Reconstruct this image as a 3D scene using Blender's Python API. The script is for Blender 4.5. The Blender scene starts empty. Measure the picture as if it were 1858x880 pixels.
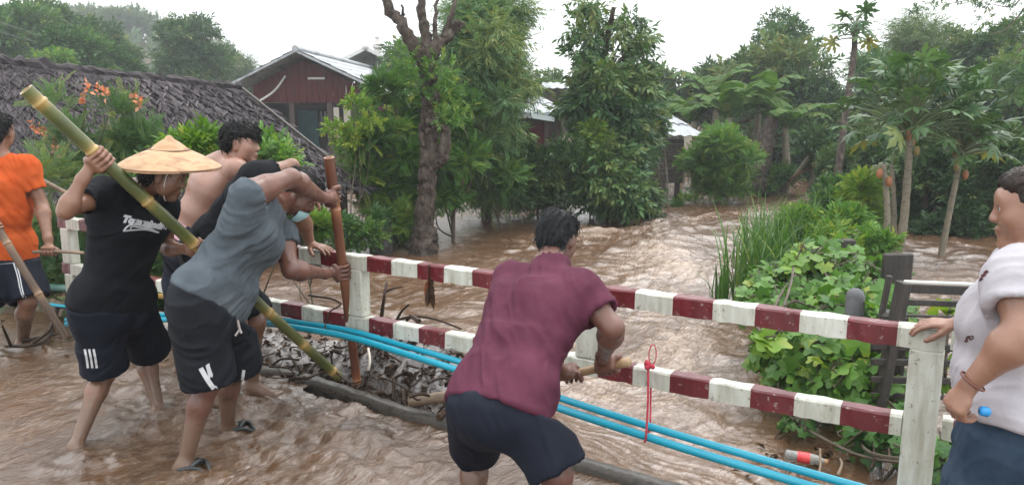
import bpy, math, random
import numpy as np
from mathutils import Vector

scene = bpy.context.scene
COL = scene.collection
V = lambda *a: np.array(a, dtype=float)

# ------------------------------------------------------------------ camera model (used to read the places of things off the photo)
F = 1377.0
TH = math.atan(240 / F); CT, ST = math.cos(TH), math.sin(TH); CAMZ = 1.65
def ray(px, py):
    xc = (px - 929) / F; yc = (440 - py) / F
    return V(xc, CT + yc * ST, -ST + yc * CT)
def P(px, py, Y):
    d = ray(px, py); t = Y / d[1]
    return V(d[0] * t, Y, CAMZ + d[2] * t)
def G(px, py, z=0.0):
    d = ray(px, py); t = (z - CAMZ) / d[2]
    return V(d[0] * t, d[1] * t, z)
RP0 = V(1.464, 2.70); RD = V(.857, -.515); RN = V(.515, .857)     # railing line, its direction and outward normal
def R3(u, v, z):
    q = RP0 - RD * u + RN * v
    return V(q[0], q[1], z)

# ------------------------------------------------------------------ noise
def _hash(ix, iy, iz, seed):
    h = (ix * 374761393 + iy * 668265263 + iz * 2147483647 + seed * 1274126177) & 0xffffffff
    h = ((h ^ (h >> 13)) * 1274126177) & 0xffffffff
    h = h ^ (h >> 16)
    return (h & 0xffff).astype(np.float64) / 65535.0
def vnoise(p, seed=0):
    i = np.floor(p).astype(np.int64); f = p - i
    f = f * f * f * (f * (f * 6 - 15) + 10)
    r = 0
    for dx in (0, 1):
        wx = f[:, 0] if dx else 1 - f[:, 0]
        for dy in (0, 1):
            wy = f[:, 1] if dy else 1 - f[:, 1]
            for dz in (0, 1):
                wz = f[:, 2] if dz else 1 - f[:, 2]
                r = r + wx * wy * wz * _hash(i[:, 0] + dx, i[:, 1] + dy, i[:, 2] + dz, seed)
    return r * 2 - 1
def fbm(p, oct=4, seed=0, gain=.5, lac=2.03):
    a, s, r = 1.0, 1.0, 0
    for k in range(oct):
        r = r + a * vnoise(p * s + 17.3 * k, seed + k); a *= gain; s *= lac
    return r
def _hash2(ix, iy, seed):
    h = ix * np.uint32(374761393) + iy * np.uint32(668265263) + np.uint32((seed * 1274126177) & 0xffffffff)
    h ^= h >> np.uint32(13); h *= np.uint32(1274126177); h ^= h >> np.uint32(16)
    return (h & np.uint32(0xffff)).astype(np.float32) * np.float32(2 / 65535.0) - np.float32(1)
def vn2(x, y, seed=0):
    fx = np.floor(x); fy = np.floor(y); ix = fx.astype(np.int32).astype(np.uint32); iy = fy.astype(np.int32).astype(np.uint32)
    u = x - fx; v = y - fy; u = u * u * u * (u * (u * 6 - 15) + 10); v = v * v * v * (v * (v * 6 - 15) + 10)
    o = np.uint32(1)
    a = _hash2(ix, iy, seed); b = _hash2(ix + o, iy, seed); c = _hash2(ix, iy + o, seed); d = _hash2(ix + o, iy + o, seed)
    a = a + (b - a) * u; c = c + (d - c) * u
    return a + (c - a) * v
def n2(x, y, seed=0, oct=4, gain=.5):
    x = np.asarray(x, np.float32); y = np.asarray(y, np.float32); r = 0; a = 1.0
    for k in range(oct):
        r = r + a * vn2(x + 17.3 * k, y - 9.1 * k, seed + k); a *= gain; x = x * 2.03; y = y * 2.03
    return r
def sstep(a, b, x):
    t = np.clip((x - a) / (b - a), 0, 1); return t * t * (3 - 2 * t)
def unit(v):
    return v / (np.linalg.norm(v) + 1e-12)

# ------------------------------------------------------------------ objects
ORG = {}
def tag(o, label=None, cat=None, group=None, kind=None):
    if label: o['label'] = label
    if cat: o['category'] = cat
    if group: o['group'] = group
    if kind: o['kind'] = kind
    return o
def thing(name, label, cat, loc=(0, 0, 0), group=None):
    o = bpy.data.objects.new(name, None); COL.objects.link(o)
    o.empty_display_size = .1
    o.location = tuple(float(c) for c in loc); ORG[o.name] = np.array(loc, float)
    return tag(o, label, cat, group)
def mesh(name, verts, faces, smooth=False, attr=None, mats=None, mi=None):
    """verts (N,3); faces: list of (M,k) index arrays"""
    me = bpy.data.meshes.new(name)
    verts = np.asarray(verts, np.float32)
    if isinstance(faces, np.ndarray): faces = [faces]
    faces = [np.asarray(f, np.int32) for f in faces if len(f)]
    me.vertices.add(len(verts)); me.vertices.foreach_set('co', verts.ravel())
    nl = sum(f.size for f in faces); npoly = sum(len(f) for f in faces)
    me.loops.add(nl); me.loops.foreach_set('vertex_index', np.concatenate([f.ravel() for f in faces]))
    me.polygons.add(npoly)
    sizes = np.concatenate([np.full(len(f), f.shape[1], np.int32) for f in faces])
    starts = np.concatenate([[0], np.cumsum(sizes)[:-1]]).astype(np.int32)
    me.polygons.foreach_set('loop_start', starts)
    me.polygons.foreach_set('loop_total', sizes)
    if mi is not None: me.polygons.foreach_set('material_index', np.asarray(mi, np.int32))
    me.polygons.foreach_set('use_smooth', np.full(npoly, bool(smooth)))
    if attr is not None:
        for k, a in attr.items():
            at = me.attributes.new(k, 'FLOAT', 'POINT'); at.data.foreach_set('value', np.asarray(a, np.float32))
    me.update(calc_edges=True)
    for m in (mats or []): me.materials.append(m)
    return me
def part(name, verts, faces, mat, parent=None, smooth=False, attr=None, mi=None):
    """one mesh object from world coordinates; parent = thing or part"""
    verts = np.asarray(verts, float)
    org = ORG.get(parent.name, np.zeros(3)) if parent is not None else np.zeros(3)
    me = mesh(name, verts - org, faces, smooth, attr, mat if isinstance(mat, (list, tuple)) else [mat], mi)
    o = bpy.data.objects.new(name, me); COL.objects.link(o)
    if parent is not None: o.parent = parent
    ORG[o.name] = org
    return o
def solo(name, verts, faces, mat, label=None, cat=None, group=None, kind=None, loc=None, smooth=False, attr=None, mi=None):
    """a top-level thing that is one mesh; its origin goes to loc (or its lowest middle)"""
    verts = np.asarray(verts, float)
    if loc is None:
        lo, hi = verts.min(0), verts.max(0); loc = V((lo[0] + hi[0]) / 2, (lo[1] + hi[1]) / 2, lo[2])
    me = mesh(name, verts - loc, faces, smooth, attr, mat if isinstance(mat, (list, tuple)) else [mat], mi)
    o = bpy.data.objects.new(name, me); COL.objects.link(o); o.location = tuple(loc); ORG[o.name] = np.array(loc)
    return tag(o, label, cat, group, kind)

class Soup:
    """collects shapes into one mesh"""
    def __init__(s): s.v = []; s.f = []; s.n = 0; s.a = []; s.m = []
    def add(s, v, f, a=0.0, m=0):
        v = np.asarray(v, float)
        if isinstance(f, np.ndarray): f = [f]
        for q in f:
            q = np.asarray(q, np.int64)
            if len(q): s.f.append(q + s.n); s.m.append(np.full(len(q), m))
        s.v.append(v); s.n += len(v)
        s.a.append(np.full(len(v), a) if np.isscalar(a) else np.asarray(a))
        return s
    def get(s):
        return np.concatenate(s.v), s.f, np.concatenate(s.a), np.concatenate(s.m)
    def part(s, name, mat, parent=None, smooth=False):
        v, f, a, m = s.get(); return part(name, v, f, mat, parent, smooth, {'v': a}, m if isinstance(mat, (list, tuple)) else None)
    def solo(s, name, mat, label=None, cat=None, group=None, kind=None, loc=None, smooth=False):
        v, f, a, m = s.get(); return solo(name, v, f, mat, label, cat, group, kind, loc, smooth, {'v': a}, m if isinstance(mat, (list, tuple)) else None)

def frame(a, b, up=None):
    w = unit(b - a)
    r = V(0, 0, 1) if up is None else np.asarray(up, float)
    if abs(np.dot(w, r)) > .98: r = V(1, 0, 0)
    u = unit(np.cross(r, w)); v = np.cross(w, u)
    return u, v, w
def tube(pts, rad, n=10, caps=True, wob=0, seed=0):
    pts = np.asarray(pts, float); rad = np.broadcast_to(np.asarray(rad, float), (len(pts),))
    T = np.gradient(pts, axis=0); T /= np.linalg.norm(T, axis=1)[:, None] + 1e-12
    u = frame(V(0, 0, 0), T[0])[0]
    vs = []
    ang = np.arange(n) * 2 * math.pi / n
    rg = np.random.default_rng(seed)
    for i in range(len(pts)):
        u = unit(u - T[i] * np.dot(u, T[i])); w = np.cross(T[i], u)
        r = rad[i] * (1 + (wob * rg.standard_normal(n) if wob else 0))
        vs.append(pts[i] + np.outer(np.cos(ang) * r, u) + np.outer(np.sin(ang) * r, w))
    v = np.concatenate(vs)
    i = np.arange(len(pts) - 1)[:, None] * n; j = np.arange(n)[None, :]; k = (j + 1) % n
    f = np.stack([i + j, i + k, i + n + k, i + n + j], -1).reshape(-1, 4)
    fs = [f]
    if caps:
        v = np.concatenate([v, pts[:1], pts[-1:]]); c0 = len(v) - 2; c1 = len(v) - 1; b = (len(pts) - 1) * n
        jj = np.arange(n); kk = (jj + 1) % n
        fs.append(np.stack([np.full(n, c0), kk, jj], 1)); fs.append(np.stack([np.full(n, c1), b + jj, b + kk], 1))
    return v, fs
def spline(pts, n=24):
    pts = np.asarray(pts, float); m = len(pts)
    if m == 2: return pts[0] + (pts[1] - pts[0]) * np.linspace(0, 1, n)[:, None]
    t = np.linspace(0, m - 1, n); out = []
    for x in t:
        i = min(int(x), m - 2); f = x - i
        p0 = pts[max(i - 1, 0)]; p1 = pts[i]; p2 = pts[i + 1]; p3 = pts[min(i + 2, m - 1)]
        out.append(.5 * (2 * p1 + (p2 - p0) * f + (2 * p0 - 5 * p1 + 4 * p2 - p3) * f * f + (3 * p1 - p0 - 3 * p2 + p3) * f ** 3))
    return np.array(out)
def box(c, ax, size, bev=0.0):
    """box centred at c with axes ax (3 unit vectors) and full sizes; bevelled edges by bev"""
    c = np.asarray(c, float); ax = np.asarray(ax, float); h = np.asarray(size, float) / 2
    if bev <= 0:
        s = np.array([[x, y, z] for x in (-1, 1) for y in (-1, 1) for z in (-1, 1)], float) * h
        f = np.array([[0, 1, 3, 2], [4, 6, 7, 5], [0, 4, 5, 1], [2, 3, 7, 6], [0, 2, 6, 4], [1, 5, 7, 3]])
        return c + s @ ax, f
    b = bev; vs = []; idx = {}
    for sx in (-1, 1):
        for sy in (-1, 1):
            for sz in (-1, 1):
                for k in range(3):
                    q = np.array([sx, sy, sz]) * (h - b); q[k] = (sx, sy, sz)[k] * h[k]
                    idx[(sx, sy, sz, k)] = len(vs); vs.append(q)
    quads = []; tris = []
    for k in range(3):
        a, bb = [(1, 2), (2, 0), (0, 1)][k]
        for s in (-1, 1):
            q = []
            for (p, r) in ((-1, -1), (1, -1), (1, 1), (-1, 1)):
                t = [0, 0, 0]; t[k] = s; t[a] = p; t[bb] = r; q.append(idx[(*t, k)])
            quads.append(q if s > 0 else q[::-1])
    for k in range(3):   # edges along axis k
        a, bb = [(1, 2), (2, 0), (0, 1)][k]
        for p in (-1, 1):
            for r in (-1, 1):
                t0 = [0, 0, 0]; t0[k] = -1; t0[a] = p; t0[bb] = r; t1 = list(t0); t1[k] = 1
                q = [idx[(*t0, a)], idx[(*t1, a)], idx[(*t1, bb)], idx[(*t0, bb)]]
                quads.append(q if p * r < 0 else q[::-1])
    for sx in (-1, 1):
        for sy in (-1, 1):
            for sz in (-1, 1):
                q = [idx[(sx, sy, sz, k)] for k in range(3)]
                tris.append(q if sx * sy * sz > 0 else q[::-1])
    return c + np.array(vs) @ ax, [np.array(quads), np.array(tris)]
def bar(a, b, w, h, up=(0, 0, 1), bev=0.0):
    a = np.asarray(a, float); b = np.asarray(b, float); u, v, ww = frame(a, b, up)
    return box((a + b) / 2, [u, v, ww], [w, h, np.linalg.norm(b - a)], bev)
I3 = np.eye(3)
def lathe(c, prof, n=24, ax=I3):
    """prof: list of (r, z) from bottom to top"""
    prof = np.asarray(prof, float); ang = np.arange(n) * 2 * math.pi / n
    v = np.concatenate([np.stack([np.cos(ang) * r, np.sin(ang) * r, np.full(n, z)], 1) for r, z in prof])
    i = np.arange(len(prof) - 1)[:, None] * n; j = np.arange(n)[None, :]; k = (j + 1) % n
    f = np.stack([i + j, i + k, i + n + k, i + n + j], -1).reshape(-1, 4)
    return np.asarray(c, float) + v @ np.asarray(ax), f
def ball(c, r, n=10, ax=I3):
    r = np.broadcast_to(np.asarray(r, float), (3,))
    ph = np.linspace(-math.pi / 2, math.pi / 2, n)
    v, f = lathe(V(0, 0, 0), [(max(math.cos(p), 1e-3), math.sin(p)) for p in ph], n * 2)
    return np.asarray(c, float) + (v * r) @ np.asarray(ax), f

# ------------------------------------------------------------------ materials
def nodes(name):
    m = bpy.data.materials.new(name); m.use_nodes = True
    nt = m.node_tree; b = nt.nodes['Principled BSDF']
    return m, nt, b
def link(nt, a, b): nt.links.new(a, b)
def texco(nt, scale=(1, 1, 1), kind='Object', rot=(0, 0, 0)):
    t = nt.nodes.new('ShaderNodeTexCoord'); mp = nt.nodes.new('ShaderNodeMapping')
    mp.inputs['Scale'].default_value = scale; mp.inputs['Rotation'].default_value = rot
    link(nt, t.outputs[kind], mp.inputs['Vector']); return mp.outputs['Vector']
def noise(nt, vec, scale, detail=4, rough=.55, dist=0):
    n = nt.nodes.new('ShaderNodeTexNoise'); n.inputs['Scale'].default_value = scale
    n.inputs['Detail'].default_value = detail; n.inputs['Roughness'].default_value = rough
    n.inputs['Distortion'].default_value = dist
    link(nt, vec, n.inputs['Vector']); return n.outputs['Fac']
def ramp(nt, fac, stops):
    r = nt.nodes.new('ShaderNodeValToRGB'); e = r.color_ramp.elements
    while len(e) < len(stops): e.new(.5)
    for q, (p, c) in zip(e, stops):
        q.position = p; q.color = (*c, 1) if len(c) == 3 else c
    link(nt, fac, r.inputs['Fac']); return r.outputs['Color']
def mixc(nt, fac, a, b, mode='MIX'):
    m = nt.nodes.new('ShaderNodeMix'); m.data_type = 'RGBA'; m.blend_type = mode
    for s, x in (('A', a), ('B', b)):
        i = [q for q in m.inputs if q.name == s and q.type == 'RGBA'][0]
        if isinstance(x, tuple): i.default_value = (*x, 1)
        else: link(nt, x, i)
    i = [q for q in m.inputs if q.name == 'Factor' and q.type == 'VALUE'][0]
    if isinstance(fac, (int, float)): i.default_value = fac
    else: link(nt, fac, i)
    return [q for q in m.outputs if q.type == 'RGBA'][0]
def bump(nt, b, h, strength=.3, dist=.01, normal=None):
    n = nt.nodes.new('ShaderNodeBump'); n.inputs['Strength'].default_value = strength; n.inputs['Distance'].default_value = dist
    link(nt, h, n.inputs['Height'])
    if normal is not None: link(nt, normal, n.inputs['Normal'])
    link(nt, n.outputs['Normal'], b.inputs['Normal']); return n.outputs['Normal']
def mat(name, c1, c2=None, scale=8, rough=.6, bs=.0, bscale=60, stretch=(1, 1, 1), spec=.5, detail=5, c3=None, rot=(0, 0, 0), bdist=.01):
    m, nt, b = nodes(name)
    b.inputs['Roughness'].default_value = rough; b.inputs['Specular IOR Level'].default_value = spec
    vec = texco(nt, stretch, rot=rot)
    if c2 is None: b.inputs['Base Color'].default_value = (*c1, 1)
    else:
        f = noise(nt, vec, scale, detail)
        st = [(.32, c1), (.68, c2)] if c3 is None else [(.3, c1), (.52, c2), (.68, c3)]
        link(nt, ramp(nt, f, st), b.inputs['Base Color'])
    if bs > 0: bump(nt, b, noise(nt, vec, bscale, 5, .6), bs, bdist)
    return m
def leafmat(name, dark, light, trans=.3, rough=.42, third=None, spec=.35):
    """leaf: colour runs with the per-sprig attribute v; a share of the light passes through"""
    m, nt, b = nodes(name)
    a = nt.nodes.new('ShaderNodeAttribute'); a.attribute_name = 'v'
    if third is None: third = (light[0] * 1.9, light[1] * 1.12, light[2] * .9)
    st = [(0., dark), (.72, light), (1., third)]
    c = ramp(nt, a.outputs['Fac'], st)
    link(nt, c, b.inputs['Base Color']); b.inputs['Roughness'].default_value = rough
    b.inputs['Specular IOR Level'].default_value = spec
    t = nt.nodes.new('ShaderNodeBsdfTranslucent')
    g = mixc(nt, 1.0, c, (1.0, 1.0, .45), 'MULTIPLY'); link(nt, g, t.inputs['Color'])
    mx = nt.nodes.new('ShaderNodeMixShader'); mx.inputs['Fac'].default_value = trans
    link(nt, b.outputs[0], mx.inputs[1]); link(nt, t.outputs[0], mx.inputs[2])
    link(nt, mx.outputs[0], nt.nodes['Material Output'].inputs['Surface'])
    return m

# ------------------------------------------------------------------ signed-distance sculpting (bodies, clothes)
class Field:
    def __init__(s, lo, hi, h):
        s.h = h; s.lo = np.asarray(lo, float) - 4 * h
        s.n = np.ceil((np.asarray(hi) - s.lo + 4 * h) / h).astype(int)
        s.a = np.full(s.n, .5, np.float32)
        s.ax = [s.lo[i] + h * np.arange(s.n[i]) for i in range(3)]
    def sub(s, lo, hi, m):
        i0 = np.clip(np.floor((lo - m - s.lo) / s.h).astype(int), 0, s.n); i1 = np.clip(np.ceil((hi + m - s.lo) / s.h).astype(int) + 1, 0, s.n)
        sl = tuple(slice(a, b) for a, b in zip(i0, i1))
        g = np.stack(np.meshgrid(*[s.ax[k][sl[k]] for k in range(3)], indexing='ij'), -1)
        return sl, g
    def union(s, prim, k=.02):
        fn, lo, hi = prim
        sl, g = s.sub(lo, hi, k + 3 * s.h)
        if g.size == 0: return
        b = fn(g).astype(np.float32); a = s.a[sl]
        h = np.clip(.5 + .5 * (b - a) / k, 0, 1)
        s.a[sl] = b + (a - b) * h - k * h * (1 - h)
    def cut(s, prim, k=.006):
        fn, lo, hi = prim
        sl, g = s.sub(lo, hi, k + 3 * s.h)
        if g.size == 0: return
        b = -fn(g).astype(np.float32); a = s.a[sl]
        h = np.clip(.5 - .5 * (b - a) / k, 0, 1)
        s.a[sl] = b + (a - b) * h + k * h * (1 - h)
    def mesh(s):
        return surfnet(s.a, s.lo, s.h)
def surfnet(A, lo, h):
    S = A < 0
    c = np.zeros(tuple(d - 1 for d in A.shape), np.int8)
    offs = [(x, y, z) for x in (0, 1) for y in (0, 1) for z in (0, 1)]
    nx, ny, nz = c.shape
    for o in offs: c += S[o[0]:o[0] + nx, o[1]:o[1] + ny, o[2]:o[2] + nz]
    act = np.argwhere((c > 0) & (c < 8))
    vals = np.stack([A[act[:, 0] + o[0], act[:, 1] + o[1], act[:, 2] + o[2]] for o in offs], 1)
    acc = np.zeros((len(act), 3)); cnt = np.zeros(len(act))
    for i in range(8):
        for j in range(i + 1, 8):
            d = [abs(offs[i][k] - offs[j][k]) for k in range(3)]
            if sum(d) != 1: continue
            a, b = vals[:, i], vals[:, j]; m = (a < 0) != (b < 0)
            t = np.where(m, a / np.where(m, a - b, 1), 0)
            p = np.array(offs[i]) + t[:, None] * (np.array(offs[j]) - np.array(offs[i]))
            acc += np.where(m[:, None], p, 0); cnt += m
    verts = lo + h * (act + acc / cnt[:, None])
    ids = np.full(c.shape, -1, np.int64); ids[tuple(act.T)] = np.arange(len(act))
    fs = []
    for k in range(3):
        sl0 = [slice(1, -1)] * 3; sl1 = [slice(1, -1)] * 3
        sl0[k] = slice(0, -1); sl1[k] = slice(1, None)
        a = S[tuple(sl0)]; b = S[tuple(sl1)]
        e = np.argwhere(a != b); 
        off = np.ones(3, int); off[k] = 0; e = e + off
        i, j = [(1, 2), (2, 0), (0, 1)][k]
        def at(di, dj):
            q = e.copy(); q[:, i] -= di; q[:, j] -= dj; return ids[q[:, 0], q[:, 1], q[:, 2]]
        q = np.stack([at(1, 1), at(0, 1), at(0, 0), at(1, 0)], 1)
        flip = ~S[e[:, 0], e[:, 1], e[:, 2]]
        q[flip] = q[flip][:, ::-1]
        fs.append(q)
    f = np.concatenate(fs); f = f[(f >= 0).all(1)]
    return verts, f
def vnormals(v, f):
    n = np.cross(v[f[:, 2]] - v[f[:, 0]], v[f[:, 3]] - v[f[:, 1]])
    out = np.zeros_like(v)
    for k in range(4): np.add.at(out, f[:, k], n)
    return out / (np.linalg.norm(out, axis=1)[:, None] + 1e-12)
def _bb(*ps, r): 
    q = np.array(ps); return q.min(0) - r, q.max(0) + r
def rc(a, b, ra, rb):
    """rounded cone"""
    a = np.asarray(a, float); b = np.asarray(b, float); ba = b - a; L2 = ba @ ba + 1e-12
    def fn(g):
        q = g - a; t = np.clip(q @ ba / L2, 0, 1)
        return np.linalg.norm(q - t[..., None] * ba, axis=-1) - (ra + (rb - ra) * t)
    return (fn, *_bb(a, b, r=max(ra, rb)))
def fc(a, b, ra, rb):
    """cone with flat ends"""
    a = np.asarray(a, float); b = np.asarray(b, float); L = np.linalg.norm(b - a); w = (b - a) / L
    def fn(g):
        q = g - a; s = q @ w
        d = np.linalg.norm(q - s[..., None] * w, axis=-1) - (ra + (rb - ra) * np.clip(s / L, 0, 1))
        return np.maximum(d, np.maximum(-s, s - L))
    return (fn, *_bb(a, b, r=max(ra, rb)))
def el(a, b, u, wa, da, wb, db, flat=False, cap=None):
    """elliptic cone along a-b; u = direction of the width; w half widths, d half depths"""
    a = np.asarray(a, float); b = np.asarray(b, float); L = np.linalg.norm(b - a); w = (b - a) / L
    u = unit(np.asarray(u, float) - w * np.dot(u, w)); v = np.cross(w, u)
    def fn(g):
        q = g - a; s = q @ w; t = np.clip(s / L, 0, 1); e = s - t * L
        x = q @ u; y = q @ v; ru = wa + (wb - wa) * t; rv = da + (db - da) * t; rw = np.minimum(ru, rv) if cap is None else cap
        if flat: e = 0 * e
        k0 = np.sqrt((x / ru) ** 2 + (y / rv) ** 2 + (e / rw) ** 2); k1 = np.sqrt((x / ru ** 2) ** 2 + (y / rv ** 2) ** 2 + (e / rw ** 2) ** 2)
        d = k0 * (k0 - 1) / np.maximum(k1, 1e-6)
        d = np.where(k0 < .02, -np.minimum(ru, rv), d)
        if flat: d = np.maximum(d, np.maximum(-s, s - L))
        return d
    return (fn, *_bb(a, b, r=max(wa, wb, da, db)))
def eo(c, ax, r):
    """ellipsoid with axes ax and radii r"""
    c = np.asarray(c, float); ax = np.asarray(ax, float); r = np.asarray(r, float)
    def fn(g):
        q = (g - c) @ ax.T
        k0 = np.linalg.norm(q / r, axis=-1); k1 = np.linalg.norm(q / r ** 2, axis=-1)
        return np.where(k0 < .02, -r.min(), k0 * (k0 - 1) / np.maximum(k1, 1e-6))
    return (fn, *_bb(c, c, r=r.max()))
def sculpt(prims, h, cuts=()):
    lo = np.min([p[0][1] for p in prims], 0); hi = np.max([p[0][2] for p in prims], 0)
    f = Field(lo, hi, h)
    for p, k in prims: f.union(p, k)
    for p, k in cuts: f.cut(p, k)
    return f.mesh()
# ================================================================== light, sky, camera
w = bpy.data.worlds.new("World"); scene.world = w; w.use_nodes = True
nt = w.node_tree; bg = nt.nodes['Background']
sky = nt.nodes.new('ShaderNodeTexSky'); sky.sky_type = 'NISHITA'; sky.sun_disc = False
SUN_EL, SUN_ROT = math.radians(58), math.radians(35)
sky.sun_elevation = SUN_EL; sky.sun_rotation = SUN_ROT; sky.air_density = 1.0; sky.dust_density = 6.0; sky.ozone_density = 1.0
# closed cloud cover over the clear sky: an overcast sky is three times as bright overhead as at the horizon
tc = nt.nodes.new('ShaderNodeTexCoord'); sx = nt.nodes.new('ShaderNodeSeparateXYZ'); link(nt, tc.outputs['Generated'], sx.inputs[0])
mr = nt.nodes.new('ShaderNodeMapRange'); mr.inputs['From Min'].default_value = 0; mr.inputs['From Max'].default_value = 1; link(nt, sx.outputs['Z'], mr.inputs['Value'])
grey = mixc(nt, mr.outputs[0], (9.2, 9.5, 9.6), (21.0, 21.6, 22.0))
cloud = mixc(nt, .88, sky.outputs[0], grey)
link(nt, cloud, bg.inputs['Color']); bg.inputs['Strength'].default_value = .1
sl = bpy.data.lights.new('sun', 'SUN'); sl.energy = .5; sl.angle = math.radians(25); sl.color = (1, .97, .92)
so = bpy.data.objects.new('sun', sl); COL.objects.link(so)
# direction towards the sun: rotation measured from +Y clockwise
sd = Vector((math.sin(SUN_ROT) * math.cos(SUN_EL), math.cos(SUN_ROT) * math.cos(SUN_EL), math.sin(SUN_EL)))
so.rotation_euler = sd.to_track_quat('Z', 'Y').to_euler()
cam = bpy.data.cameras.new('camera'); co = bpy.data.objects.new('camera', cam); COL.objects.link(co)
cam.sensor_width = 36; cam.sensor_fit = 'HORIZONTAL'; cam.lens = 36 * F / 1858; cam.clip_end = 1000; cam.clip_start = .05
co.location = (0, 0, CAMZ); co.rotation_euler = (math.pi / 2 - TH, 0, 0); scene.camera = co
scene.view_settings.view_transform = 'Standard'; scene.view_settings.look = 'None'
scene.view_settings.exposure = .82; scene.view_settings.gamma = 1
cy = scene.cycles
cy.max_bounces = 6; cy.diffuse_bounces = 3; cy.glossy_bounces = 2; cy.transmission_bounces = 4; cy.volume_bounces = 0; cy.transparent_max_bounces = 6
cy.caustics_reflective = False; cy.caustics_refractive = False; cy.sample_clamp_indirect = 4
cy.use_denoising = True
try: cy.denoiser = 'OPENIMAGEDENOISE'
except Exception: pass

# ================================================================== flood water
def muddy(name, c1, c2, foam, rough, b1, b2, s1=2.2, s2=9, foam_at=(.62, .8)):
    m, nt, b = nodes(name)
    vec = texco(nt, (1, 1, 1), 'Object', (0, 0, math.radians(31)))
    st = nt.nodes.new('ShaderNodeMapping'); st.inputs['Scale'].default_value = (1.0, .42, 1.0); link(nt, vec, st.inputs['Vector'])
    sv = st.outputs['Vector']
    n1 = noise(nt, sv, s1, 6, .62, 1.2); n2_ = noise(nt, sv, s2, 6, .65, 1.5)
    base = ramp(nt, n1, [(.3, c1), (.7, c2)])
    at = nt.nodes.new('ShaderNodeAttribute'); at.attribute_name = 'v'
    ad = nt.nodes.new('ShaderNodeMath'); ad.operation = 'ADD'; link(nt, at.outputs['Fac'], ad.inputs[0]); link(nt, n2_, ad.inputs[1])
    fo = ramp(nt, ad.outputs[0], [(foam_at[0], (0, 0, 0)), (foam_at[1], (1, 1, 1))])
    n5 = noise(nt, sv, 1.7, 5, .6, 2.6)      # silt streaks and thin foam lines carried along
    ln = ramp(nt, n5, [(.475, (0, 0, 0)), (.5, (.24, .24, .24)), (.525, (0, 0, 0))])
    base = mixc(nt, ln, base, foam)
    sd_ = nt.nodes.new('ShaderNodeMapRange'); sd_.inputs['From Min'].default_value = -.08; sd_.inputs['From Max'].default_value = -.32; link(nt, at.outputs['Fac'], sd_.inputs['Value'])
    base = mixc(nt, sd_.outputs[0], base, (.040, .023, .014))      # dark silt and shredded leaves churned up against the rail
    link(nt, mixc(nt, fo, base, foam), b.inputs['Base Color'])
    b.inputs['IOR'].default_value = 1.65; b.inputs['Specular IOR Level'].default_value = 1.0
    rr = nt.nodes.new('ShaderNodeMapRange'); rr.inputs['To Min'].default_value = rough; rr.inputs['To Max'].default_value = .42
    link(nt, fo, rr.inputs['Value'])
    ar = nt.nodes.new('ShaderNodeAttribute'); ar.attribute_name = 'r'; ra = nt.nodes.new('ShaderNodeMath'); ra.operation = 'ADD'   # far ripples too fine to mesh
    link(nt, rr.outputs[0], ra.inputs[0]); link(nt, ar.outputs['Fac'], ra.inputs[1]); link(nt, ra.outputs[0], b.inputs['Roughness'])
    nb = bump(nt, b, n2_, b1, .05)
    n3 = noise(nt, sv, 30, 4, .6, 1.0)
    bump(nt, b, n3, b2, .012, nb)
    return m
M_RIVER = muddy('muddy_river_water', (.078, .039, .020), (.142, .075, .040), (.37, .265, .19), .05, .35, .5, 3.0, 14, foam_at=(.66, 1.0))
M_DECKW = muddy('muddy_deck_water', (.062, .032, .0155), (.112, .060, .031), (.27, .18, .12), .045, .35, .5, 3.0, 15, (.80, 1.12))

M_DECKW.node_tree.nodes['Principled BSDF'].inputs['Specular IOR Level'].default_value = .7
def uv_of(x, y):
    rx, ry = x - RP0[0], y - RP0[1]
    return -(rx * RD[0] + ry * RD[1]), rx * RN[0] + ry * RN[1]
def ridged(x, y, seed, oct=4):
    r = 0; a = 1
    for k in range(oct):
        r = r + a * (1 - np.abs(vn2(x, y, seed + k)) * 2); a *= .5; x = x * 2.1; y = y * 2.1
    return r
def waves(a, b, seed, lam, amp, spread=.7, patch=.6, sharp=1.0):
    """wind-torn chop: wave trains running along b with wandering phase and patchy strength"""
    rg = np.random.default_rng(seed); z = 0; slow = 2.2 * n2(a * .8, b * .8, seed + 3, 2); a = np.asarray(a, np.float32); b = np.asarray(b, np.float32)
    for l, k in zip(lam, amp):
        for q in range(2):
            th = rg.normal(0, spread); d = (math.sin(th), math.cos(th)); f = 2 * math.pi / l
            ph = f * (a * d[0] + b * d[1]) + 2.6 * n2(a / l * .45, b / l * .45, seed + 7 * q, 2) + slow
            s = np.exp(sharp * (np.sin(ph) - 1)) - .46
            z = z + k * s * np.clip(.5 + patch * 1.6 * n2(a / l * .23 + 9 * q, b / l * .23, seed + 11 + q, 2), 0, 1.6)
    return z
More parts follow.
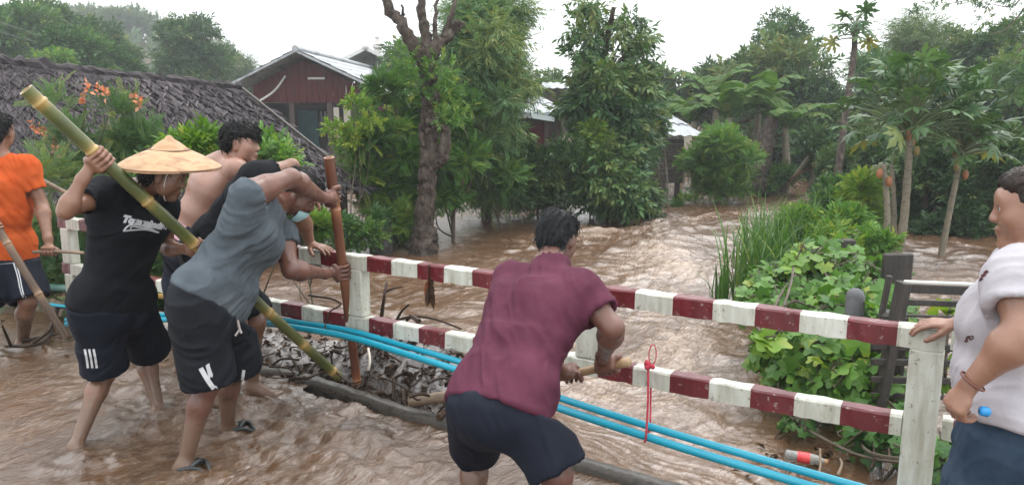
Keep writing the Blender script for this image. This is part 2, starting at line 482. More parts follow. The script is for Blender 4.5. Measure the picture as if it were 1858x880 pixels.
def river_z(x, y, detail=True):
    u, v = uv_of(x, y)
    z = np.full_like(x, -.45)
    hump = np.exp(-((u - 2.75) / .85) ** 2) * np.exp(-((v - .62) / .55) ** 2)
    side = np.exp(-((u - 4.3) / .8) ** 2) * np.exp(-((v - .4) / .6) ** 2)
    z += .62 * hump + .45 * side
    z += .20 * np.exp(-((v - .2) / .5) ** 2) * sstep(.2, 1.6, u)
    calm = sstep(.6, -1.6, u) * sstep(1.0, 3.0, v)       # flooded garden on the right is calm
    calm = np.clip(calm + sstep(5.5, 7.5, u), 0, 1)
    act = 1 - .7 * calm
    if detail:
        wx = u + .25 * n2(u * .9, v * .6, 3, 3); wy = v + .35 * n2(u * .8, v * .5, 5, 3)
        near = 1 / (1 + (y / 6.5) ** 2); far = np.clip(y / 9, .55, 1.25)
        z += act * far * .05 * n2(wx * .7, wy * .45, 11, 3)
        z += act * far * waves(wx, wy, 21, (1.5, .95, .62), (.020, .019, .016), .8)
        z += act * (.75 + .35 * near) * far * waves(wx, wy, 23, (.42, .29, .20), (.020, .016, .012), .7)
        z += act * near * waves(wx, wy, 25, (.14, .095), (.0085, .0055), .9)
        z += hump * (.045 * (ridged(u * 6, v * 1.5, 31, 3) - 1) + .03 * n2(u * 14, v * 5, 33, 3)) + side * .04 * n2(u * 9, v * 6, 35, 3)
    return z, act, hump + side
# fan-shaped sheet: finer near the bridge, coarse far off
Ys = [1.9]
while Ys[-1] < 75: Ys.append(Ys[-1] + max(.014, .0030 * Ys[-1] * (1 + .02 * Ys[-1])))
Ys = np.array(Ys); Ss = np.linspace(-1.25, 1.15, 760)
X = (Ss[None, :] * (Ys[:, None] + .6)).ravel(); Y = np.repeat(Ys, len(Ss))
inv = (uv_of(X, Y)[1] > -.4)
Z = np.full_like(X, -.45); act = np.zeros_like(X); hump = np.zeros_like(X)
Z[inv], act[inv], hump[inv] = river_z(X[inv], Y[inv])
nr, nc = len(Ys), len(Ss)
ii = np.arange(nr - 1)[:, None] * nc + np.arange(nc - 1)[None, :]
Q = np.stack([ii, ii + 1, ii + nc + 1, ii + nc], -1).reshape(-1, 4)
u_, v_ = uv_of(X, Y)
keep = (v_[Q] > -.16).all(1) & ~((u_[Q] < -.35) & (v_[Q] < .6)).any(1)
Q = Q[keep]
crest = np.clip((Z - river_z(X, Y, False)[0]) * 2.2, -.2, .28) * act + .12 * sstep(.25, 1, hump) * vnoise(np.stack([u_ * 9, v_ * 2, u_ * 0], 1), 77)
crest = crest - .35 * sstep(.15, .6, hump)
cp = np.array([G(px, py, -.45)[:2] for px, py in ((1000, 800), (1080, 640), (1130, 520), (1190, 450), (1260, 408), (1330, 382), (1400, 358), (1470, 338))])
cx = np.interp(Y, cp[:, 1], cp[:, 0]); wd = .9 + .10 * Y
crest = crest + (.14 + .20 * n2(u_ * 1.1, v_ * .35, 81, 3)) * np.exp(-((X - cx) / wd) ** 2) * sstep(2.5, 7, Y)     # foam down the main current, paled further to paint in sky reflection
used = np.unique(Q); rem = np.full(len(X), -1); rem[used] = np.arange(len(used))
solo('river_water', np.stack([X, Y, Z], 1)[used], rem[Q], M_RIVER, kind='structure', loc=(0, 0, 0), smooth=True, attr={'v': crest[used], 'r': (.13 * sstep(5, 13, Y) * np.clip(act, .3, 1) + .25 * sstep(.1, .5, hump))[used]})

# water sheeting over the bridge deck
Ys = [.6]
while Ys[-1] < 8.2: Ys.append(Ys[-1] + max(.010, .0040 * Ys[-1]))
Ys = np.array(Ys); Ss = np.linspace(-1.1, .95, 620)
X = (Ss[None, :] * (Ys[:, None] + .5)).ravel(); Y = np.repeat(Ys, len(Ss))
u_, v_ = uv_of(X, Y)
wx = X + .22 * n2(X * 1.4, Y * 1.4, 41, 3); wy = Y * .75 + .22 * n2(X * 1.2, Y * 1.2, 43, 3)
fa = X * .80 - Y * .60; fb = X * .60 + Y * .80       # sheet flow across the deck towards the lower right
pm = np.clip(.6 + 1.0 * n2(X * 1.1, Y * 1.3, 91, 3), .12, 1.5)       # slick patches between the riffles
Z = .022 + .012 * n2(fa * .9, fb * 1.5, 45, 3) + pm * (waves(fa * .55, fb, 61, (.55, .36, .24), (.0050, .0048, .0042), .6) + waves(fa * .6, fb, 63, (.16, .11, .075), (.0032, .0026, .0018), .8) + waves(fa * .7, fb, 65, (.05, .036), (.0012, .0009), .9))
for px, py, a_ in ((137, 828, 1.), (289, 762, 1.), (42, 632, 1.2), (-42, 652, 1.), (334, 862, .5), (413, 792, .5)):     # water piling against the legs and trailing off in wakes
    q = G(px, py, .03); r_ = np.hypot(X - q[0], Y - q[1]); tr = np.exp(-(((X - q[0]) - .16) / .16) ** 2 - ((Y - q[1] + .03) / .07) ** 2)
    Z += a_ * (.030 * np.exp(-(r_ / .085) ** 2) + .010 * np.exp(-((r_ - .14) / .035) ** 2) + .018 * tr * (1 + .8 * n2(X * 24, Y * 24, 55, 2)))
spill = np.exp(-((u_ - 3.2) / 1.3) ** 2) * np.exp(-((v_ + .45) / .45) ** 2)
Z += .05 * spill * (.5 + .8 * n2(X * 7, Y * 7, 49, 4))
calmd = sstep(1.6, .6, u_)
Z = Z * (1 - .5 * calmd) + .02 * calmd
nr, nc = len(Ys), len(Ss)
ii = np.arange(nr - 1)[:, None] * nc + np.arange(nc - 1)[None, :]
Q = np.stack([ii, ii + 1, ii + nc + 1, ii + nc], -1).reshape(-1, 4)
Q = Q[(v_[Q] < np.where(u_[Q] > 3.1, .12, -.06)).all(1)]
used = np.unique(Q); rem = np.full(len(X), -1); rem[used] = np.arange(len(used))
DECKW = (X, Y, Z)
solo('deck_water', np.stack([X, Y, Z], 1)[used], rem[Q], M_DECKW, kind='structure', loc=(0, 0, 0), smooth=True,
     attr={'v': (.08 * spill + 3.0 * np.clip(Z - .028, -.02, .05))[used]})
def deck_z(x, y): return .04

# ================================================================== ground
M_GROUND = mat('wet_soil', (.060, .050, .028), (.10, .070, .045), 1.2, .8, .4, 14, c3=(.035, .065, .022), spec=.2)
def ground_z(x, y):
    u, v = uv_of(x, y)
    z = np.full_like(x, -1.15)
    z += 1.05 * sstep(17, 24, y) * sstep(5.2, 4.0, np.abs(x - 8.4 - .06 * y)) * 0
    left = sstep(16, 24, y) * sstep(5.5, 2.0, x)
    right = sstep(16, 24, y) * sstep(9.5, 13.0, x)
    z += 1.0 * np.maximum(left, right)
    z += 1.15 * sstep(22, 27, y) * sstep(-2, 4, x)
    # strip of bank on the right and the heaps along the left bank
    c = u + .28 * v
    z += .95 * np.exp(-((c - .35 + .1 * v) / .62) ** 2) * sstep(.7, 1.4, v) * sstep(8.5, 5.5, v) * 0.95
    z += .72 * np.exp(-((x + 1.5) / 1.3) ** 2 - ((y - 11.4) / 1.1) ** 2)
    z += 1.0 * np.exp(-((x + 4.2) / 2.0) ** 2 - ((y - 7.6) / 1.4) ** 2)
    z += .75 * np.exp(-((x - .6) / 2.2) ** 2 - ((y - 15.2) / 1.0) ** 2)
    # the hill behind
    z += 9.5 * sstep(55, 112, y) * sstep(-26 * y / 110, -58 * y / 110, x)
    z += 2.5 * sstep(45, 110, y)
    return z + .05 * n2(x * 1.3, y * 1.3, 51, 4) + .3 * sstep(50, 100, y) * n2(x * .2, y * .2, 53, 3)
Ys = [1.0]
while Ys[-1] < 165: Ys.append(Ys[-1] + max(.10, .022 * Ys[-1]))
Ys = np.array(Ys); Ss = np.linspace(-1.6, 1.5, 300)
X = (Ss[None, :] * (Ys[:, None] + 3)).ravel(); Y = np.repeat(Ys, len(Ss)); Z = ground_z(X, Y)
nr, nc = len(Ys), len(Ss)
ii = np.arange(nr - 1)[:, None] * nc + np.arange(nc - 1)[None, :]
Q = np.stack([ii, ii + 1, ii + nc + 1, ii + nc], -1).reshape(-1, 4)
_, vv = uv_of(X, Y)
Q = Q[(vv[Q] > .1).all(1)]
solo('ground', np.stack([X, Y, Z], 1), Q, M_GROUND, kind='structure', loc=(0, 0, 0), smooth=True)

# ================================================================== bridge deck and kerb
M_CONC = mat('wet_concrete', (.16, .14, .12), (.30, .275, .24), 6, .45, .35, 40, c3=(.10, .085, .07))
def slab(name, poly, z0, z1, m, kind):
    n = len(poly); v = np.concatenate([np.c_[poly, np.full(n, z1)], np.c_[poly, np.full(n, z0)]])
    k = np.arange(n); f = [np.stack([(k + 1) % n, k, k + n, (k + 1) % n + n], 1)[:, ::-1], k[None, :], (k[::-1] + n)[None, :]]
    return solo(name, v, f, m, kind=kind, loc=(0, 0, 0))
pl = [R3(-6, -.12, 0)[:2], R3(12, -.12, 0)[:2], R3(12, -9, 0)[:2], R3(-6, -9, 0)[:2]]
slab('bridge_deck', np.array(pl)[::-1], -.32, -.04, M_CONC, 'structure')
# kerb: worn concrete edge that wanders a little, partly drowned at its far end
kp = [(-1.0, -.13), (.3, -.125), (.67, -.12), (1.0, -.11), (1.32, -.09), (1.85, -.03), (2.34, -.03), (2.8, .02), (3.2, .06), (3.6, .07), (5.0, .05)]
us = np.linspace(-1, 5, 260); vs = np.interp(us, [a for a, b in kp], [b for a, b in kp])
S = Soup(); ring = []
rg = np.random.default_rng(5)
prof = [(-.040, -.04), (-.046, .045), (-.034, .068), (.018, .070), (.032, .055), (.035, -.3)]
kv = []
for i, (a, b) in enumerate(zip(us, vs)):
    for j, (dv, dz) in enumerate(prof):
        q = R3(a, b + dv, dz); k = .0045 * fbm(np.array([[a * 9, j * .8, 0]]), 4, 61, .55)[0]
        q[2] += k - (.05 * sstep(3.3, 4.0, a)); q[0] += k * .7; kv.append(q)
m_ = len(prof); i = np.arange(len(us) - 1)[:, None] * m_; j = np.arange(m_ - 1)[None, :]
kf = np.stack([i + j, i + m_ + j, i + m_ + j + 1, i + j + 1], -1).reshape(-1, 4)
M_KERB = mat('kerb_concrete', (.022, .017, .013), (.066, .056, .046), 16, .32, .6, 45, c3=(.03, .026, .02))
solo('kerb', np.array(kv), kf, M_KERB, kind='structure', loc=(0, 0, 0), smooth=True)

# ================================================================== railing
def paint(name, c, worn, under):
    m, nt, b = nodes(name); vec = texco(nt)
    n = noise(nt, vec, 5, 6, .6); n2_ = noise(nt, vec, 38, 5, .7)
    col = mixc(nt, ramp(nt, n, [(.35, (0, 0, 0)), (.75, (1, 1, 1))]), c, worn)
    col = mixc(nt, ramp(nt, n2_, [(.60, (0, 0, 0)), (.66, (1, 1, 1))]), col, under)
    st = nt.nodes.new('ShaderNodeMapping'); st.inputs['Scale'].default_value = (9, 9, 1.2); link(nt, vec, st.inputs['Vector'])
    streak = ramp(nt, noise(nt, st.outputs['Vector'], 4, 4, .6), [(.42, (1, 1, 1)), (.75, (.50, .45, .36))])
    col = mixc(nt, .7, col, streak, 'MULTIPLY')
    link(nt, col, b.inputs['Base Color']); b.inputs['Roughness'].default_value = .32
    bump(nt, b, n2_, .25, .004); return m
M_WHITE = paint('worn_white_paint', (.60, .61, .55), (.46, .46, .39), (.26, .23, .19))
M_RED = paint('worn_dark_red_paint', (.145, .013, .019), (.095, .010, .014), (.30, .24, .22))
# railing: two striped beams between square white posts
AX = np.array([[RD[0], RD[1], 0], [RN[0], RN[1], 0], [0, 0, 1.]])
def rail_beam(parent, u0, u1, ztop, v0, h=.079, d=.07, first_red=True, edge=None, per=.171, off=.036, dz=0):
    """striped beam: one beam part, its red bands are the paint on it"""
    S = Soup(); cuts = sorted(set([u0, u1] + [off + per * k for k in range(-12, 40) if u0 < off + per * k < u1]))
    for a, b in zip(cuts[:-1], cuts[1:]):
        k = math.floor((( a + b) / 2 - off) / per)
        n = max(1, int((b - a) / .03)); 
        red = (k % 2 == 0)
        # profile with slightly worn arrises, swept along the band
        pr = np.array([(-d / 2, -h), (-d / 2, -.007), (-d / 2 + .006, 0), (d / 2 - .006, 0), (d / 2, -.007), (d / 2, -h)])
        vv = []
        for q in np.linspace(a, b, n + 1):
            for (x, y) in pr:
                c = R3(q, v0 + x, ztop + y + dz * q)
                e = .0028 * fbm(np.array([[q * 22, x * 60, y * 60]]), 3, 71)[0]; vv.append(c + V(RN[0] * e, RN[1] * e, e))
        m_ = len(pr); i = np.arange(n)[:, None] * m_; j = np.arange(m_)[None, :]; jn = (j + 1) % m_
        f = np.stack([i + j, i + jn, i + m_ + jn, i + m_ + j], -1).reshape(-1, 4)
        fs = [f]
        S.add(np.array(vv), fs, 0, 1 if red else 0)
        for q, rev in ((u0, False), (u1, True)):
            if abs((a if not rev else b) - q) < 1e-6:
                base = 0 if not rev else n * m_
                S.add(np.array(vv)[base:base + m_], [np.arange(m_)[None, ::-1] if not rev else np.arange(m_)[None, :]], 0, 1 if red else 0)
    return S.part('rail_beam', [M_WHITE, M_RED], parent)
t = thing('guard_rail', 'long red and white banded bridge railing in front of the purple shirted man', 'railing', R3(2.7, 0, 0))
rail_beam(t, -.118, 5.62, .872, 0)
rail_beam(t, -.005, 5.62, .528, 0)
for u in (-.064, 1.292, 2.70, 4.12, 5.54):
    zt = .7925
    for a, b in (((.5285, zt),) if u in (1.292, 2.70) else ((.5285, zt), (-.1, .4485)) if u > 0 else ((-.1, zt),)):
        v, f = box(R3(u, 0, (a + b) / 2), AX, (.112, .074, b - a), .006); part('post', v, f, M_WHITE, t)
t = thing('guard_rail', 'short stretch of red and white railing just behind the woman', 'railing', R3(-1, .1, 0))
rail_beam(t, -2.5, -.135, .862, .085, off=-.53, per=.36)
rail_beam(t, -2.5, -.135, .515, .085, off=-.53, per=.36)
for u in (-1.3, -2.4):
    v, f = box(R3(u, .085, .35), AX, (.11, .07, .84), .006); part('post', v, f, M_WHITE, t)
# thin white post behind the far end
v, f = box(R3(5.35, .3, .34), AX, (.07, .06, .92), .006)
solo('short_post', v, f, M_WHITE, 'thin white post standing just behind the far end post of the railing', 'post')

# ================================================================== houses
M_TIN = mat('grey_roof_sheet', (.20, .215, .23), (.32, .335, .345), 3, .42, .15, 30, stretch=(1, .25, 1), c3=(.14, .148, .155))
M_REDW = mat('dark_red_boards', (.055, .008, .009), (.085, .013, .013), 3, .7, .2, 20, stretch=(4, 4, .5), c3=(.055, .009, .009), spec=.2)
M_DARKW = mat('dark_wet_wood', (.022, .017, .014), (.055, .042, .034), 5, .55, .4, 30, stretch=(3, 3, .5), c3=(.03, .026, .022))
M_BROWNW = mat('brown_wood', (.03, .017, .013), (.06, .034, .025), 5, .6, .3, 30, stretch=(3, 3, .4))
M_WHITEP = mat('white_trim', (.62, .62, .6), (.5, .5, .47), 6, .5)
M_TEAL = mat('teal_paint', (.02, .11, .13), (.03, .16, .17), 4, .5)
M_PALE = mat('pale_glass', (.35, .42, .42), (.5, .55, .55), 3, .3)
M_WIRE = mat('grey_wire', (.12, .12, .12), rough=.5)
def corrugated(parent, ridge0, ridge1, eave0, eave1, pitch=.2, amp=.028, rows=1, name='roof', m=None, th=.02):
    """corrugated roof plane given by its corners"""
    ridge0, ridge1, eave0, eave1 = [np.asarray(q, float) for q in (ridge0, ridge1, eave0, eave1)]
    L = np.linalg.norm(ridge1 - ridge0); n = max(int(L / pitch) * 6, 12); S = Soup()
    nrm = unit(np.cross(ridge1 - ridge0, eave0 - ridge0)); nrm = nrm if nrm[2] > 0 else -nrm
    for r in range(rows):
        s0, s1 = r / rows, (r + 1) / rows + (.02 if r < rows - 1 else 0)
        t = np.linspace(0, 1, n + 1); wv = amp * np.cos(t * L / pitch * 2 * math.pi)
        vs = []
        for s, lift in ((s0, 0.0), (s1, .03 if rows > 1 else 0)):
            a = ridge0 + (eave0 - ridge0) * s; b = ridge1 + (eave1 - ridge1) * s
            base = a + (b - a) * t[:, None] + nrm * (wv + lift)[:, None]
            vs += [base, base - nrm * th]
        v = np.concatenate(vs); m_ = n + 1; k = np.arange(n)
        def q(a, b): return np.stack([a * m_ + k, a * m_ + k + 1, b * m_ + k + 1, b * m_ + k], 1)
        S.add(v, [q(0, 2), q(1, 3)[:, ::-1], q(2, 3), q(0, 1)[:, ::-1]])
    return S.part(name, m or M_TIN, parent, smooth=False)
def wall(parent, a, b, z0, z1, th, m, name='wall', holes=()):
    """wall from a to b (xy) with rectangular openings (s0, s1, z0, z1) along its length"""
    a = np.asarray(a, float); b = np.asarray(b, float); L = np.linalg.norm(b - a); d = (b - a) / L; n = V(-d[1], d[0])
    S = Soup(); xs = sorted({0, L, *[h[0] for h in holes], *[h[1] for h in holes]}); zs = sorted({z0, z1, *[h[2] for h in holes], *[h[3] for h in holes]})
    for x0, x1 in zip(xs[:-1], xs[1:]):
        for q0, q1 in zip(zs[:-1], zs[1:]):
            cx, cz = (x0 + x1) / 2, (q0 + q1) / 2
            if any(h[0] < cx < h[1] and h[2] < cz < h[3] for h in holes): continue
            c = a + d * cx
            S.add(*box(V(c[0], c[1], cz), np.array([[d[0], d[1], 0], [n[0], n[1], 0], [0, 0, 1]]), (x1 - x0, th, q1 - q0)))
    return S.part(name, m, parent)
def rib_wall(parent, pts, y, m, name='wall', pitch=.18):
    """upright boards filling the polygon pts (x, z) at depth y"""
    pts = np.asarray(pts, float); S = Soup(); x0, x1 = pts[:, 0].min(), pts[:, 0].max(); n = int((x1 - x0) / pitch)
    ed = [(pts[i], pts[(i + 1) % len(pts)]) for i in range(len(pts))]
    def span(x):
        zs = []
        for p, q in ed:
            if abs(p[0] - q[0]) > 1e-6 and min(p[0], q[0]) - 1e-9 <= x <= max(p[0], q[0]) + 1e-9:
                zs.append(p[1] + (q[1] - p[1]) * (x - p[0]) / (q[0] - p[0]))
        return min(zs), max(zs)
    for k in range(n):
        a = x0 + (x1 - x0) * (k + .04) / n; b = x0 + (x1 - x0) * (k + .96) / n
        (l0, h0), (l1, h1) = span(a), span(b); o = .012 * (k % 2)
        v = [(a, y - o, l0), (b, y - o, l1), (b, y - o, h1), (a, y - o, h0), (a, y + .05, l0), (b, y + .05, l1), (b, y + .05, h1), (a, y + .05, h0)]
        S.add(np.array(v), np.array([[0, 1, 2, 3], [5, 4, 7, 6], [4, 0, 3, 7], [1, 5, 6, 2], [3, 2, 6, 7], [4, 5, 1, 0]]))
    return S.part(name, m, parent)

# red gabled house behind the thatched hut
HY = 25.0
ap = P(537, 92, HY); le = P(412, 156, HY); re = P(712, 174, HY)
back = V(0.35, 12.5, 0)
h = thing('red_house', 'red wooden house with an open gable front and pale corrugated roof behind the thatched hut', 'house', (ap[0], HY + 5, ground_z(V(ap[0]), V(HY))[0]))
corrugated(h, ap, ap + back, re, re + back, .3, .035, 6)
corrugated(h, ap + V(-.012, 0, .012), ap + back + V(-.012, 0, .012), le, le + back, .3, .035, 6)
v, f = tube([ap + V(0, -.12, .05), ap + back + V(0, 0, .05)], .11, 10); part('ridge_cap', v, f, M_TIN, h)
S = Soup()
for a, b in ((ap, le), (ap, re)):
    S.add(*bar(a + V(0, -.06, -.02), b + V(0, -.06, -.02), .05, .07))
S.part('barge_board', M_TIN, h)
yb = HY + .9
zl = P(540, 186, HY)[2]; x_l, x_r = P(432, 0, HY)[0], P(700, 0, HY)[0]
def roofz(x): return ap[2] - .22 + (le[2] - ap[2]) * (ap[0] - x) / (ap[0] - le[0]) if x < ap[0] else ap[2] - .22 + (re[2] - ap[2]) * (x - ap[0]) / (re[0] - ap[0])
rib_wall(h, [(x_l, zl), (x_r, zl), (x_r, roofz(x_r)), (ap[0], roofz(ap[0])), (x_l, roofz(x_l))], yb, M_REDW, 'gable_wall', .22)
gz = -.3
wall(h, (x_l, yb + 3.2), (x_r, yb + 3.2), gz, zl + .3, .1, M_BROWNW, 'wall', holes=[(.35, 1.05, .75, 1.7), (1.75, 2.15, .6, 1.75), (2.3, 3.1, .9, 1.7)])
wall(h, (x_l, yb + .05), (x_l, yb + 11), gz, zl, .1, M_BROWNW, 'wall'); wall(h, (x_r, yb + .05), (x_r, yb + 11), gz, roofz(x_r), .1, M_REDW, 'wall')
v, f = box(V((x_l + x_r) / 2, yb + 5.5, gz + .35), I3, (x_r - x_l, 11, .12)); part('floor', v, f, M_BROWNW, h)
for px, m in ((470, M_BROWNW), (529, M_BROWNW), (598, M_BROWNW), (640, M_DARKW), (690, M_REDW)):
    q = P(px, 200, yb); v, f = box(V(q[0], yb + .1, (gz + zl) / 2), I3, (.17, .17, zl - gz)); part('post', v, f, m, h)
q = P(497, 216, yb + 3.1); v, f = box(V(q[0], yb + 3.12, q[2]), I3, (.5, .06, .75)); o = part('window', v, f, M_TEAL, h)
v, f = box(V(q[0] + .02, yb + 3.08, q[2] + .06), I3, (.22, .03, .35)); part('pane', v, f, M_PALE, o)
q = P(570, 215, yb + 3.1)
for ks in ((0, 1), (4, 5, 6)):
    S = Soup(); S.add(*box(V(q[0] - .42 + .14 * (ks[0] + ks[-1]) / 2, yb + 3.12, q[2] - .26), I3, (.14 * len(ks), .05, .05)))
    for k in ks: S.add(*box(V(q[0] - .42 + .14 * k, yb + 3.1, q[2]), I3, (.05, .05, .5)))
    S.part('lattice_window', M_PALE, h)
v, f = box(V(q[0] - .2, yb + 3.0, .75), I3, (.75, .06, 1.75)); part('door', v, f, M_TEAL, h)
q = P(625, 233, yb); v, f = box(V(q[0], yb - .08, q[2]), I3, (.32, .12, .34), .02); part('meter_box', v, f, M_WHITEP, h)
q = P(575, 143, yb); v, f = tube([V(q[0] - .28, yb - .08, q[2]), V(q[0] + .28, yb - .08, q[2])], .04, 8); part('strip_lamp', v, f, M_WHITEP, h)
v, f = tube(spline([P(518, 138, yb - .1), P(498, 165, yb - .2), P(470, 184, yb - .5), P(444, 196, yb - 1.0)], 16), .035, 8); part('drain_pipe', v, f, M_WHITEP, h)

# gable of another house behind, only its peak in view
Y2 = 36; a2 = P(664, 88, Y2); l2 = P(624, 108, Y2); r2 = P(735, 124, Y2)
h = thing('gabled_house', 'small far gable with pale barge boards rising behind the red house roof', 'house', (a2[0], Y2 + 3, 0))
b2 = V(0, 6, 0)
corrugated(h, a2, a2 + b2, r2, r2 + b2, .3, .03, 3); corrugated(h, a2 + V(-.01, 0, .01), a2 + b2 + V(-.01, 0, .01), l2, l2 + b2, .3, .03, 3)
S = Soup()
for a, b in ((a2, l2), (a2, r2)): S.add(*bar(a + V(0, -.08, 0), b + V(0, -.08, 0), .06, .16))
S.add(*ball(a2 + V(0, -.1, .06), .16, 8)); S.part('barge_board', M_WHITEP, h)
rib_wall(h, [(l2[0] + .3, -.3), (r2[0] - .3, -.3), (r2[0] - .3, r2[2] - .1), (a2[0], a2[2] - .2), (l2[0] + .3, l2[2] - .2)], Y2 + .8, M_DARKW, 'wall', .25)
q = P(685, 84, 48)
v, f = lathe(V(q[0], 48, 0), [(.25, -.3), (.22, q[2] - .2), (.3, q[2] - .1), (.3, q[2] + .1), (.16, q[2] + .15), (.12, q[2] + .45), (.18, q[2] + .5), (.1, q[2] + .62), (.01, q[2] + 1.0)], 10)
solo('spire', v, f, mat('pale_render', (.55, .52, .5), (.65, .62, .6), 4, .7), 'slender pale finial far off above the roof beside the bare tree', 'spire')

# second house: low pale roof between the feathery tree and the dark tree
YA = 19.5
t0 = P(905, 128, YA + 3); t1 = P(962, 158, YA + 3.4); e0 = P(905, 196, YA); e1 = P(1040, 212, YA)
t1b = P(955, 157, YA + 3)
h = thing('red_house', 'low house with pale sheet roof and red wall half hidden between the two tall trees', 'house', (0, YA + 2, -.3))
corrugated(h, P(880, 150, YA + 4), P(958, 158, YA + 4), P(880, 208, YA), P(1032, 206, YA), .2, .022, 3)
v, f = bar(P(880, 210, YA - .05), P(1034, 208, YA - .05), .04, .10); part('barge_board', v, f, M_TIN, h)
v, f = bar(P(962, 210, YA - .12), P(1006, 217, YA - .12), .05, .12); part('gutter', v, f, M_PALE, h)
a, b = P(890, 0, YA + .5), P(1022, 0, YA + .5); zt = P(1000, 214, YA + .5)[2]
wall(h, a[:2], b[:2], -.4, zt, .12, M_BROWNW, 'wall', holes=[(1.0, 1.5, .2, .9)])
q = P(978, 240, YA + .3); v, f = box(V(q[0], YA + .35, q[2] - .3), I3, (.55, .12, 1.1)); part('wall_panel', v, f, M_REDW, h)
for px in (948, 992): 
    q = P(px, 240, YA + .2); v, f = box(V(q[0], YA + .2, (zt - .5) / 2), I3, (.11, .11, zt + .5)); part('post', v, f, M_DARKW, h)
# far roof edge above the second house
q = P(1012, 154, 30); h = thing('shed', 'far dark shed roof just showing above the low house', 'shed', (q[0], 31, 0))
corrugated(h, P(985, 150, 32), P(1040, 150, 32), P(980, 160, 30), P(1045, 160, 30), .3, .02)
wall(h, P(985, 0, 30.6)[:2], P(1040, 0, 30.6)[:2], -.2, P(0, 160, 30.6)[2], .1, M_DARKW)

# granary on stilts by the river
YS = 18.4
h = thing('stilt_shed', 'dark plank shed on short stilts with a grey sheet roof at the water edge', 'shed', (P(1225, 0, YS)[0], YS + 1, -.4))
ra, rb = P(1185, 200, YS + 1.6), P(1214, 204, YS + 1.6); ea, eb = P(1178, 246, YS - .3), P(1284, 250, YS - .3)
corrugated(h, P(1150, 198, YS + 2.2), P(1213, 206, YS + 2.0), ea, eb, .16, .018, 2)
za = P(1225, 252, YS)[2]; zb = P(1225, 332, YS)[2]
xa, xb = P(1150, 0, YS)[0], P(1250, 0, YS)[0]
S = Soup(); n = 9
for k in range(n):
    z0 = zb + (za - zb) * k / n; z1 = zb + (za - zb) * (k + .92) / n
    S.add(*box(V((xa + xb) / 2, YS - .012 * (k % 2), (z0 + z1) / 2), I3, (xb - xa, .05, z1 - z0)))
    S.add(*box(V(xb, YS + 1.0, (z0 + z1) / 2), I3, (.05, 1.9, z1 - z0)))
    S.add(*box(V(xa, YS + 1.0, (z0 + z1) / 2), I3, (.05, 1.9, z1 - z0)))
S.part('wall', M_DARKW, h)
for x in (xa + .1, P(1205, 0, YS)[0], xb - .1):
    for y in (YS + .08, YS + 1.8):
        v, f = box(V(x, y, (-1.2 + zb) / 2), I3, (.11, .11, zb + 1.2)); part('stilt', v, f, M_DARKW, h)
q = P(1198, 330, YS - .1); v, f = box(V(q[0], YS - .08, q[2] - .1), I3, (.12, .06, .55)); part('board', v, f, M_BROWNW, h)

# hut with a roof of dry leaves
M_THATCH = leafmat('dry_leaf_thatch', (.013, .010, .011), (.072, .058, .062), .04, .7, (.19, .165, .17))
h = thing('thatched_hut', 'low hut with a shaggy roof of dark dry leaves behind the flowering shrub', 'hut', (-4.2, 11, -.4))
A_, B_, C_, D_ = P(-90, 108, 10.6), P(433, 164, 13.0), P(652, 338, 11.4), P(-90, 372, 8.4)
rg = np.random.default_rng(21)
nu, nv = 105, 27; S = Soup()
nr_ = unit(np.cross(B_ - A_, D_ - A_)); nr_ = nr_ if nr_[2] > 0 else -nr_
tmpl = np.array([(-.5, 0, .0), (-.42, .55, .08), (0, 1.0, .02), (.42, .55, .08), (.5, 0, 0), (0, .45, -.05)], float)
tf = np.array([[0, 5, 1], [5, 2, 1], [5, 3, 2], [5, 4, 3], [0, 4, 5]])
for r in range(nv + 1):
    s = r / nv
    for k in range(nu):
        for rep in range(2):
            tt = (k + rg.uniform(-.6, .6)) / nu; ss = np.clip(s + rg.uniform(-.02, .02), 0, 1)
            top = A_ + (B_ - A_) * tt; bot = D_ + (C_ - D_) * tt; p = top + (bot - top) * ss
            dn = unit(bot - top); sd = unit(np.cross(nr_, dn)); a = rg.normal(0, .28); c, s_ = math.cos(a), math.sin(a)
            sd, dn = sd * c + dn * s_, dn * c - sd * s_
            ln = rg.uniform(.22, .40); wd = rg.uniform(.08, .16); tilt = rg.uniform(.0, .16); lf = nr_ * .04
            q = p + lf + np.outer(tmpl[:, 0] * wd, sd) + np.outer(tmpl[:, 1] * ln, dn + nr_ * tilt * .6) + np.outer(tmpl[:, 2] * wd * rg.uniform(.2, 3.0), nr_)
            vv = .28 + .5 * rg.random() ** 1.5 + .18 * vnoise(np.array([[p[0] * 1.6, p[1] * 1.6, p[2] * 2]]), 5)[0]
            S.add(q, tf, vv)
S.part('roof', M_THATCH, h)
S = Soup()    # rolled ridge
rp = spline([A_ + V(0, 0, .06), (A_ + B_) / 2 + V(0, 0, .03), B_ + V(.05, 0, .04)], 60)
S.add(*tube(rp, .085 + .02 * rg.standard_normal(60), 9, wob=.15, seed=3), .25)
S.part('ridge_cap', M_THATCH, h)
S = Soup()
for a, b in ((A_, D_), (B_, C_)): S.add(*bar(a - nr_ * .1, b - nr_ * .1, .07, .07))
for s in np.linspace(.05, .98, 6): S.add(*bar(A_ + (D_ - A_) * s - nr_ * .06, B_ + (C_ - B_) * s - nr_ * .06, .05, .05))
S.part('rafter', M_DARKW, h)
bk = V(0.6, 3.2, -1.6); S = Soup()
S.add(np.array([A_ - nr_ * .02, B_ - nr_ * .02, B_ + bk, A_ + bk]), np.array([[0, 1, 2, 3]]), .2); S.part('rear_roof', M_THATCH, h)
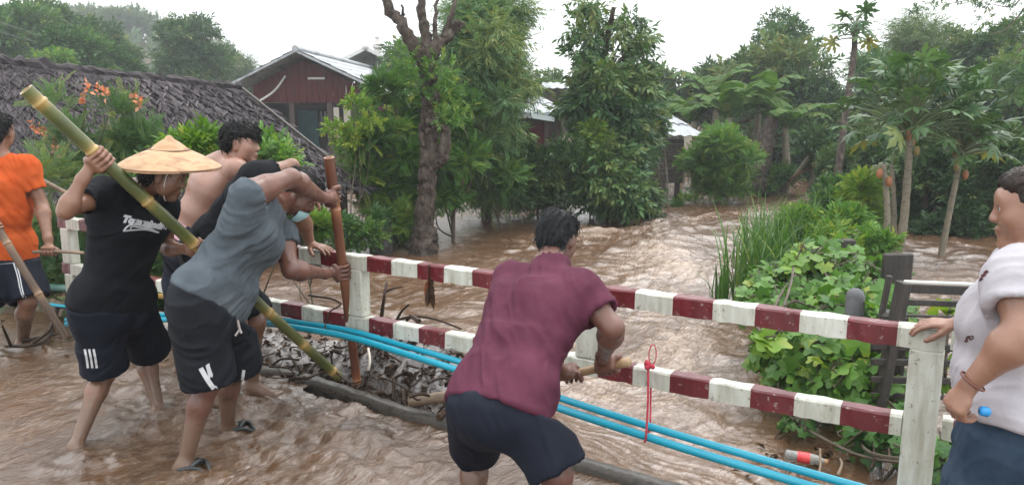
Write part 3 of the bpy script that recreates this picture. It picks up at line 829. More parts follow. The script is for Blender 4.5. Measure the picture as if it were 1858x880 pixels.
for q in (D_ + (C_ - D_) * .02, D_ + (C_ - D_) * .35, D_ + (C_ - D_) * .68, D_ + (C_ - D_) * .97):
    q = q + (A_ - D_) * .12
    v, f = tube([V(q[0], q[1], -1), V(q[0], q[1], q[2] - .08)], .06, 8); part('post', v, f, M_DARKW, h)
q0, q1 = D_ + (A_ - D_) * .3, C_ + (B_ - C_) * .3
wall(h, q0[:2], q1[:2], -.9, min(q0[2], q1[2]) - .25, .06, M_DARKW)
# plank nailed along the right verge of the thatch, dark throughout
v, f = bar(B_ + V(.1, -.1, .03), C_ + V(.05, -.1, .05), .035, .03); part('verge_pole', v, f, M_DARKW, h)
def gq(px, py, z=-.3): return G(px, py, z)
L_DRY = leafmat('dry_brown_leaves', (.018, .011, .007), (.070, .040, .022), .12, .8, None, .08)
def leaf6(l=1.0, w=.4, fold=.12, droop=.12):
    v = np.array([(0, 0, 0), (-w / 2, l * .38, fold * w), (0, l * .42, 0), (w / 2, l * .38, fold * w), (-w * .36, l * .7, fold * w - droop * l * .4), (0, l * .74, -droop * l * .4), (w * .36, l * .7, fold * w - droop * l * .4), (0, l, -droop * l)])
    return v, [np.array([[0, 2, 1], [0, 3, 2], [4, 5, 7], [5, 6, 7]]), np.array([[1, 2, 5, 4], [2, 3, 6, 5]])]
def leaf4(l=1.0, w=.35, droop=.1):
    return np.array([(0, 0, 0), (-w / 2, l * .45, .03 * l), (0, l, -droop * l), (w / 2, l * .45, .03 * l)]), [np.array([[0, 3, 2, 1]])]
# ================================================================== foliage
L_DARK = leafmat('dark_leaves', (.022, .058, .018), (.062, .130, .036), .22, .40)
L_MID = leafmat('mid_green_leaves', (.030, .085, .022), (.080, .185, .042), .30, .42)
L_BRIGHT = leafmat('bright_green_leaves', (.050, .13, .022), (.125, .26, .045), .36, .42)
L_LIME = leafmat('lime_leaves', (.07, .16, .018), (.20, .34, .04), .42, .42, (.34, .36, .05))
L_FEATH = leafmat('feathery_leaves', (.055, .125, .045), (.130, .235, .085), .30, .5)
L_BLUEG = leafmat('blue_green_leaves', (.030, .080, .026), (.080, .165, .050), .25, .42)
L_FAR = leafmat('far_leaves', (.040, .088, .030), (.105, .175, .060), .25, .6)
L_BAN = leafmat('banana_leaves', (.030, .085, .018), (.085, .165, .038), .40, .6, (.16, .16, .05), .15)
L_PAP = leafmat('papaya_leaves', (.030, .078, .026), (.085, .165, .052), .30, .32, (.20, .20, .05))
L_DRY = leafmat('dry_brown_leaves', (.018, .011, .007), (.070, .040, .022), .12, .8, None, .08)
L_FLOW = leafmat('orange_pink_petals', (.42, .12, .09), (.55, .27, .17), .3, .5)
M_BARK = mat('wet_bark', (.020, .015, .012), (.070, .050, .039), 13, .7, 1.0, 26, stretch=(1, 1, .6), c3=(.12, .10, .082), bdist=.05, spec=.25, detail=8)
M_TWIG = mat('twig_bark', (.05, .038, .025), (.11, .085, .055), 8, .7, .3, 30)
M_STEM = mat('green_stem', (.06, .10, .03), (.12, .15, .06), 6, .5)
M_PSTEM = mat('papaya_trunk', (.10, .085, .06), (.20, .17, .12), 7, .65, .5, 25, stretch=(1, 1, 3), c3=(.08, .075, .045))

def leaf6(l=1.0, w=.4, fold=.12, droop=.12):
    """folded leaf from the origin along +y, two quads per half"""
    v = np.array([(0, 0, 0), (-w / 2, l * .38, fold * w), (0, l * .42, 0), (w / 2, l * .38, fold * w), (-w * .36, l * .7, fold * w - droop * l * .4), (0, l * .74, -droop * l * .4), (w * .36, l * .7, fold * w - droop * l * .4), (0, l, -droop * l)])
    f = np.array([[0, 2, 1, 1], [0, 3, 2, 2], [1, 2, 5, 4], [2, 3, 6, 5], [4, 5, 7, 7], [5, 6, 7, 7]])
    f = [np.array([[0, 2, 1], [0, 3, 2], [4, 5, 7], [5, 6, 7]]), np.array([[1, 2, 5, 4], [2, 3, 6, 5]])]
    return v, f
def leaf4(l=1.0, w=.35, droop=.1):
    v = np.array([(0, 0, 0), (-w / 2, l * .45, .03 * l), (0, l, -droop * l), (w / 2, l * .45, .03 * l)])
    return v, [np.array([[0, 3, 2, 1]])]
def T_pinnate(n=12, L=1.0, ll=.22, lw=.07, droop=.25, seed=0):
    """compound leaf: n pairs of leaflets along a drooping stalk of length L"""
    S = Soup(); rg = np.random.default_rng(seed)
    for i in range(n):
        t = (i + .6) / n; c = V(0, L * t * (1 - .12 * t), -droop * L * t * t)
        k = ll * (1 - .45 * abs(t - .45))
        for s in (-1, 1):
            a = math.radians(68 - 22 * t + rg.uniform(-8, 8)); v, f = leaf4(k, lw, .15)
            d = V(s * math.sin(a), math.cos(a), -.18); d = unit(d); u = unit(np.cross(d, V(0, 0, 1))); n_ = np.cross(u, d)
            S.add(c + v @ np.array([u, d, n_]), f)
    S.add(np.array([(-.008 * L, 0, 0), (.008 * L, 0, 0), (.004 * L, L * .88, -droop * L), (-.004 * L, L * .88, -droop * L)]), np.array([[0, 1, 2, 3]]))
    return S
def T_spray(n=9, L=1.0, ll=.42, lw=.15, spread=1.0, droop=.35, seed=0, six=True):
    """twig with simple leaves around it"""
    S = Soup(); rg = np.random.default_rng(seed)
    for i in range(n):
        t = .15 + .85 * i / max(n - 1, 1); c = V(0, L * t * .75, -.08 * L * t * t)
        a = i * 2.4 + rg.uniform(-.4, .4); out = spread * (1.05 - .6 * t)
        d = unit(V(math.sin(a) * out, .55 + .4 * t, math.cos(a) * out * .7 - droop)); u = unit(np.cross(d, V(0, 0, 1) + .3 * rg.standard_normal(3))); n_ = np.cross(u, d)
        k = ll * rg.uniform(.75, 1.15)
        v, f = leaf6(k, lw * k / ll, .12, .16) if six else leaf4(k, lw * k / ll, .15)
        S.add(c + v @ np.array([u, d, n_]), f)
    S.add(np.array([(-.01 * L, 0, 0), (.01 * L, 0, 0), (.004 * L, L * .8, -.08 * L), (-.004 * L, L * .8, -.08 * L)]), np.array([[0, 1, 2, 3]]))
    return S
def T_bamboo(n=11, L=1.0, ll=.30, lw=.035, seed=0):
    S = Soup(); rg = np.random.default_rng(seed)
    for i in range(n):
        t = .1 + .9 * i / (n - 1); c = V(0, L * t * .9, -.25 * L * t * t)
        s = -1 if i % 2 else 1; a = math.radians(rg.uniform(22, 60)); d = unit(V(s * math.sin(a), math.cos(a), -.55 - .3 * rg.random())); u = unit(np.cross(d, V(0, 0, 1) + .4 * rg.standard_normal(3)))
        v, f = leaf4(ll * rg.uniform(.7, 1.2), lw, .15); S.add(c + v @ np.array([u, d, np.cross(u, d)]), f)
    return S
def heart(l=1.0, w=1.0, lob=5):
    """broad vine leaf: lobed disc around the stalk end, cupped"""
    out = []
    for k in range(21):
        a = math.radians(-160 + 320 * k / 20); r = .5 + .10 * math.cos(lob * a) - .05 * abs(a) / math.pi
        out.append((math.sin(a) * r * w, .38 + math.cos(a) * r * l, -.16 * r * r * 2))
    v = np.array([(0, .36, .0)] + out); k = np.arange(20)
    return v, [np.stack([np.zeros(20, int), k + 2, k + 1], 1)]
def instance(tmpls, pos, fwd, up, size, val, rg):
    """copies of the templates (y = fwd, z = up) as one vertex / face set"""
    S = Soup(); N = len(pos); pick = rg.integers(0, len(tmpls), N)
    f = fwd / (np.linalg.norm(fwd, axis=1)[:, None] + 1e-9); u = np.cross(f, up); u /= np.linalg.norm(u, axis=1)[:, None] + 1e-9; n = np.cross(u, f)
    R = np.stack([u, f, n], 1)
    for k, t in enumerate(tmpls):
        idx = np.where(pick == k)[0]
        if not len(idx): continue
        tv, tf, _, _ = t.get()
        v = (np.einsum('vk,nkc->nvc', tv, R[idx]) * size[idx][:, None, None] + pos[idx][:, None, :])
        lv = len(tv); jit = .10 * rg.standard_normal((len(idx), lv // 4 + 1)).repeat(4, 1)[:, :lv]
        a = np.clip(val[idx][:, None] + jit, 0, 1)
        byk = {}
        for q in tf: byk.setdefault(q.shape[1], []).append(q)
        fs = []
        for kk, qs in byk.items():
            q = np.concatenate(qs); fs.append((q[None] + (np.arange(len(idx)) * lv)[:, None, None]).reshape(-1, kk))
        S.add(v.reshape(-1, 3), fs, a.ravel())
    return S
def crown_pts(clumps, n, rg, shell=.45, flat=0):
    """points and outward directions over a set of ellipsoid clumps [(centre, radii)]"""
    C = np.array([c for c, r in clumps]); R = np.array([np.broadcast_to(np.asarray(r, float), (3,)) for c, r in clumps])
    wgt = (R[:, 0] * R[:, 1] + R[:, 1] * R[:, 2] + R[:, 0] * R[:, 2]); k = rg.choice(len(C), n, p=wgt / wgt.sum())
    d = rg.standard_normal((n, 3)); d /= np.linalg.norm(d, axis=1)[:, None]
    low = d[:, 2] < -.35; d[low, 2] *= -rg.uniform(-.6, 1, low.sum()); d /= np.linalg.norm(d, axis=1)[:, None]
    rr = rg.uniform(shell, 1.0, n) ** .6 * (1 + .12 * rg.standard_normal(n))
    return C[k] + d * R[k] * rr[:, None], d, k
def crown(parent, clumps, n, tmpls, size, m, seed, up=.35, droop=0., name='crown', shell=.45, clumpvar=.22, keep=None):
    rg = np.random.default_rng(seed); size = size * .62; n = int(n * 1.9)
    p, d, k = crown_pts(clumps, n, rg, shell)
    if keep is not None:
        ok = keep(p); p, d, k = p[ok], d[ok], k[ok]; n = len(p)
    fwd = .75 * d + .65 * rg.standard_normal((n, 3)); fwd[:, 2] += up - droop
    upv = V(0, 0, 1) + .5 * rg.standard_normal((n, 3)) + .4 * d
    base = .45 + 1.25 * clumpvar * rg.standard_normal(len(clumps))
    val = base[k] + .20 * rg.standard_normal(n)
    sz = size * rg.uniform(.5, 1.4, n); val = np.minimum(val, .85); val[rg.random(n) < .035] = 1.0
    S = instance(tmpls, p, fwd, upv, sz, np.clip(val, 0, 1), rg)
    return S.part(name, m, parent, smooth=False) if parent is not None else S
def limbs(parent, base, top, r0, clumps, m, seed, nl=None, wob=.06, name='trunk', fork=.45, n=10):
    """tapered trunk with limbs reaching into the clumps, one mesh"""
    rg = np.random.default_rng(seed); S = Soup(); base = np.asarray(base, float); top = np.asarray(top, float); L = np.linalg.norm(top - base)
    pts = spline([base, base + (top - base) * .35 + wob * L * rg.standard_normal(3) * [1, 1, .1], base + (top - base) * .7 + wob * L * rg.standard_normal(3) * [1, 1, .1], top], 22)
    rad = r0 * np.linspace(1, .35, 22); rad[:3] *= [1.5, 1.2, 1.06]
    S.add(*tube(pts, rad, n, wob=.06, seed=seed))
    for c, r in (clumps if nl is None else [clumps[i] for i in rg.choice(len(clumps), min(nl, len(clumps)), replace=False)]):
        c = np.asarray(c, float); s = np.clip(fork + .5 * rg.random(), 0, .97); i = int(s * 21); a = pts[i]
        if c[2] < a[2]: 
            i = int(max(.15, s * .5) * 21); a = pts[i]
        mid = (a + c) / 2 + .08 * np.linalg.norm(c - a) * rg.standard_normal(3)
        q = spline([a, mid, c], 10); S.add(*tube(q, np.linspace(rad[i] * .6, r0 * .08, 10), 6))
    return S.part(name, m, parent, smooth=True)
def clump_set(px0, py0, px1, py1, Y, depth, n, seed, rmin=.16, rmax=.30, shape=None):
    """n clumps inside a box of the photo's outline at distance Y; shape(tx, ty) -> bool keeps an outline"""
    rg = np.random.default_rng(seed); a = P(px0, py1, Y); b = P(px1, py0, Y); W, H = b[0] - a[0], b[2] - a[2]; out = []
    tries = 0
    while len(out) < n and tries < 4000:
        tries += 1
        tx, ty = rg.random(), rg.random()
        if shape is not None and not shape(tx, ty): continue
        r = rg.uniform(rmin, rmax) * min(W, H) * .85
        out.append((V(a[0] + W * (.12 + .76 * tx), Y + depth * rg.uniform(-.5, .5), a[2] + H * (.08 + .82 * ty)), V(r, r * 1.0, r * .85)))
    return out
PIN = [T_pinnate(11, 1, .24, .085, .28, s) for s in range(3)]
PINF = [T_pinnate(15, 1, .17, .035, .22, s) for s in range(3)]
SPR = [T_spray(9, 1, .42, .15, 1, .35, s) for s in range(3)]
SPRL = [T_spray(7, 1, .5, .20, 1, .25, s, False) for s in range(3)]
SPRD = [T_spray(9, 1, .55, .13, .8, .8, s, False) for s in range(3)]
BAM = [T_bamboo(11, 1, .34, .045, s) for s in range(3)]

def plant(name, label, cat, base, clumps, n, tm, size, m, seed, r0=.05, bark=None, nl=6, group=None, **kw):
    t = thing(name, label, cat, base, group)
    C = np.array([c for c, r in clumps]); top = C.mean(0); top[2] = C[:, 2].max()
    limbs(t, base, top, r0, clumps, bark or M_TWIG, seed + 1, nl, name='trunk' if r0 > .04 else 'stem', fork=.2 if r0 < .05 else .4)
    crown(t, clumps, n, tm, size, m, seed, **kw)
    return t
def wz(x, y): return float(max(ground_z(V(x), V(y))[0], -.45))
def base_at(px, Y, sink=.1):
    q = P(px, 440, Y); g = float(ground_z(V(q[0]), V(Y))[0]); return V(q[0], Y, g - sink)

# --- flowering feathery shrub in front of the hut
oval = lambda tx, ty: (tx - .5) ** 2 / .25 + (ty - .5) ** 2 / .25 < 1
cl = clump_set(60, 165, 250, 300, 6.9, .9, 9, 101, .16, .24) + clump_set(10, 240, 300, 560, 6.9, 1.1, 18, 104, .14, .22) + clump_set(-60, 330, 110, 560, 6.6, .8, 7, 102, .2, .3) + clump_set(190, 330, 330, 500, 6.6, .7, 6, 103, .2, .3)
t = plant('flowering_shrub', 'tall feathery shrub with orange pink flowers in front of the thatched roof', 'shrub', base_at(140, 6.9), cl, 2900, PINF, .30, L_FEATH, 110, .03, nl=14, up=.7, shell=.25)
rg = np.random.default_rng(7)
for px, py in ((178, 152), (190, 160), (243, 172), (250, 178), (150, 172), (72, 228), (80, 237), (98, 252), (100, 268), (160, 150), (60, 222)):
    c = P(px, py, 6.7 + rg.uniform(-.3, .3)); fl = Soup()
    for k in range(14):      # small petals crowded round the tip of a stalk
        d = unit(rg.standard_normal(3)); v, f = leaf4(rg.uniform(.035, .06), .032, .2); u = unit(np.cross(d, rg.standard_normal(3))); fl.add(c + d * .004 + V(0, 0, -.006 * k) + v @ np.array([u, d, np.cross(u, d)]), f, rg.random())
    fl.add(*tube(spline([c - V(0, -.05, .35), c - V(0, 0, .10), c + V(0, 0, .01)], 8), .004, 5), .3, 1)
    fl.part('flower', [L_FLOW, M_STEM], t)
for i in (0,): pass
# lime broad-leaved bushes behind the hat and the shirtless man
cl = clump_set(288, 228, 388, 330, 6.6, .6, 9, 120, .18, .28)
plant('lime_bush', 'lime green broad leaved bush just above the straw hat', 'bush', base_at(335, 6.6), cl, 420, SPR, .26, L_LIME, 121, .02, nl=8, up=.5, droop=.2)
cl = clump_set(462, 262, 548, 322, 8.0, .5, 7, 125, .22, .32)
plant('broad_leaf_bush', 'broad leaved bush right of the shirtless man under the thatch verge', 'bush', base_at(505, 8.0), cl, 150, SPR, .32, L_BRIGHT, 126, .02, nl=6, up=.5)
v_, f_ = [], []
cl = clump_set(90, 430, 360, 590, 6.15, .5, 12, 130, .2, .3)
plant('low_bush', 'dark low bush behind the hat wearing man at railing height', 'bush', base_at(240, 6.3), cl, 900, PIN, .24, L_DARK, 131, .02, nl=6, up=.4)
cl = clump_set(500, 385, 600, 450, 7.6, .5, 6, 133, .25, .38)
plant('low_bush', 'small bright bush behind the man leaning on the rail', 'bush', base_at(550, 7.6), cl, 420, PIN, .2, L_BRIGHT, 134, .015, nl=5, up=.6)
cl = clump_set(600, 395, 700, 455, 10.6, .6, 6, 136, .25, .38)
plant('low_bush', 'low leafy plants at the foot of the black stump', 'bush', base_at(650, 10.6), cl, 330, SPRL, .24, L_MID, 137, .015, nl=5, up=.6)

# --- bare pollarded tree with its vine, and the bush around it
t = thing('bare_tree', 'pollarded bare tree with rough bark and stubby upward limbs beside the brown water', 'tree', base_at(768, 11.3))
S = Soup(); rg = np.random.default_rng(31)
def limb(pts, r0, r1, n=20, nn=14, wob=.05, sd=0):
    q = spline([P(*p) for p in pts], n); q = q + .012 * rg.standard_normal(q.shape); r = np.linspace(r0, r1, n) * (1 + .07 * rg.standard_normal(n)); S.add(*tube(q, r, nn, wob=wob, seed=sd))
limb([(768, 480, 11.3), (766, 452, 11.3), (771, 380, 11.3), (778, 290, 11.3), (782, 200, 11.35), (775, 125, 11.3), (778, 95, 11.3)], .158, .105, 60, 18, .06, 1)
limb([(766, 470, 11.25), (768, 440, 11.3), (771, 415, 11.3)], .25, .17, 10, 18, .09, 2)
limb([(774, 120, 11.3), (752, 85, 11.25), (728, 45, 11.2), (705, 15, 11.2), (694, -22, 11.2)], .105, .055, 24, 14, .08, 3)
limb([(778, 105, 11.3), (772, 60, 11.35), (765, 20, 11.4), (762, -25, 11.4)], .085, .055, 18, 14, .08, 4)
limb([(780, 105, 11.3), (800, 75, 11.4), (822, 55, 11.5), (832, 45, 11.5)], .10, .075, 18, 14, .09, 5)
limb([(806, 68, 11.4), (818, 30, 11.4), (828, -15, 11.45)], .055, .025, 12, 10, .06, 6)
limb([(790, 85, 11.3), (790, 40, 11.3), (796, -20, 11.3)], .045, .02, 12, 10, .06, 7)
limb([(728, 42, 11.2), (732, 25, 11.2), (729, 10, 11.2)], .035, .015, 8, 8, .05, 8)
limb([(786, 300, 11.3), (802, 285, 11.2), (808, 250, 11.2), (806, 228, 11.2)], .10, .06, 14, 12, .08, 9)
limb([(783, 275, 11.3), (800, 296, 11.2), (806, 280, 11.15)], .08, .06, 8, 12, .08, 10)
for k in range(70):   # flaking bark and knots
    s = rg.random(); px = np.interp(s, [0, .4, 1], [768, 774, 780]); py = 455 - 340 * s; a = rg.uniform(-2.6, -.5)
    c = P(px, py, 11.3) + V(math.cos(a) * .13, math.sin(a) * .13, 0)
    v, f = ball(c, (rg.uniform(.02, .05), rg.uniform(.02, .05), rg.uniform(.03, .09)), 5); S.add(v, f)
S.part('trunk', M_BARK, t, smooth=True)
cl = [(P(px, py, 11.2), V(.22, .2, .26)) for px, py in ((748, 130), (800, 140), (808, 175), (752, 160), (790, 160), (815, 215), (735, 118))]
crown(t, cl, 170, SPRL, .22, L_BRIGHT, 142, up=.3, name='vine')
sh = lambda tx, ty: (abs(tx - .5) < .5 - .30 * ty)
cl = clump_set(622, 195, 762, 450, 12.0, 1.2, 20, 150, .17, .28, lambda tx, ty: tx > .35 * ty ** 2 * 1.2 - .05) + clump_set(690, 110, 790, 300, 12.2, .8, 8, 151, .22, .34)
plant('bright_bush', 'bright green feathery bush left of the bare trunk', 'bush', base_at(700, 12.0), cl, 3400, PIN, .36, L_BRIGHT, 152, .05, nl=12, up=.35, clumpvar=.28)
cl = clump_set(780, 150, 862, 420, 12.3, 1.0, 16, 155, .26, .42)
plant('bright_bush', 'bright green bush directly right of the bare trunk', 'bush', base_at(825, 12.3), cl, 1900, PIN, .33, L_BRIGHT, 156, .04, nl=10, up=.35, clumpvar=.28)
cl = [(P(px, py, 11.0), V(.13, .13, .10)) for px, py in ((620, 245), (632, 255), (607, 240), (650, 235), (645, 188), (662, 195), (672, 225))]
plant('sapling', 'thin sapling with loose leaf tufts before the dark house wall', 'sapling', base_at(660, 11.0), cl, 150, SPRL, .2, L_LIME, 158, .014, nl=7, up=.3, droop=.2)

# --- tall feathery tree, the dark tree, hedge bushes on the far bank
cl = clump_set(790, -40, 955, 190, 14.3, 2.0, 26, 160, .14, .26) + clump_set(812, 130, 945, 385, 14.0, 2.0, 30, 161, .15, .26)
plant('feathery_tree', 'tall pale feathery tree filling the view right of the bare tree', 'tree', base_at(885, 14.4), cl, 5600, BAM + PINF, .62, L_FEATH, 162, .12, M_BARK, nl=18, up=.05, droop=.25, shell=.2, clumpvar=.22)
cl = clump_set(1038, 0, 1110, 150, 15.6, 1.2, 9, 170, .24, .36, lambda tx, ty: tx < 1.15 - .65 * ty or True) + clump_set(1110, 22, 1172, 140, 15.6, 1.0, 7, 171, .26, .38) + clump_set(1038, 120, 1190, 260, 15.4, 1.8, 20, 172, .2, .3) + clump_set(1035, 240, 1196, 395, 15.0, 2.0, 26, 173, .2, .3)
plant('dark_tree', 'tall dense dark green tree with drooping leaves standing at the river edge', 'tree', base_at(1105, 15.4), cl, 2700, SPR, .52, L_BLUEG, 174, .12, M_BARK, nl=14, up=.0, droop=.35, clumpvar=.30)
cl = clump_set(1045, 215, 1095, 330, 14.2, .6, 8, 176, .28, .42)
plant('climbing_vine', 'paler green vine mound climbing the front of the dark tree', 'vine', base_at(1070, 14.4), cl, 420, SPRL, .26, L_BRIGHT, 177, .02, nl=5, up=.2, droop=.2)
cl = clump_set(915, 270, 1050, 395, 14.2, 1.0, 16, 180, .2, .32)
plant('dark_bush', 'dark tangled bush between the feathery tree and the dark tree', 'bush', base_at(985, 14.4), cl, 1500, SPRL, .30, L_DARK, 181, .03, nl=7, up=.3)
cl = clump_set(840, 300, 940, 400, 13.4, .8, 9, 183, .24, .36)
plant('dark_bush', 'low mid green bush at the foot of the feathery tree', 'bush', base_at(890, 13.5), cl, 700, PIN, .3, L_MID, 184, .03, nl=6, up=.3)
cl = clump_set(1180, 195, 1206, 300, 16.6, .8, 7, 186, .5, .7)
plant('dark_bush', 'leaf mass hanging over the stilt shed roof from the left', 'bush', base_at(1190, 16.6), cl, 260, SPR, .34, L_MID, 187, .03, nl=5, up=.1, droop=.2)
cl = clump_set(1245, 240, 1345, 358, 17.2, 1.4, 18, 190, .24, .36) + clump_set(1300, 262, 1372, 358, 17.6, 1.2, 10, 191, .28, .40)
plant('round_bush', 'rounded bright green bush on the bank right of the stilt shed', 'bush', base_at(1300, 17.4), cl, 2600, PIN, .36, L_BRIGHT, 192, .04, nl=10, up=.35, clumpvar=.2)
cl = clump_set(1362, 305, 1430, 350, 19.5, .8, 7, 195, .3, .45)
plant('low_bush', 'low bush at the river bend under the banana plants', 'bush', base_at(1395, 19.5), cl, 420, SPRL, .34, L_MID, 196, .03, nl=5)
cl = clump_set(1222, 358, 1262, 376, 16.6, .3, 4, 197, .35, .5)
plant('grass_tuft', 'small bright tuft at the water edge below the stilt shed', 'plant', base_at(1240, 16.6), cl, 130, PIN, .2, L_BRIGHT, 198, .012, nl=3, up=.8)

# --- banana plants
def banana(base, h, seed, label, nleaf=8, size=1.5, lean=(0, 0), dry=1):
    rg = np.random.default_rng(seed); t = thing('banana_plant', label, 'banana plant', base, 'banana plants at the river bend')
    top = base + V(lean[0], lean[1], h)
    v, f = tube(spline([base, (base + top) / 2 + V(.03, 0, 0), top], 12), np.linspace(.13, .07, 12), 10); part('stem', v, f, M_PSTEM, t, smooth=True)
    for i in range(nleaf + dry):
        isdry = i >= nleaf
        a = i * 2.4 + rg.uniform(-.3, .3); el_ = rg.uniform(.8, 1.4) if not isdry else -.3
        L = size * rg.uniform(.65, 1.25); W = .20 * L * rg.uniform(.8, 1.1) * (1 if not isdry else .6); n = 14
        dirh = V(math.cos(a), math.sin(a), 0); side = V(-math.sin(a), math.cos(a), 0); p = top.copy() if not isdry else top - V(0, 0, .15); mid = [p.copy()]
        ang = el_
        for k in range(n):
            p = p + (dirh * math.cos(ang) + V(0, 0, 1) * math.sin(ang)) * L / n; ang -= (.03 + .20 * k / n + .04 * rg.random()) * (1 if not isdry else .8); mid.append(p.copy())
        mid = np.array(mid); S = Soup()
        for s in (-1, 1):
            for k in range(1, n):
                t0, t1 = k / n, (k + 1) / n; w0 = W * math.sin(math.pi * min(t0 * .93 + .07, 1)) ** .6; w1 = W * math.sin(math.pi * min(t1 * .93 + .07, 1)) ** .6 if k < n - 1 else .01
                gap = .82 if rg.random() < .45 else 1.0; sag = rg.uniform(.15, .55)
                q0, q1 = mid[k], mid[k] + (mid[k + 1] - mid[k]) * gap
                S.add(np.array([q0, q1, q1 + side * s * w1 - V(0, 0, sag * w1), q0 + side * s * w0 - V(0, 0, sag * w0)]), np.array([[0, 1, 2, 3]]), np.clip(.5 + .2 * rg.standard_normal(), 0, 1))
        S.add(*tube(mid, np.linspace(.02, .005, n + 1), 5), .9)
        S.part('leaf', L_DRY if isdry else L_BAN, t)
for i, (px, py, Y, h, sz, lb) in enumerate(((1262, 330, 20.5, 1.9, 1.25, 'banana plant with yellowing leaves behind the stilt shed roof'), (1318, 335, 20.0, 2.0, 1.5, 'tall banana plant with arching leaves behind the round bush'),
        (1362, 338, 20.8, 2.2, 1.5, 'banana plant with an upright young leaf in the middle of the clump'), (1425, 345, 19.6, 1.75, 1.3, 'banana plant at the right end of the clump with leaves hanging over the water'),
        (1292, 330, 22.0, 2.5, 1.5, 'banana plant at the back of the clump against the sky'), (1470, 345, 18.6, 1.0, 1.0, 'low banana plant leaning over the river bend'), (1235, 325, 22.5, 2.0, 1.3, 'banana plant half hidden behind the shed roof'))):
    b = P(px, py, Y); b[2] = wz(b[0], Y) - .1; banana(b, h, 300 + i, lb, 9, sz, (.1 * (i % 3 - 1), 0))
S = Soup(); S.add(*tube(spline([P(1382, 300, 19.3), P(1392, 250, 19.4), P(1402, 215, 19.5)], 12), np.linspace(.24, .14, 12), 12, wob=.1, seed=4)); S.add(*tube(spline([P(1376, 350, 19.2), P(1382, 298, 19.3)], 6), .25, 12, wob=.1, seed=5))
S.solo('broken_trunk', M_BARK, 'thick brown broken trunk leaning among the banana plants', 'trunk', smooth=True)
S = Soup(); S.add(*tube(spline([P(1438, 325, 18.9), P(1462, 292, 18.9), P(1478, 274, 18.9)], 10), .05, 8)); S.solo('fallen_stem', M_PSTEM, 'pale fallen stem slanting over the water at the bend', 'stem', smooth=True)

# --- background woods right of the river: each tree its own
def wood_tree(px, ptop, w, Y, pbot, seed, tm, size, m, n, label, nc=16, r0=.14, name='tree', group=None, rmax=.34, **kw):
    cl = clump_set(px - w / 2, ptop, px + w / 2, pbot, Y, min(3.0, w * Y / F), nc, seed, .15, rmax, lambda tx, ty: (tx - .5) ** 2 / .27 + (ty - .5) ** 2 / .27 < 1)
    return plant(name, label, 'tree', base_at(px, Y), cl, n, tm, size, m, seed + 1, r0, M_BARK, nl=10, group=group, **kw)
wood_tree(1420, 15, 120, 27, 190, 400, SPRL, .42, L_BLUEG, 650, 'slender tree with airy crown left of the tall palm-like papaya', 12, .12)
wood_tree(1385, 95, 170, 26, 260, 402, BAM + SPRL, .75, L_FAR, 1900, 'pale loose tree standing behind the banana plants', 18)
wood_tree(1470, 120, 180, 25, 330, 404, SPRL, .5, L_BLUEG, 1700, 'dark leaning tree over the river bend', 22)
wood_tree(1520, 170, 120, 22, 340, 406, SPRL, .42, L_DARK, 1700, 'dark leaved tree at the end of the river', 16)
wood_tree(1600, 85, 150, 24, 300, 408, BAM + PIN, .6, L_MID, 1800, 'mid green tree behind the papaya crown', 16)
wood_tree(1665, 35, 160, 26, 210, 410, BAM, .8, L_FAR, 1600, 'pale wispy bamboo above the papaya crown', 14, rmax=.3)
wood_tree(1775, 52, 170, 25, 210, 412, SPRL, .5, L_BLUEG, 1500, 'tree with open airy crown at upper right', 14, rmax=.28)
wood_tree(1855, 105, 190, 22, 320, 414, SPRL, .48, L_MID, 1800, 'broad tree at the right edge behind the woman', 18)
wood_tree(1560, 180, 170, 27, 340, 416, PIN, .6, L_DARK, 2000, 'dark tree closing the gap behind the tall papaya', 18)
wood_tree(1300, 120, 120, 30, 260, 418, BAM + SPRL, .8, L_FAR, 1200, 'hazy tree behind the banana clump', 14)
wood_tree(1205, 128, 80, 31, 230, 420, SPRL, .6, L_FAR, 600, 'hazy tree peeping over the right shoulder of the dark tree', 10)
wood_tree(985, 140, 90, 33, 220, 422, SPRL, .6, L_FAR, 700, 'rounded hazy tree behind the low house roof', 10)
wood_tree(1700, 130, 180, 23, 300, 424, PIN, .6, L_MID, 1900, 'leafy tree between the two papayas in the back', 18)
wood_tree(1440, 200, 120, 28, 350, 426, SPRL, .55, L_DARK, 1600, 'dark tree behind the broken trunk', 16)
# sprays of a branch hanging into the frame at top right
t = thing('overhanging_branch', 'sparse leafy branch hanging into the top right corner', 'branch', P(1850, -60, 14))
S = Soup()
for a, b, c in (((1870, -60), (1790, -10), (1700, 12)), ((1870, 0), (1830, 50), (1790, 65)), ((1880, -40), (1840, 10), (1800, 8)), ((1880, 60), (1850, 90), (1835, 120))):
    S.add(*tube(spline([P(*a, 14), P(*b, 14), P(*c, 14)], 12), np.linspace(.02, .005, 12), 6))
S.part('twigs', M_TWIG, t)
cl = [(P(px, py, 14 + .3 * (i % 3)), V(.16, .2, .1)) for i, (px, py) in enumerate(((1700, 14), (1672, 22), (1722, -5), (1800, 8), (1790, 40), (1835, 5), (1850, 35), (1815, 60), (1845, 85), (1855, 110), (1762, 5)))]
crown(t, cl, 120, SPRL, .2, L_BLUEG, 431, up=-.1, name='leaves')

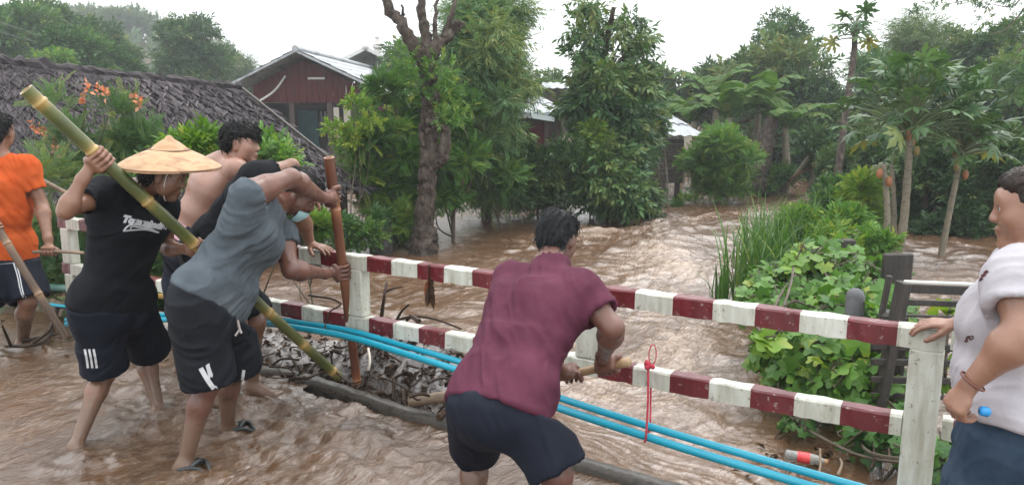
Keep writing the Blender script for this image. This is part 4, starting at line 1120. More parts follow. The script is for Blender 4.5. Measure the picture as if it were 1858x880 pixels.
# --- dark hedge and flooded garden on the right
cl = clump_set(1640, 250, 1760, 470, 13.4, 1.4, 22, 440, .16, .26)
plant('hedge_bush', 'dense dark bush behind the leaning papaya trunk', 'bush', base_at(1690, 13.6), cl, 2300, SPR, .34, L_DARK, 441, .05, nl=8)
cl = clump_set(1740, 230, 1920, 480, 13.0, 1.6, 26, 442, .14, .24)
plant('hedge_bush', 'dense dark bush behind the head of the woman', 'bush', base_at(1820, 13.2), cl, 2900, SPR, .34, L_DARK, 443, .05, nl=8)
cl = clump_set(1590, 260, 1680, 440, 14.4, 1.2, 14, 444, .2, .32)
plant('hedge_bush', 'dark bush behind the papaya trunk at the edge of the garden', 'bush', base_at(1632, 14.4), cl, 1500, SPR, .34, L_DARK, 445, .05, nl=8)
cl = clump_set(1470, 250, 1600, 360, 17.5, 1.2, 14, 446, .22, .34)
plant('hedge_bush', 'dark leafy bush overhanging the river bend on the right bank', 'bush', base_at(1535, 17.5), cl, 1500, SPRL, .36, L_DARK, 447, .04, nl=8)
cl = clump_set(1530, 300, 1612, 420, 11.4, .8, 12, 448, .2, .32)
plant('pale_bush', 'pale yellow green bush left of the papaya trunks', 'bush', base_at(1570, 11.6), cl, 1100, PIN, .26, L_LIME, 449, .03, nl=8, up=.4)
cl = clump_set(1470, 330, 1545, 420, 13.2, .8, 10, 450, .22, .34)
plant('pale_bush', 'mid green bush beside the river left of the leaning dark trunk', 'bush', base_at(1505, 13.2), cl, 900, SPRL, .28, L_MID, 451, .03, nl=8)
v, f = tube(spline([P(1512, 400, 14), P(1520, 320, 14.2), P(1535, 200, 14.6), P(1548, 110, 15), P(1552, 45, 15.2)], 24), np.linspace(.075, .05, 24), 10, wob=.05)
t = thing('tall_papaya', 'very tall slim papaya with a small tufted crown against the sky', 'tree', P(1512, 400, 14)); part('trunk', v, f, M_BARK, t, smooth=True)

# --- papayas
def palmate(size, rg):
    """seven-lobed papaya leaf lying in xy around the origin, drooping lobes"""
    S = Soup()
    for k in range(7):
        a = math.radians(-132 + 44 * k); L = size * (1 - .28 * abs(k - 3) / 3) * rg.uniform(.85, 1.1); W = L * .36; d = V(math.sin(a), math.cos(a), 0); s = V(math.cos(a), -math.sin(a), 0)
        z = lambda t: -.32 * L * t * t
        c = [(0, .02), (.3, W * .36), (.48, W * .32), (.62, W * .55), (.75, W * .30), (1.0, .004)]
        l = [d * L * t - s * w + V(0, 0, z(t) - .15 * w) for t, w in c]; m = [d * L * t + V(0, 0, z(t)) for t, w in c]; r = [d * L * t + s * w + V(0, 0, z(t) - .15 * w) for t, w in c]
        v = np.array(l + m + r); n = 6; i = np.arange(n - 1)
        S.add(v, [np.stack([i, i + 1, n + i + 1, n + i], 1), np.stack([n + i, n + i + 1, 2 * n + i + 1, 2 * n + i], 1)])
    return S
M_FRUIT = mat('papaya_fruit', (.10, .14, .04), (.36, .17, .06), 4, .4)
M_FRUITO = mat('ripe_papaya', (.20, .075, .025), (.32, .115, .04), 9, .5)
def papaya_crown(t, top, nleaf, L, size, seed, droop=0.0, dry=2):
    rg = np.random.default_rng(seed); S = Soup(); S2 = Soup()
    for i in range(nleaf):
        a = i * 2.4 + rg.uniform(-.3, .3); L_ = L * rg.uniform(.55, 1.1); e = 1.38 - 1.25 * i / nleaf + rg.uniform(-.12, .12) - droop
        d = V(math.cos(a) * math.cos(e), math.sin(a) * math.cos(e), math.sin(e)); ln = L_
        b = top - V(0, 0, .3 * i / nleaf); mid = b + d * ln * .55 + V(0, 0, .04 * L); end = b + d * ln - V(0, 0, .06 * L)
        S2.add(*tube(spline([b, mid, end], 8), np.linspace(.016, .008, 8), 5), .4)
        fw = unit(end - mid) + V(0, 0, -.10) + .25 * rg.standard_normal(3); up = unit(V(0, 0, 1) + .5 * d + .35 * rg.standard_normal(3))
        fw = unit(fw); u = unit(np.cross(fw, up)); n = np.cross(u, fw); pv, pf, _, _ = palmate(size * rg.uniform(.8, 1.15), rg).get()
        S.add(end + pv @ np.array([u, fw, n]), pf, np.clip(.4 + .22 * rg.standard_normal() + (.5 if i >= nleaf - dry else 0), 0, 1))
    S.part('crown', L_PAP, t); S2.part('petioles', M_STEM, t)
papaya_crown(t, P(1552, 42, 15.2), 18, .36, .26, 460, .35)
def papaya(trunk, seed, label, r0, nleaf, L, size, fruits, ripe=False):
    pts = spline([P(*q) for q in trunk], 22); base = pts[0].copy(); base[2] = -.9
    t = thing('papaya_tree', label, 'papaya tree', base, 'papaya trees in the flooded garden')
    pts = np.concatenate([base[None], pts]); rad = np.linspace(r0, r0 * .62, len(pts)) * (1 + .05 * np.sin(np.arange(len(pts)) * 2.1))
    v, f = tube(pts, rad, 12, wob=.03, seed=seed); part('trunk', v, f, M_PSTEM, t, smooth=True)
    if nleaf: papaya_crown(t, pts[-1], nleaf, L, size, seed)
    rg = np.random.default_rng(seed + 5)
    for k in range(fruits):
        a = rg.uniform(0, 6.28); c = pts[-1] + V(math.cos(a) * (r0 + .05), math.sin(a) * (r0 + .05), -.12 - .11 * k)
        v, f = ball(c, (.042, .042, .072), 8); part('fruit', v, f, M_FRUITO if ripe or k % 3 == 1 else M_FRUIT, t, smooth=True)
papaya([(1628, 470, 10.7), (1640, 400, 10.7), (1648, 300, 10.7), (1652, 215, 10.7)], 470, 'large papaya with broad crown of lobed leaves and a straight trunk', .066, 84, .98, .27, 4)
papaya([(1706, 470, 10.9), (1722, 390, 10.9), (1738, 310, 10.9), (1748, 245, 10.9)], 480, 'papaya with slim trunk leaning right and orange fruit under its crown', .048, 64, .88, .26, 5)
papaya([(1607, 462, 10.4), (1610, 380, 10.4), (1603, 298, 10.4)], 490, 'short bare papaya stem topped by a single ripe fruit', .050, 0, 0, 0, 2, True)
papaya([(1620, 462, 10.9), (1622, 380, 10.9), (1618, 300, 10.9)], 495, 'thin leafless papaya stem close to the large papaya trunk', .045, 2, .25, .2, 0)

# --- grass and vines on the near right bank
M_GRASS = leafmat('grass_blades', (.030, .080, .018), (.085, .19, .035), .35, .4)
def grass(clumps, n, hmin, hmax, seed, label, base):
    rg = np.random.default_rng(seed); S = Soup()
    for i in range(n):
        c, r = clumps[rg.integers(len(clumps))]; p = V(c[0] + rg.normal(0, r), c[1] + rg.normal(0, r), c[2] - .1); a = rg.uniform(0, 6.28); h = rg.uniform(hmin, hmax); w = rg.uniform(.008, .016)
        d = V(math.cos(a), math.sin(a), 0); s = V(-d[1], d[0], 0); ln = rg.uniform(.1, .75); k = 6; tt = np.linspace(0, 1, k)
        mid = p + np.outer(tt, V(0, 0, h)) * (1 - .30 * ln * tt[:, None] ** 2) + np.outer(tt ** 2.2 * h * ln * .75, d); ww = w * (1 - tt ** 2.5)[:, None] + .0008
        v = np.concatenate([mid - s * ww, mid + s * ww]); j = np.arange(k - 1)
        S.add(v, np.stack([j, j + 1, k + j + 1, k + j], 1), np.clip(.5 + .25 * rg.standard_normal(), 0, 1))
    return S.solo('tall_grass', M_GRASS, label, 'grass', kind='stuff')
def gq(px, py, z=-.3): q = G(px, py, z); return q
grass([(gq(1362, 545), .14), (gq(1392, 530), .16), (gq(1420, 520), .2), (gq(1440, 510), .22), (gq(1385, 500), .16), (gq(1425, 480), .24), (gq(1470, 470), .3)], 620, .55, 1.2, 500, 'tall coarse grass leaning over the river on the right bank', None)
grass([(gq(1308, 540), .06)], 14, .3, .6, 501, 'loose tuft of grass at the edge of the river', None)
HEART = []
for s in range(3):
    S = Soup(); S.add(*heart(1, 1.0 + .1 * s, 5 + s % 2)); HEART.append(S)
def vine(name, label, clumps, n, size, m, seed, base, droop=.2):
    t = thing(name, label, 'vine', base); rg = np.random.default_rng(seed)
    p, d, k = crown_pts(clumps, n, rg, .75)
    upv = d * .8 + V(0, -.45, .55) + .35 * rg.standard_normal((n, 3)); fwd = rg.standard_normal((n, 3)) * .8 + V(0, -.4, -.5)
    val = .42 + .25 * rg.standard_normal(n); S = instance(HEART, p, fwd, upv, size * rg.uniform(.5, 1.2, n), np.clip(val, 0, 1), rg)
    S.part('leaves', m, t); S = Soup()
    for i in range(0, n, 3):
        c = clumps[k[i]][0]; S.add(*tube(spline([c, (c + p[i]) / 2 + .08 * rg.standard_normal(3), p[i]], 6), .006, 5))
    for a, b in zip(clumps[:-1], clumps[1:]): S.add(*tube(spline([a[0], (a[0] + b[0]) / 2 + .1 * rg.standard_normal(3), b[0]], 8), .010, 5))
    S.part('stems', M_TWIG, t); return t
cl = [(P(px, py, Y), V(r, r, r * .8)) for px, py, Y, r in ((1420, 520, 6.4, .28), (1470, 500, 6.6, .3), (1520, 500, 6.4, .26), (1400, 560, 6.0, .26), (1460, 560, 5.9, .28), (1520, 550, 5.7, .24), (1580, 520, 6.2, .24), (1600, 560, 5.4, .2), (1490, 480, 7.2, .3))]
vine('leafy_vine', 'mound of bright vine leaves on the bank above the rail', cl, 1500, .115, L_BRIGHT, 510, gq(1460, 640, -.4))
cl = [(P(px, py, Y), V(r, r, r * 1.1)) for px, py, Y, r in ((1420, 640, 5.2, .2), (1480, 640, 5.1, .24), (1540, 640, 4.9, .22), (1440, 700, 5.0, .2), (1500, 700, 4.8, .22), (1560, 700, 4.6, .2), (1600, 620, 4.8, .18), (1530, 590, 5.2, .24), (1395, 655, 5.3, .12))]
vine('leafy_vine', 'darker squash vine leaves hanging behind the lower rail', cl, 900, .135, L_BRIGHT, 520, gq(1500, 780, -.4))
cl = [(P(px, py, Y), V(r, r, r * .8)) for px, py, Y, r in ((1400, 615, 4.9, .06), (1440, 480, 6.3, .08), (1405, 490, 6.4, .07), (1390, 610, 4.95, .05), (1470, 470, 6.4, .08), (1700, 640, 4.6, .08), (1715, 700, 4.5, .06), (1720, 575, 4.4, .06))]
vine('lime_vine', 'few large lime coloured leaves standing out of the vine mound', cl, 70, .16, L_LIME, 530, gq(1440, 700, -.4))
cl = [(P(px, py, Y), V(r, r, r)) for px, py, Y, r in ((1640, 820, 4.0, .12), (1600, 790, 4.2, .14), (1640, 760, 4.1, .12), (1560, 800, 4.3, .1), (1720, 840, 3.6, .12), (1450, 770, 4.6, .1))]
vine('leafy_vine', 'sparse vine leaves low beside the end post of the railing', cl, 170, .10, L_MID, 540, gq(1610, 850, -.3))
cl = clump_set(1440, 395, 1600, 500, 8.2, 1.2, 14, 545, .2, .32)
plant('weed_patch', 'bright weeds growing on the bank behind the grass', 'plant', base_at(1500, 8.4), cl, 1300, PIN + SPRL, .22, L_BRIGHT, 546, .015, nl=10, up=.8)

# --- trees on the left behind the hut and along the ridge
wood_tree(25, 20, 100, 36, 150, 600, SPRL, .7, L_MID, 900, 'mid green tree at the top left corner behind the thatched hut', 12, .16)
wood_tree(112, 15, 150, 40, 150, 602, SPRL, .8, L_BLUEG, 1500, 'broad dark tree behind the left part of the thatched hut', 18, .2)
wood_tree(345, 45, 115, 42, 160, 604, SPRL, .8, L_BLUEG, 1200, 'dark rounded tree in the gap between hut and red house', 16, .2)
wood_tree(160, 62, 110, 33, 150, 606, SPRL, .7, L_MID, 900, 'yellow green tree above the hut ridge', 14, .14)
wood_tree(105, 100, 60, 30, 128, 608, SPRL, .5, L_BRIGHT, 300, 'small bright bush showing over the hut ridge', 8, .06)
wood_tree(410, 98, 90, 46, 160, 610, BAM, 1.2, L_FAR, 900, 'pale drooping tree beside the left eave of the red house', 12, .15)
wood_tree(243, 90, 34, 38, 150, 612, SPRL, .6, L_DARK, 260, 'narrow dark conifer shaped tree on the slope', 9, .1)
wood_tree(205, 80, 60, 50, 160, 613, SPRL, .9, L_FAR, 500, 'hazy round tree on the slope left of the narrow dark tree', 10, .14)
rg = np.random.default_rng(77)
for k, (px, top, Y) in enumerate(((62, 22, 105), (82, 18, 108), (178, 42, 104), (193, 38, 110), (208, 46, 103), (226, 50, 108), (246, 52, 104), (262, 50, 112), (282, 54, 105), (302, 62, 108), (320, 70, 103), (48, 30, 110), (155, 30, 108), (395, 80, 112), (415, 92, 106))):
    q = P(px, 100, Y); g = wz(q[0], Y); tz = P(px, top, Y)[2]; hh = max(tz - g, 3.0)
    cl = [(V(q[0] + rg.normal(0, .9), Y + rg.normal(0, 1), g + hh * s), V(1, 1, .8) * rg.uniform(.8, 1.5)) for s in (.55, .7, .8, .92, .75)]
    plant('ridge_tree', 'thin hazy tree standing on the crest of the far hill', 'tree', V(q[0], Y, g - .3), cl, 200, SPRL, 1.3, L_FAR, 620 + 3 * k, .16, M_BARK, nl=5, group='trees along the hill crest')
# scrub on the hill slope reads as one mass
rg = np.random.default_rng(88); n = 2600
y = rg.uniform(50, 118, n); x = rg.uniform(-.9, .2, n) * y; z = ground_z(x, y)
ok = z > 2.0; p = np.stack([x, y, z], 1)[ok]; n = len(p)
S = instance(SPRL, p, V(0, 0, 1) + .6 * rg.standard_normal((n, 3)), rg.standard_normal((n, 3)), rg.uniform(1.0, 2.6, n), np.clip(.4 + .2 * rg.standard_normal(n), 0, 1), rg)
S.solo('hillside_scrub', L_FAR, 'scrub covering the slope of the far hill', 'scrub', kind='stuff')
# background tree line that closes the view behind the houses
for k, (px, top, w, Y, bot) in enumerate(((470, 150, 160, 48, 230), (760, 90, 170, 34, 260), (860, 120, 150, 38, 260), (1090, 140, 140, 40, 240), (1150, 170, 110, 36, 260))):
    wood_tree(px, top, w, Y, bot, 700 + 4 * k, SPRL, .9, L_FAR, 900, ('far tree behind the red house roof', 'far tree behind the bare tree', 'far tree behind the feathery tree', 'far tree behind the dark tree', 'far tree behind the right side of the dark tree')[k], 14, .2)
# ================================================================== people
def skin(name, c, dark):
    m, nt, b = nodes(name); vec = texco(nt)
    n = noise(nt, vec, 9, 5, .6)
    col = ramp(nt, n, [(.3, dark), (.7, c)])
    a = nt.nodes.new('ShaderNodeAttribute'); a.attribute_name = 'v'      # lips, nails and the like
    col = mixc(nt, a.outputs['Fac'], col, (.16, .05, .04)); sx = nt.nodes.new('ShaderNodeSeparateXYZ'); link(nt, vec, sx.inputs[0])        # dried and wet mud on the shins
    ma = nt.nodes.new('ShaderNodeMath'); ma.operation = 'MULTIPLY_ADD'; link(nt, noise(nt, vec, 22, 5, .65), ma.inputs[0]); ma.inputs[1].default_value = -.42; link(nt, sx.outputs['Z'], ma.inputs[2])
    col = mixc(nt, ramp(nt, ma.outputs[0], [(.0, (.85, .85, .85)), (.14, (0, 0, 0))]), col, (.13, .078, .05))
    link(nt, col, b.inputs['Base Color'])
    link(nt, ramp(nt, noise(nt, vec, 14, 4, .6), [(.35, (.24,) * 3), (.65, (.52,) * 3)]), b.inputs['Roughness']); b.inputs['Specular IOR Level'].default_value = .5
    b.inputs['Subsurface Weight'].default_value = .08; b.inputs['Subsurface Radius'].default_value = (.02, .008, .004); b.inputs['Subsurface Scale'].default_value = .4
    bump(nt, b, noise(nt, vec, 160, 3, .6), .12, .002); return m
SK_TAN = skin('tan_skin', (.235, .118, .074), (.17, .080, .049))
SK_DARK = skin('dark_tan_skin', (.16, .070, .048), (.11, .047, .033))
SK_PALE = skin('light_tan_skin', (.31, .165, .12), (.24, .125, .088))
SK_WOM = skin('woman_skin', (.27, .138, .092), (.20, .098, .064))
def cloth(name, c, c2, rough=.85, wet=None, scale=7, bs=.25, weave=420):
    m, nt, b = nodes(name); vec = texco(nt); n = noise(nt, vec, scale, 5, .6)
    col = ramp(nt, n, [(.35, c), (.7, c2)]); link(nt, col, b.inputs['Base Color'])
    b.inputs['Roughness'].default_value = rough; b.inputs['Specular IOR Level'].default_value = .16
    n1 = bump(nt, b, noise(nt, vec, 26, 5, .6, .8), bs, .01)
    bump(nt, b, noise(nt, vec, weave, 2, .5), .15, .001, n1); return m
C_ORANGE = cloth('orange_shirt', (.42, .066, .012), (.53, .105, .024))
C_BLACK = cloth('black_tee', (.004, .005, .007), (.008, .009, .012))
C_NAVY = cloth('navy_shorts', (.005, .007, .014), (.010, .013, .023), .7)
C_BLACKS = cloth('black_shorts', (.005, .006, .009), (.011, .013, .018), .6)
C_GREY = cloth('grey_tee', (.060, .073, .086), (.095, .112, .126))
C_PURPLE = cloth('purple_polo', (.070, .017, .033), (.105, .028, .050))
C_WHITE = cloth('white_tee', (.34, .32, .345), (.43, .40, .425))
C_DENIM = cloth('denim_shorts', (.016, .030, .052), (.040, .062, .095), .85)
C_PINK = cloth('pink_waistband', (.42, .24, .29), (.52, .33, .37))
C_PRINT = cloth('white_print', (.50, .51, .53), (.60, .61, .63), .7)
C_PRINTD = cloth('dark_print', (.06, .02, .02), (.10, .03, .03), .7)
C_WOOL = cloth('black_glove', (.008, .008, .010), (.015, .015, .018))
H_BLACK = mat('black_hair', (.003, .003, .0035), (.009, .008, .008), 30, .55, .4, 90, stretch=(1, 1, .25), spec=.22)
H_BROWN = mat('dark_brown_hair', (.008, .006, .005), (.026, .014, .010), 26, .5, .4, 80, stretch=(1, 1, .3), spec=.3)
H_GREY = mat('greying_hair', (.006, .007, .008), (.020, .022, .024), 30, .6, .6, 80, spec=.2)
M_EYEW = mat('eye_white', (.6, .58, .55), rough=.2); M_EYED = mat('eye_dark', (.01, .008, .007), rough=.15)
M_RUBBER = mat('dark_rubber', (.008, .010, .010), (.02, .024, .024), 8, .4)
M_BOOT = mat('maroon_rubber_boot', (.055, .012, .014), (.09, .022, .022), 6, .35)
M_MASK = mat('mask_cloth', (.34, .58, .62), (.46, .68, .70), 8, .8)
M_STRAP = mat('white_strap', (.65, .6, .58), rough=.8)

class Figure:
    """joint positions (metres); mid joints are solved so that the limbs keep their lengths"""
    def __init__(s, J):
        s.j = {}
        for k, q in J.items():
            s.j[k] = V(*q[1:]) if q[0] == 'w' else P(*q)
    def bend(s, a, m, b, L1, L2, span=.35):
        """move joint m along its sight line so both bones come close to their lengths"""
        q = s.j[m]; d = q - V(0, 0, CAMZ); d = d / d[1]; best = None
        for t in np.linspace(q[1] - span, q[1] + span, 141):
            p = V(0, 0, CAMZ) + d * t
            e = (np.linalg.norm(p - s.j[a]) - L1) ** 2 + (np.linalg.norm(p - s.j[b]) - L2) ** 2 + .02 * (t - q[1]) ** 2
            if best is None or e < best[0]: best = (e, p)
        s.j[m] = best[1]
    def reach(s, a, b, L, sign):
        """joint b on its sight line at bone length L from a, away (+1) or near (-1)"""
        d = unit(s.j[b] - V(0, 0, CAMZ)); o = V(0, 0, CAMZ) - s.j[a]; B = o @ d; C_ = o @ o - L * L; D = B * B - C_
        t = -B + (sign * math.sqrt(D) if D > 0 else 0); s.j[b] = V(0, 0, CAMZ) + d * t

def hand_grip(wr, c, axis, R, pd, s=1.0, thumb=1, spread=1.0):
    """fingers closed round a pole: c on the pole axis, pd from the axis to the palm"""
    a = unit(axis); pd = unit(pd - a * np.dot(pd, a)); t = np.cross(a, pd); out = []
    pal = c + pd * (R + .013 * s)
    out.append((el(pal - a * .030 * s, pal + a * .032 * s, t, .038 * s, .015 * s, .036 * s, .015 * s), .014))
    kn = pal + t * .030 * s
    out.append((rc(wr, pal - t * .014 * s, .027 * s, .024 * s), .022))
    for k, (o, rf, ln) in enumerate(((-.033, .0082, .82), (-.011, .0092, 1.0), (.0115, .0092, 1.02), (.033, .0086, .92))):
        pts = []
        for ang in np.radians([48, 95, 150, 205]) * (.9 + .1 * ln):
            pts.append(c + a * o * s * spread + (pd * math.cos(ang) + t * math.sin(ang)) * (R + rf * s * 1.05))
        base = pal + a * o * s + t * .020 * s
        ch = [base] + pts
        for i in range(len(ch) - 1): out.append((rc(ch[i], ch[i + 1], rf * s * (1.12 - .05 * i), rf * s * (1.07 - .05 * i)), .004))
    tb = pal + a * .030 * s * thumb - t * .012 * s
    pts = [tb]
    for ang, up in ((-40, .052), (-85, .052), (-125, .040)):
        r = math.radians(ang); pts.append(c + a * up * s * thumb + (pd * math.cos(r) + t * math.sin(r)) * (R + .011 * s))
    for i in range(3): out.append((rc(pts[i], pts[i + 1], .0125 * s - .001 * i, .0115 * s - .001 * i), .006))
    return out
def hand_open(wr, d, n, s=1.0, curl=(.35, .5, .4), thumb=1, spread=.10, thumb_in=.5, bend0=0.0):
    """hand from wrist along d; n = back of the hand; fingers bend away from n"""
    d = unit(d); n = unit(n - d * np.dot(n, d)); t = np.cross(d, n) * thumb; out = []
    k0 = wr + d * .085 * s
    out.append((el(wr + d * .015 * s, k0, t, .028 * s, .018 * s, .040 * s, .014 * s), .014))
    for o, rf, ln in ((-.031, .0085, .78), (-.0105, .0094, .96), (.0105, .0096, 1.0), (.031, .0092, .92)):
        p = k0 + t * o * s - d * abs(o) * .12 * s; dd = unit(d + t * o / .031 * spread); a = bend0
        out.append((rc(p - d * .03 * s, p, rf * s * 1.15, rf * s * 1.15), .006))
        for i, (L, cu) in enumerate(zip((.040, .026, .022), curl)):
            a += cu; q = p + (dd * math.cos(a) - n * math.sin(a)) * L * ln * s
            out.append((rc(p, q, rf * s * (1.08 - .06 * i), rf * s * (1.02 - .07 * i)), .004)); p = q
    p = wr + d * .022 * s + t * .024 * s - n * .006 * s
    dd = unit(d * .75 + t * (1 - thumb_in) - n * thumb_in * .8)
    for i, L in enumerate((.042, .032, .026)):
        q = p + dd * L * s; out.append((rc(p, q, (.0145 - .0015 * i) * s, (.013 - .0015 * i) * s), .007)); p = q; dd = unit(dd + d * .25 - t * .12 - n * .12)
    return out
def head_prims(c, f, u, s=1.0, fat=1.0):
    """head centred between the ears; f = where the face looks, u = up"""
    f = unit(f); u = unit(u - f * np.dot(u, f)); r = np.cross(f, u); ax = np.array([r, f, u])
    L = lambda x, y, z: c + (r * x + f * y + u * z) * s
    R = lambda *q: np.array(q) * s
    o = [(eo(L(0, -.012, .040), ax, R(.077, .096, .084)), .01),
         (eo(L(0, .030, -.010), ax, R(.066 * fat, .066, .080)), .03),
         (el(L(0, .035, -.030), L(0, .056, -.088), r, .056 * fat * s, .050 * s, .034 * fat * s, .036 * s), .03),
         (eo(L(0, .078, -.100), ax, R(.022, .018, .017)), .02),
         (eo(L(0, .076, .040), ax, R(.056, .026, .030)), .03),
         (rc(L(-.045, .074, .024), L(.045, .074, .024), .014 * s, .014 * s), .02)]
    for q in (-1, 1):
        o += [(eo(L(q * .046 * fat, .060, -.022), ax, R(.024, .026, .026)), .03),
              (eo(L(q * .050 * fat, .028, -.062), ax, R(.022, .030, .030)), .03),
              (eo(L(q * .031, .080, .008), ax, R(.016, .014, .011)), .006),
              (eo(L(q * .031, .0862, .0142), ax, R(.0165, .0105, .0058)), .004),
              (eo(L(q * .0115, .101, -.027), ax, R(.011, .012, .009)), .008),
              (eo(L(q * .079, -.006, -.002), np.array([r * .9 + f * q * -.35, f, u]), R(.009, .020, .032)), .008),
              (eo(L(q * .080, -.002, -.026), ax, R(.008, .012, .012)), .008)]
    o += [(rc(L(0, .090, .018), L(0, .108, -.022), .0085 * s, .0118 * s), .012),
          (eo(L(0, .095, -.056), ax, R(.024, .012, .0075)), .008), (eo(L(0, .092, -.069), ax, R(.020, .012, .0085)), .008)]
    return o, L, ax
def head_cuts(L, ax, s):
    o = []
    for q in (-1, 1): o.append((eo(L(q * .031, .100, .010), ax, np.array([.015, .012, .007]) * s), .010))
    o.append((eo(L(0, .110, -.0625), ax, np.array([.020, .010, .0018]) * s), .004))
    return o
def limb3(a, b, r0, rm, r1, at=.35, off=None):
    m = a + (b - a) * at + (0 if off is None else off)
    return [(rc(a, m, r0, rm), .02), (rc(m, b, rm, r1), .03)]
def foot_prims(an, d, s=1.0):
    d = unit(V(d[0], d[1], 0)); z = an[2]; side = V(-d[1], d[0], 0); fl = V(an[0], an[1], an[2] - .052)
    return [(rc(an, fl - d * .035 * s + V(0, 0, .02), .034 * s, .034 * s), .02),
            (el(fl - d * .02 * s + V(0, 0, .02), fl + d * .13 * s, side, .036 * s, .036 * s, .046 * s, .020 * s), .03),
            (rc(an, fl + d * .07 * s + V(0, 0, .016), .036 * s, .028 * s), .03)] + \
           [(rc(fl + d * .13 * s + side * o * s, fl + d * (.168 - abs(o - .02) * .6) * s + side * o * s, .011 * s, .010 * s), .006) for o in (-.036, -.018, 0, .018, .036)]
def folds(v, n, f1, f2, a1, a2, axis, seed):
    """cloth folds: long ridges across `axis`, finer crumples over them"""
    axis = unit(axis); u, w, _ = frame(V(0, 0, 0), axis)
    q = np.stack([v @ axis * f1, v @ u * f1 * .28, v @ w * f1 * .28], 1)
    q = q + .5 * np.stack([vnoise(v * 7, seed + 5), vnoise(v * 7 + 9, seed + 6), vnoise(v * 7 + 5, seed + 7)], 1)
    r = 1 - 2 * np.abs(vnoise(q, seed))
    q2 = np.stack([v @ axis * f2, v @ u * f2 * .22, v @ w * f2 * .22], 1) + .6 * q
    r2 = 1 - 2 * np.abs(vnoise(q2, seed + 1))
    amp = .55 + .45 * vnoise(v * 5, seed + 3)
    return v + n * (a1 * r * amp + a2 * r2 * (.6 + .4 * amp))[:, None]
def relax(v, f, it=2):
    for _ in range(it):
        s = np.zeros_like(v); c = np.zeros(len(v))
        for a, b in ((0, 1), (1, 2), (2, 3), (3, 0)):
            np.add.at(s, f[:, a], v[f[:, b]]); np.add.at(s, f[:, b], v[f[:, a]]); np.add.at(c, f[:, a], 1); np.add.at(c, f[:, b], 1)
        v = v + .5 * (s / np.maximum(c, 1)[:, None] - v)
    return v

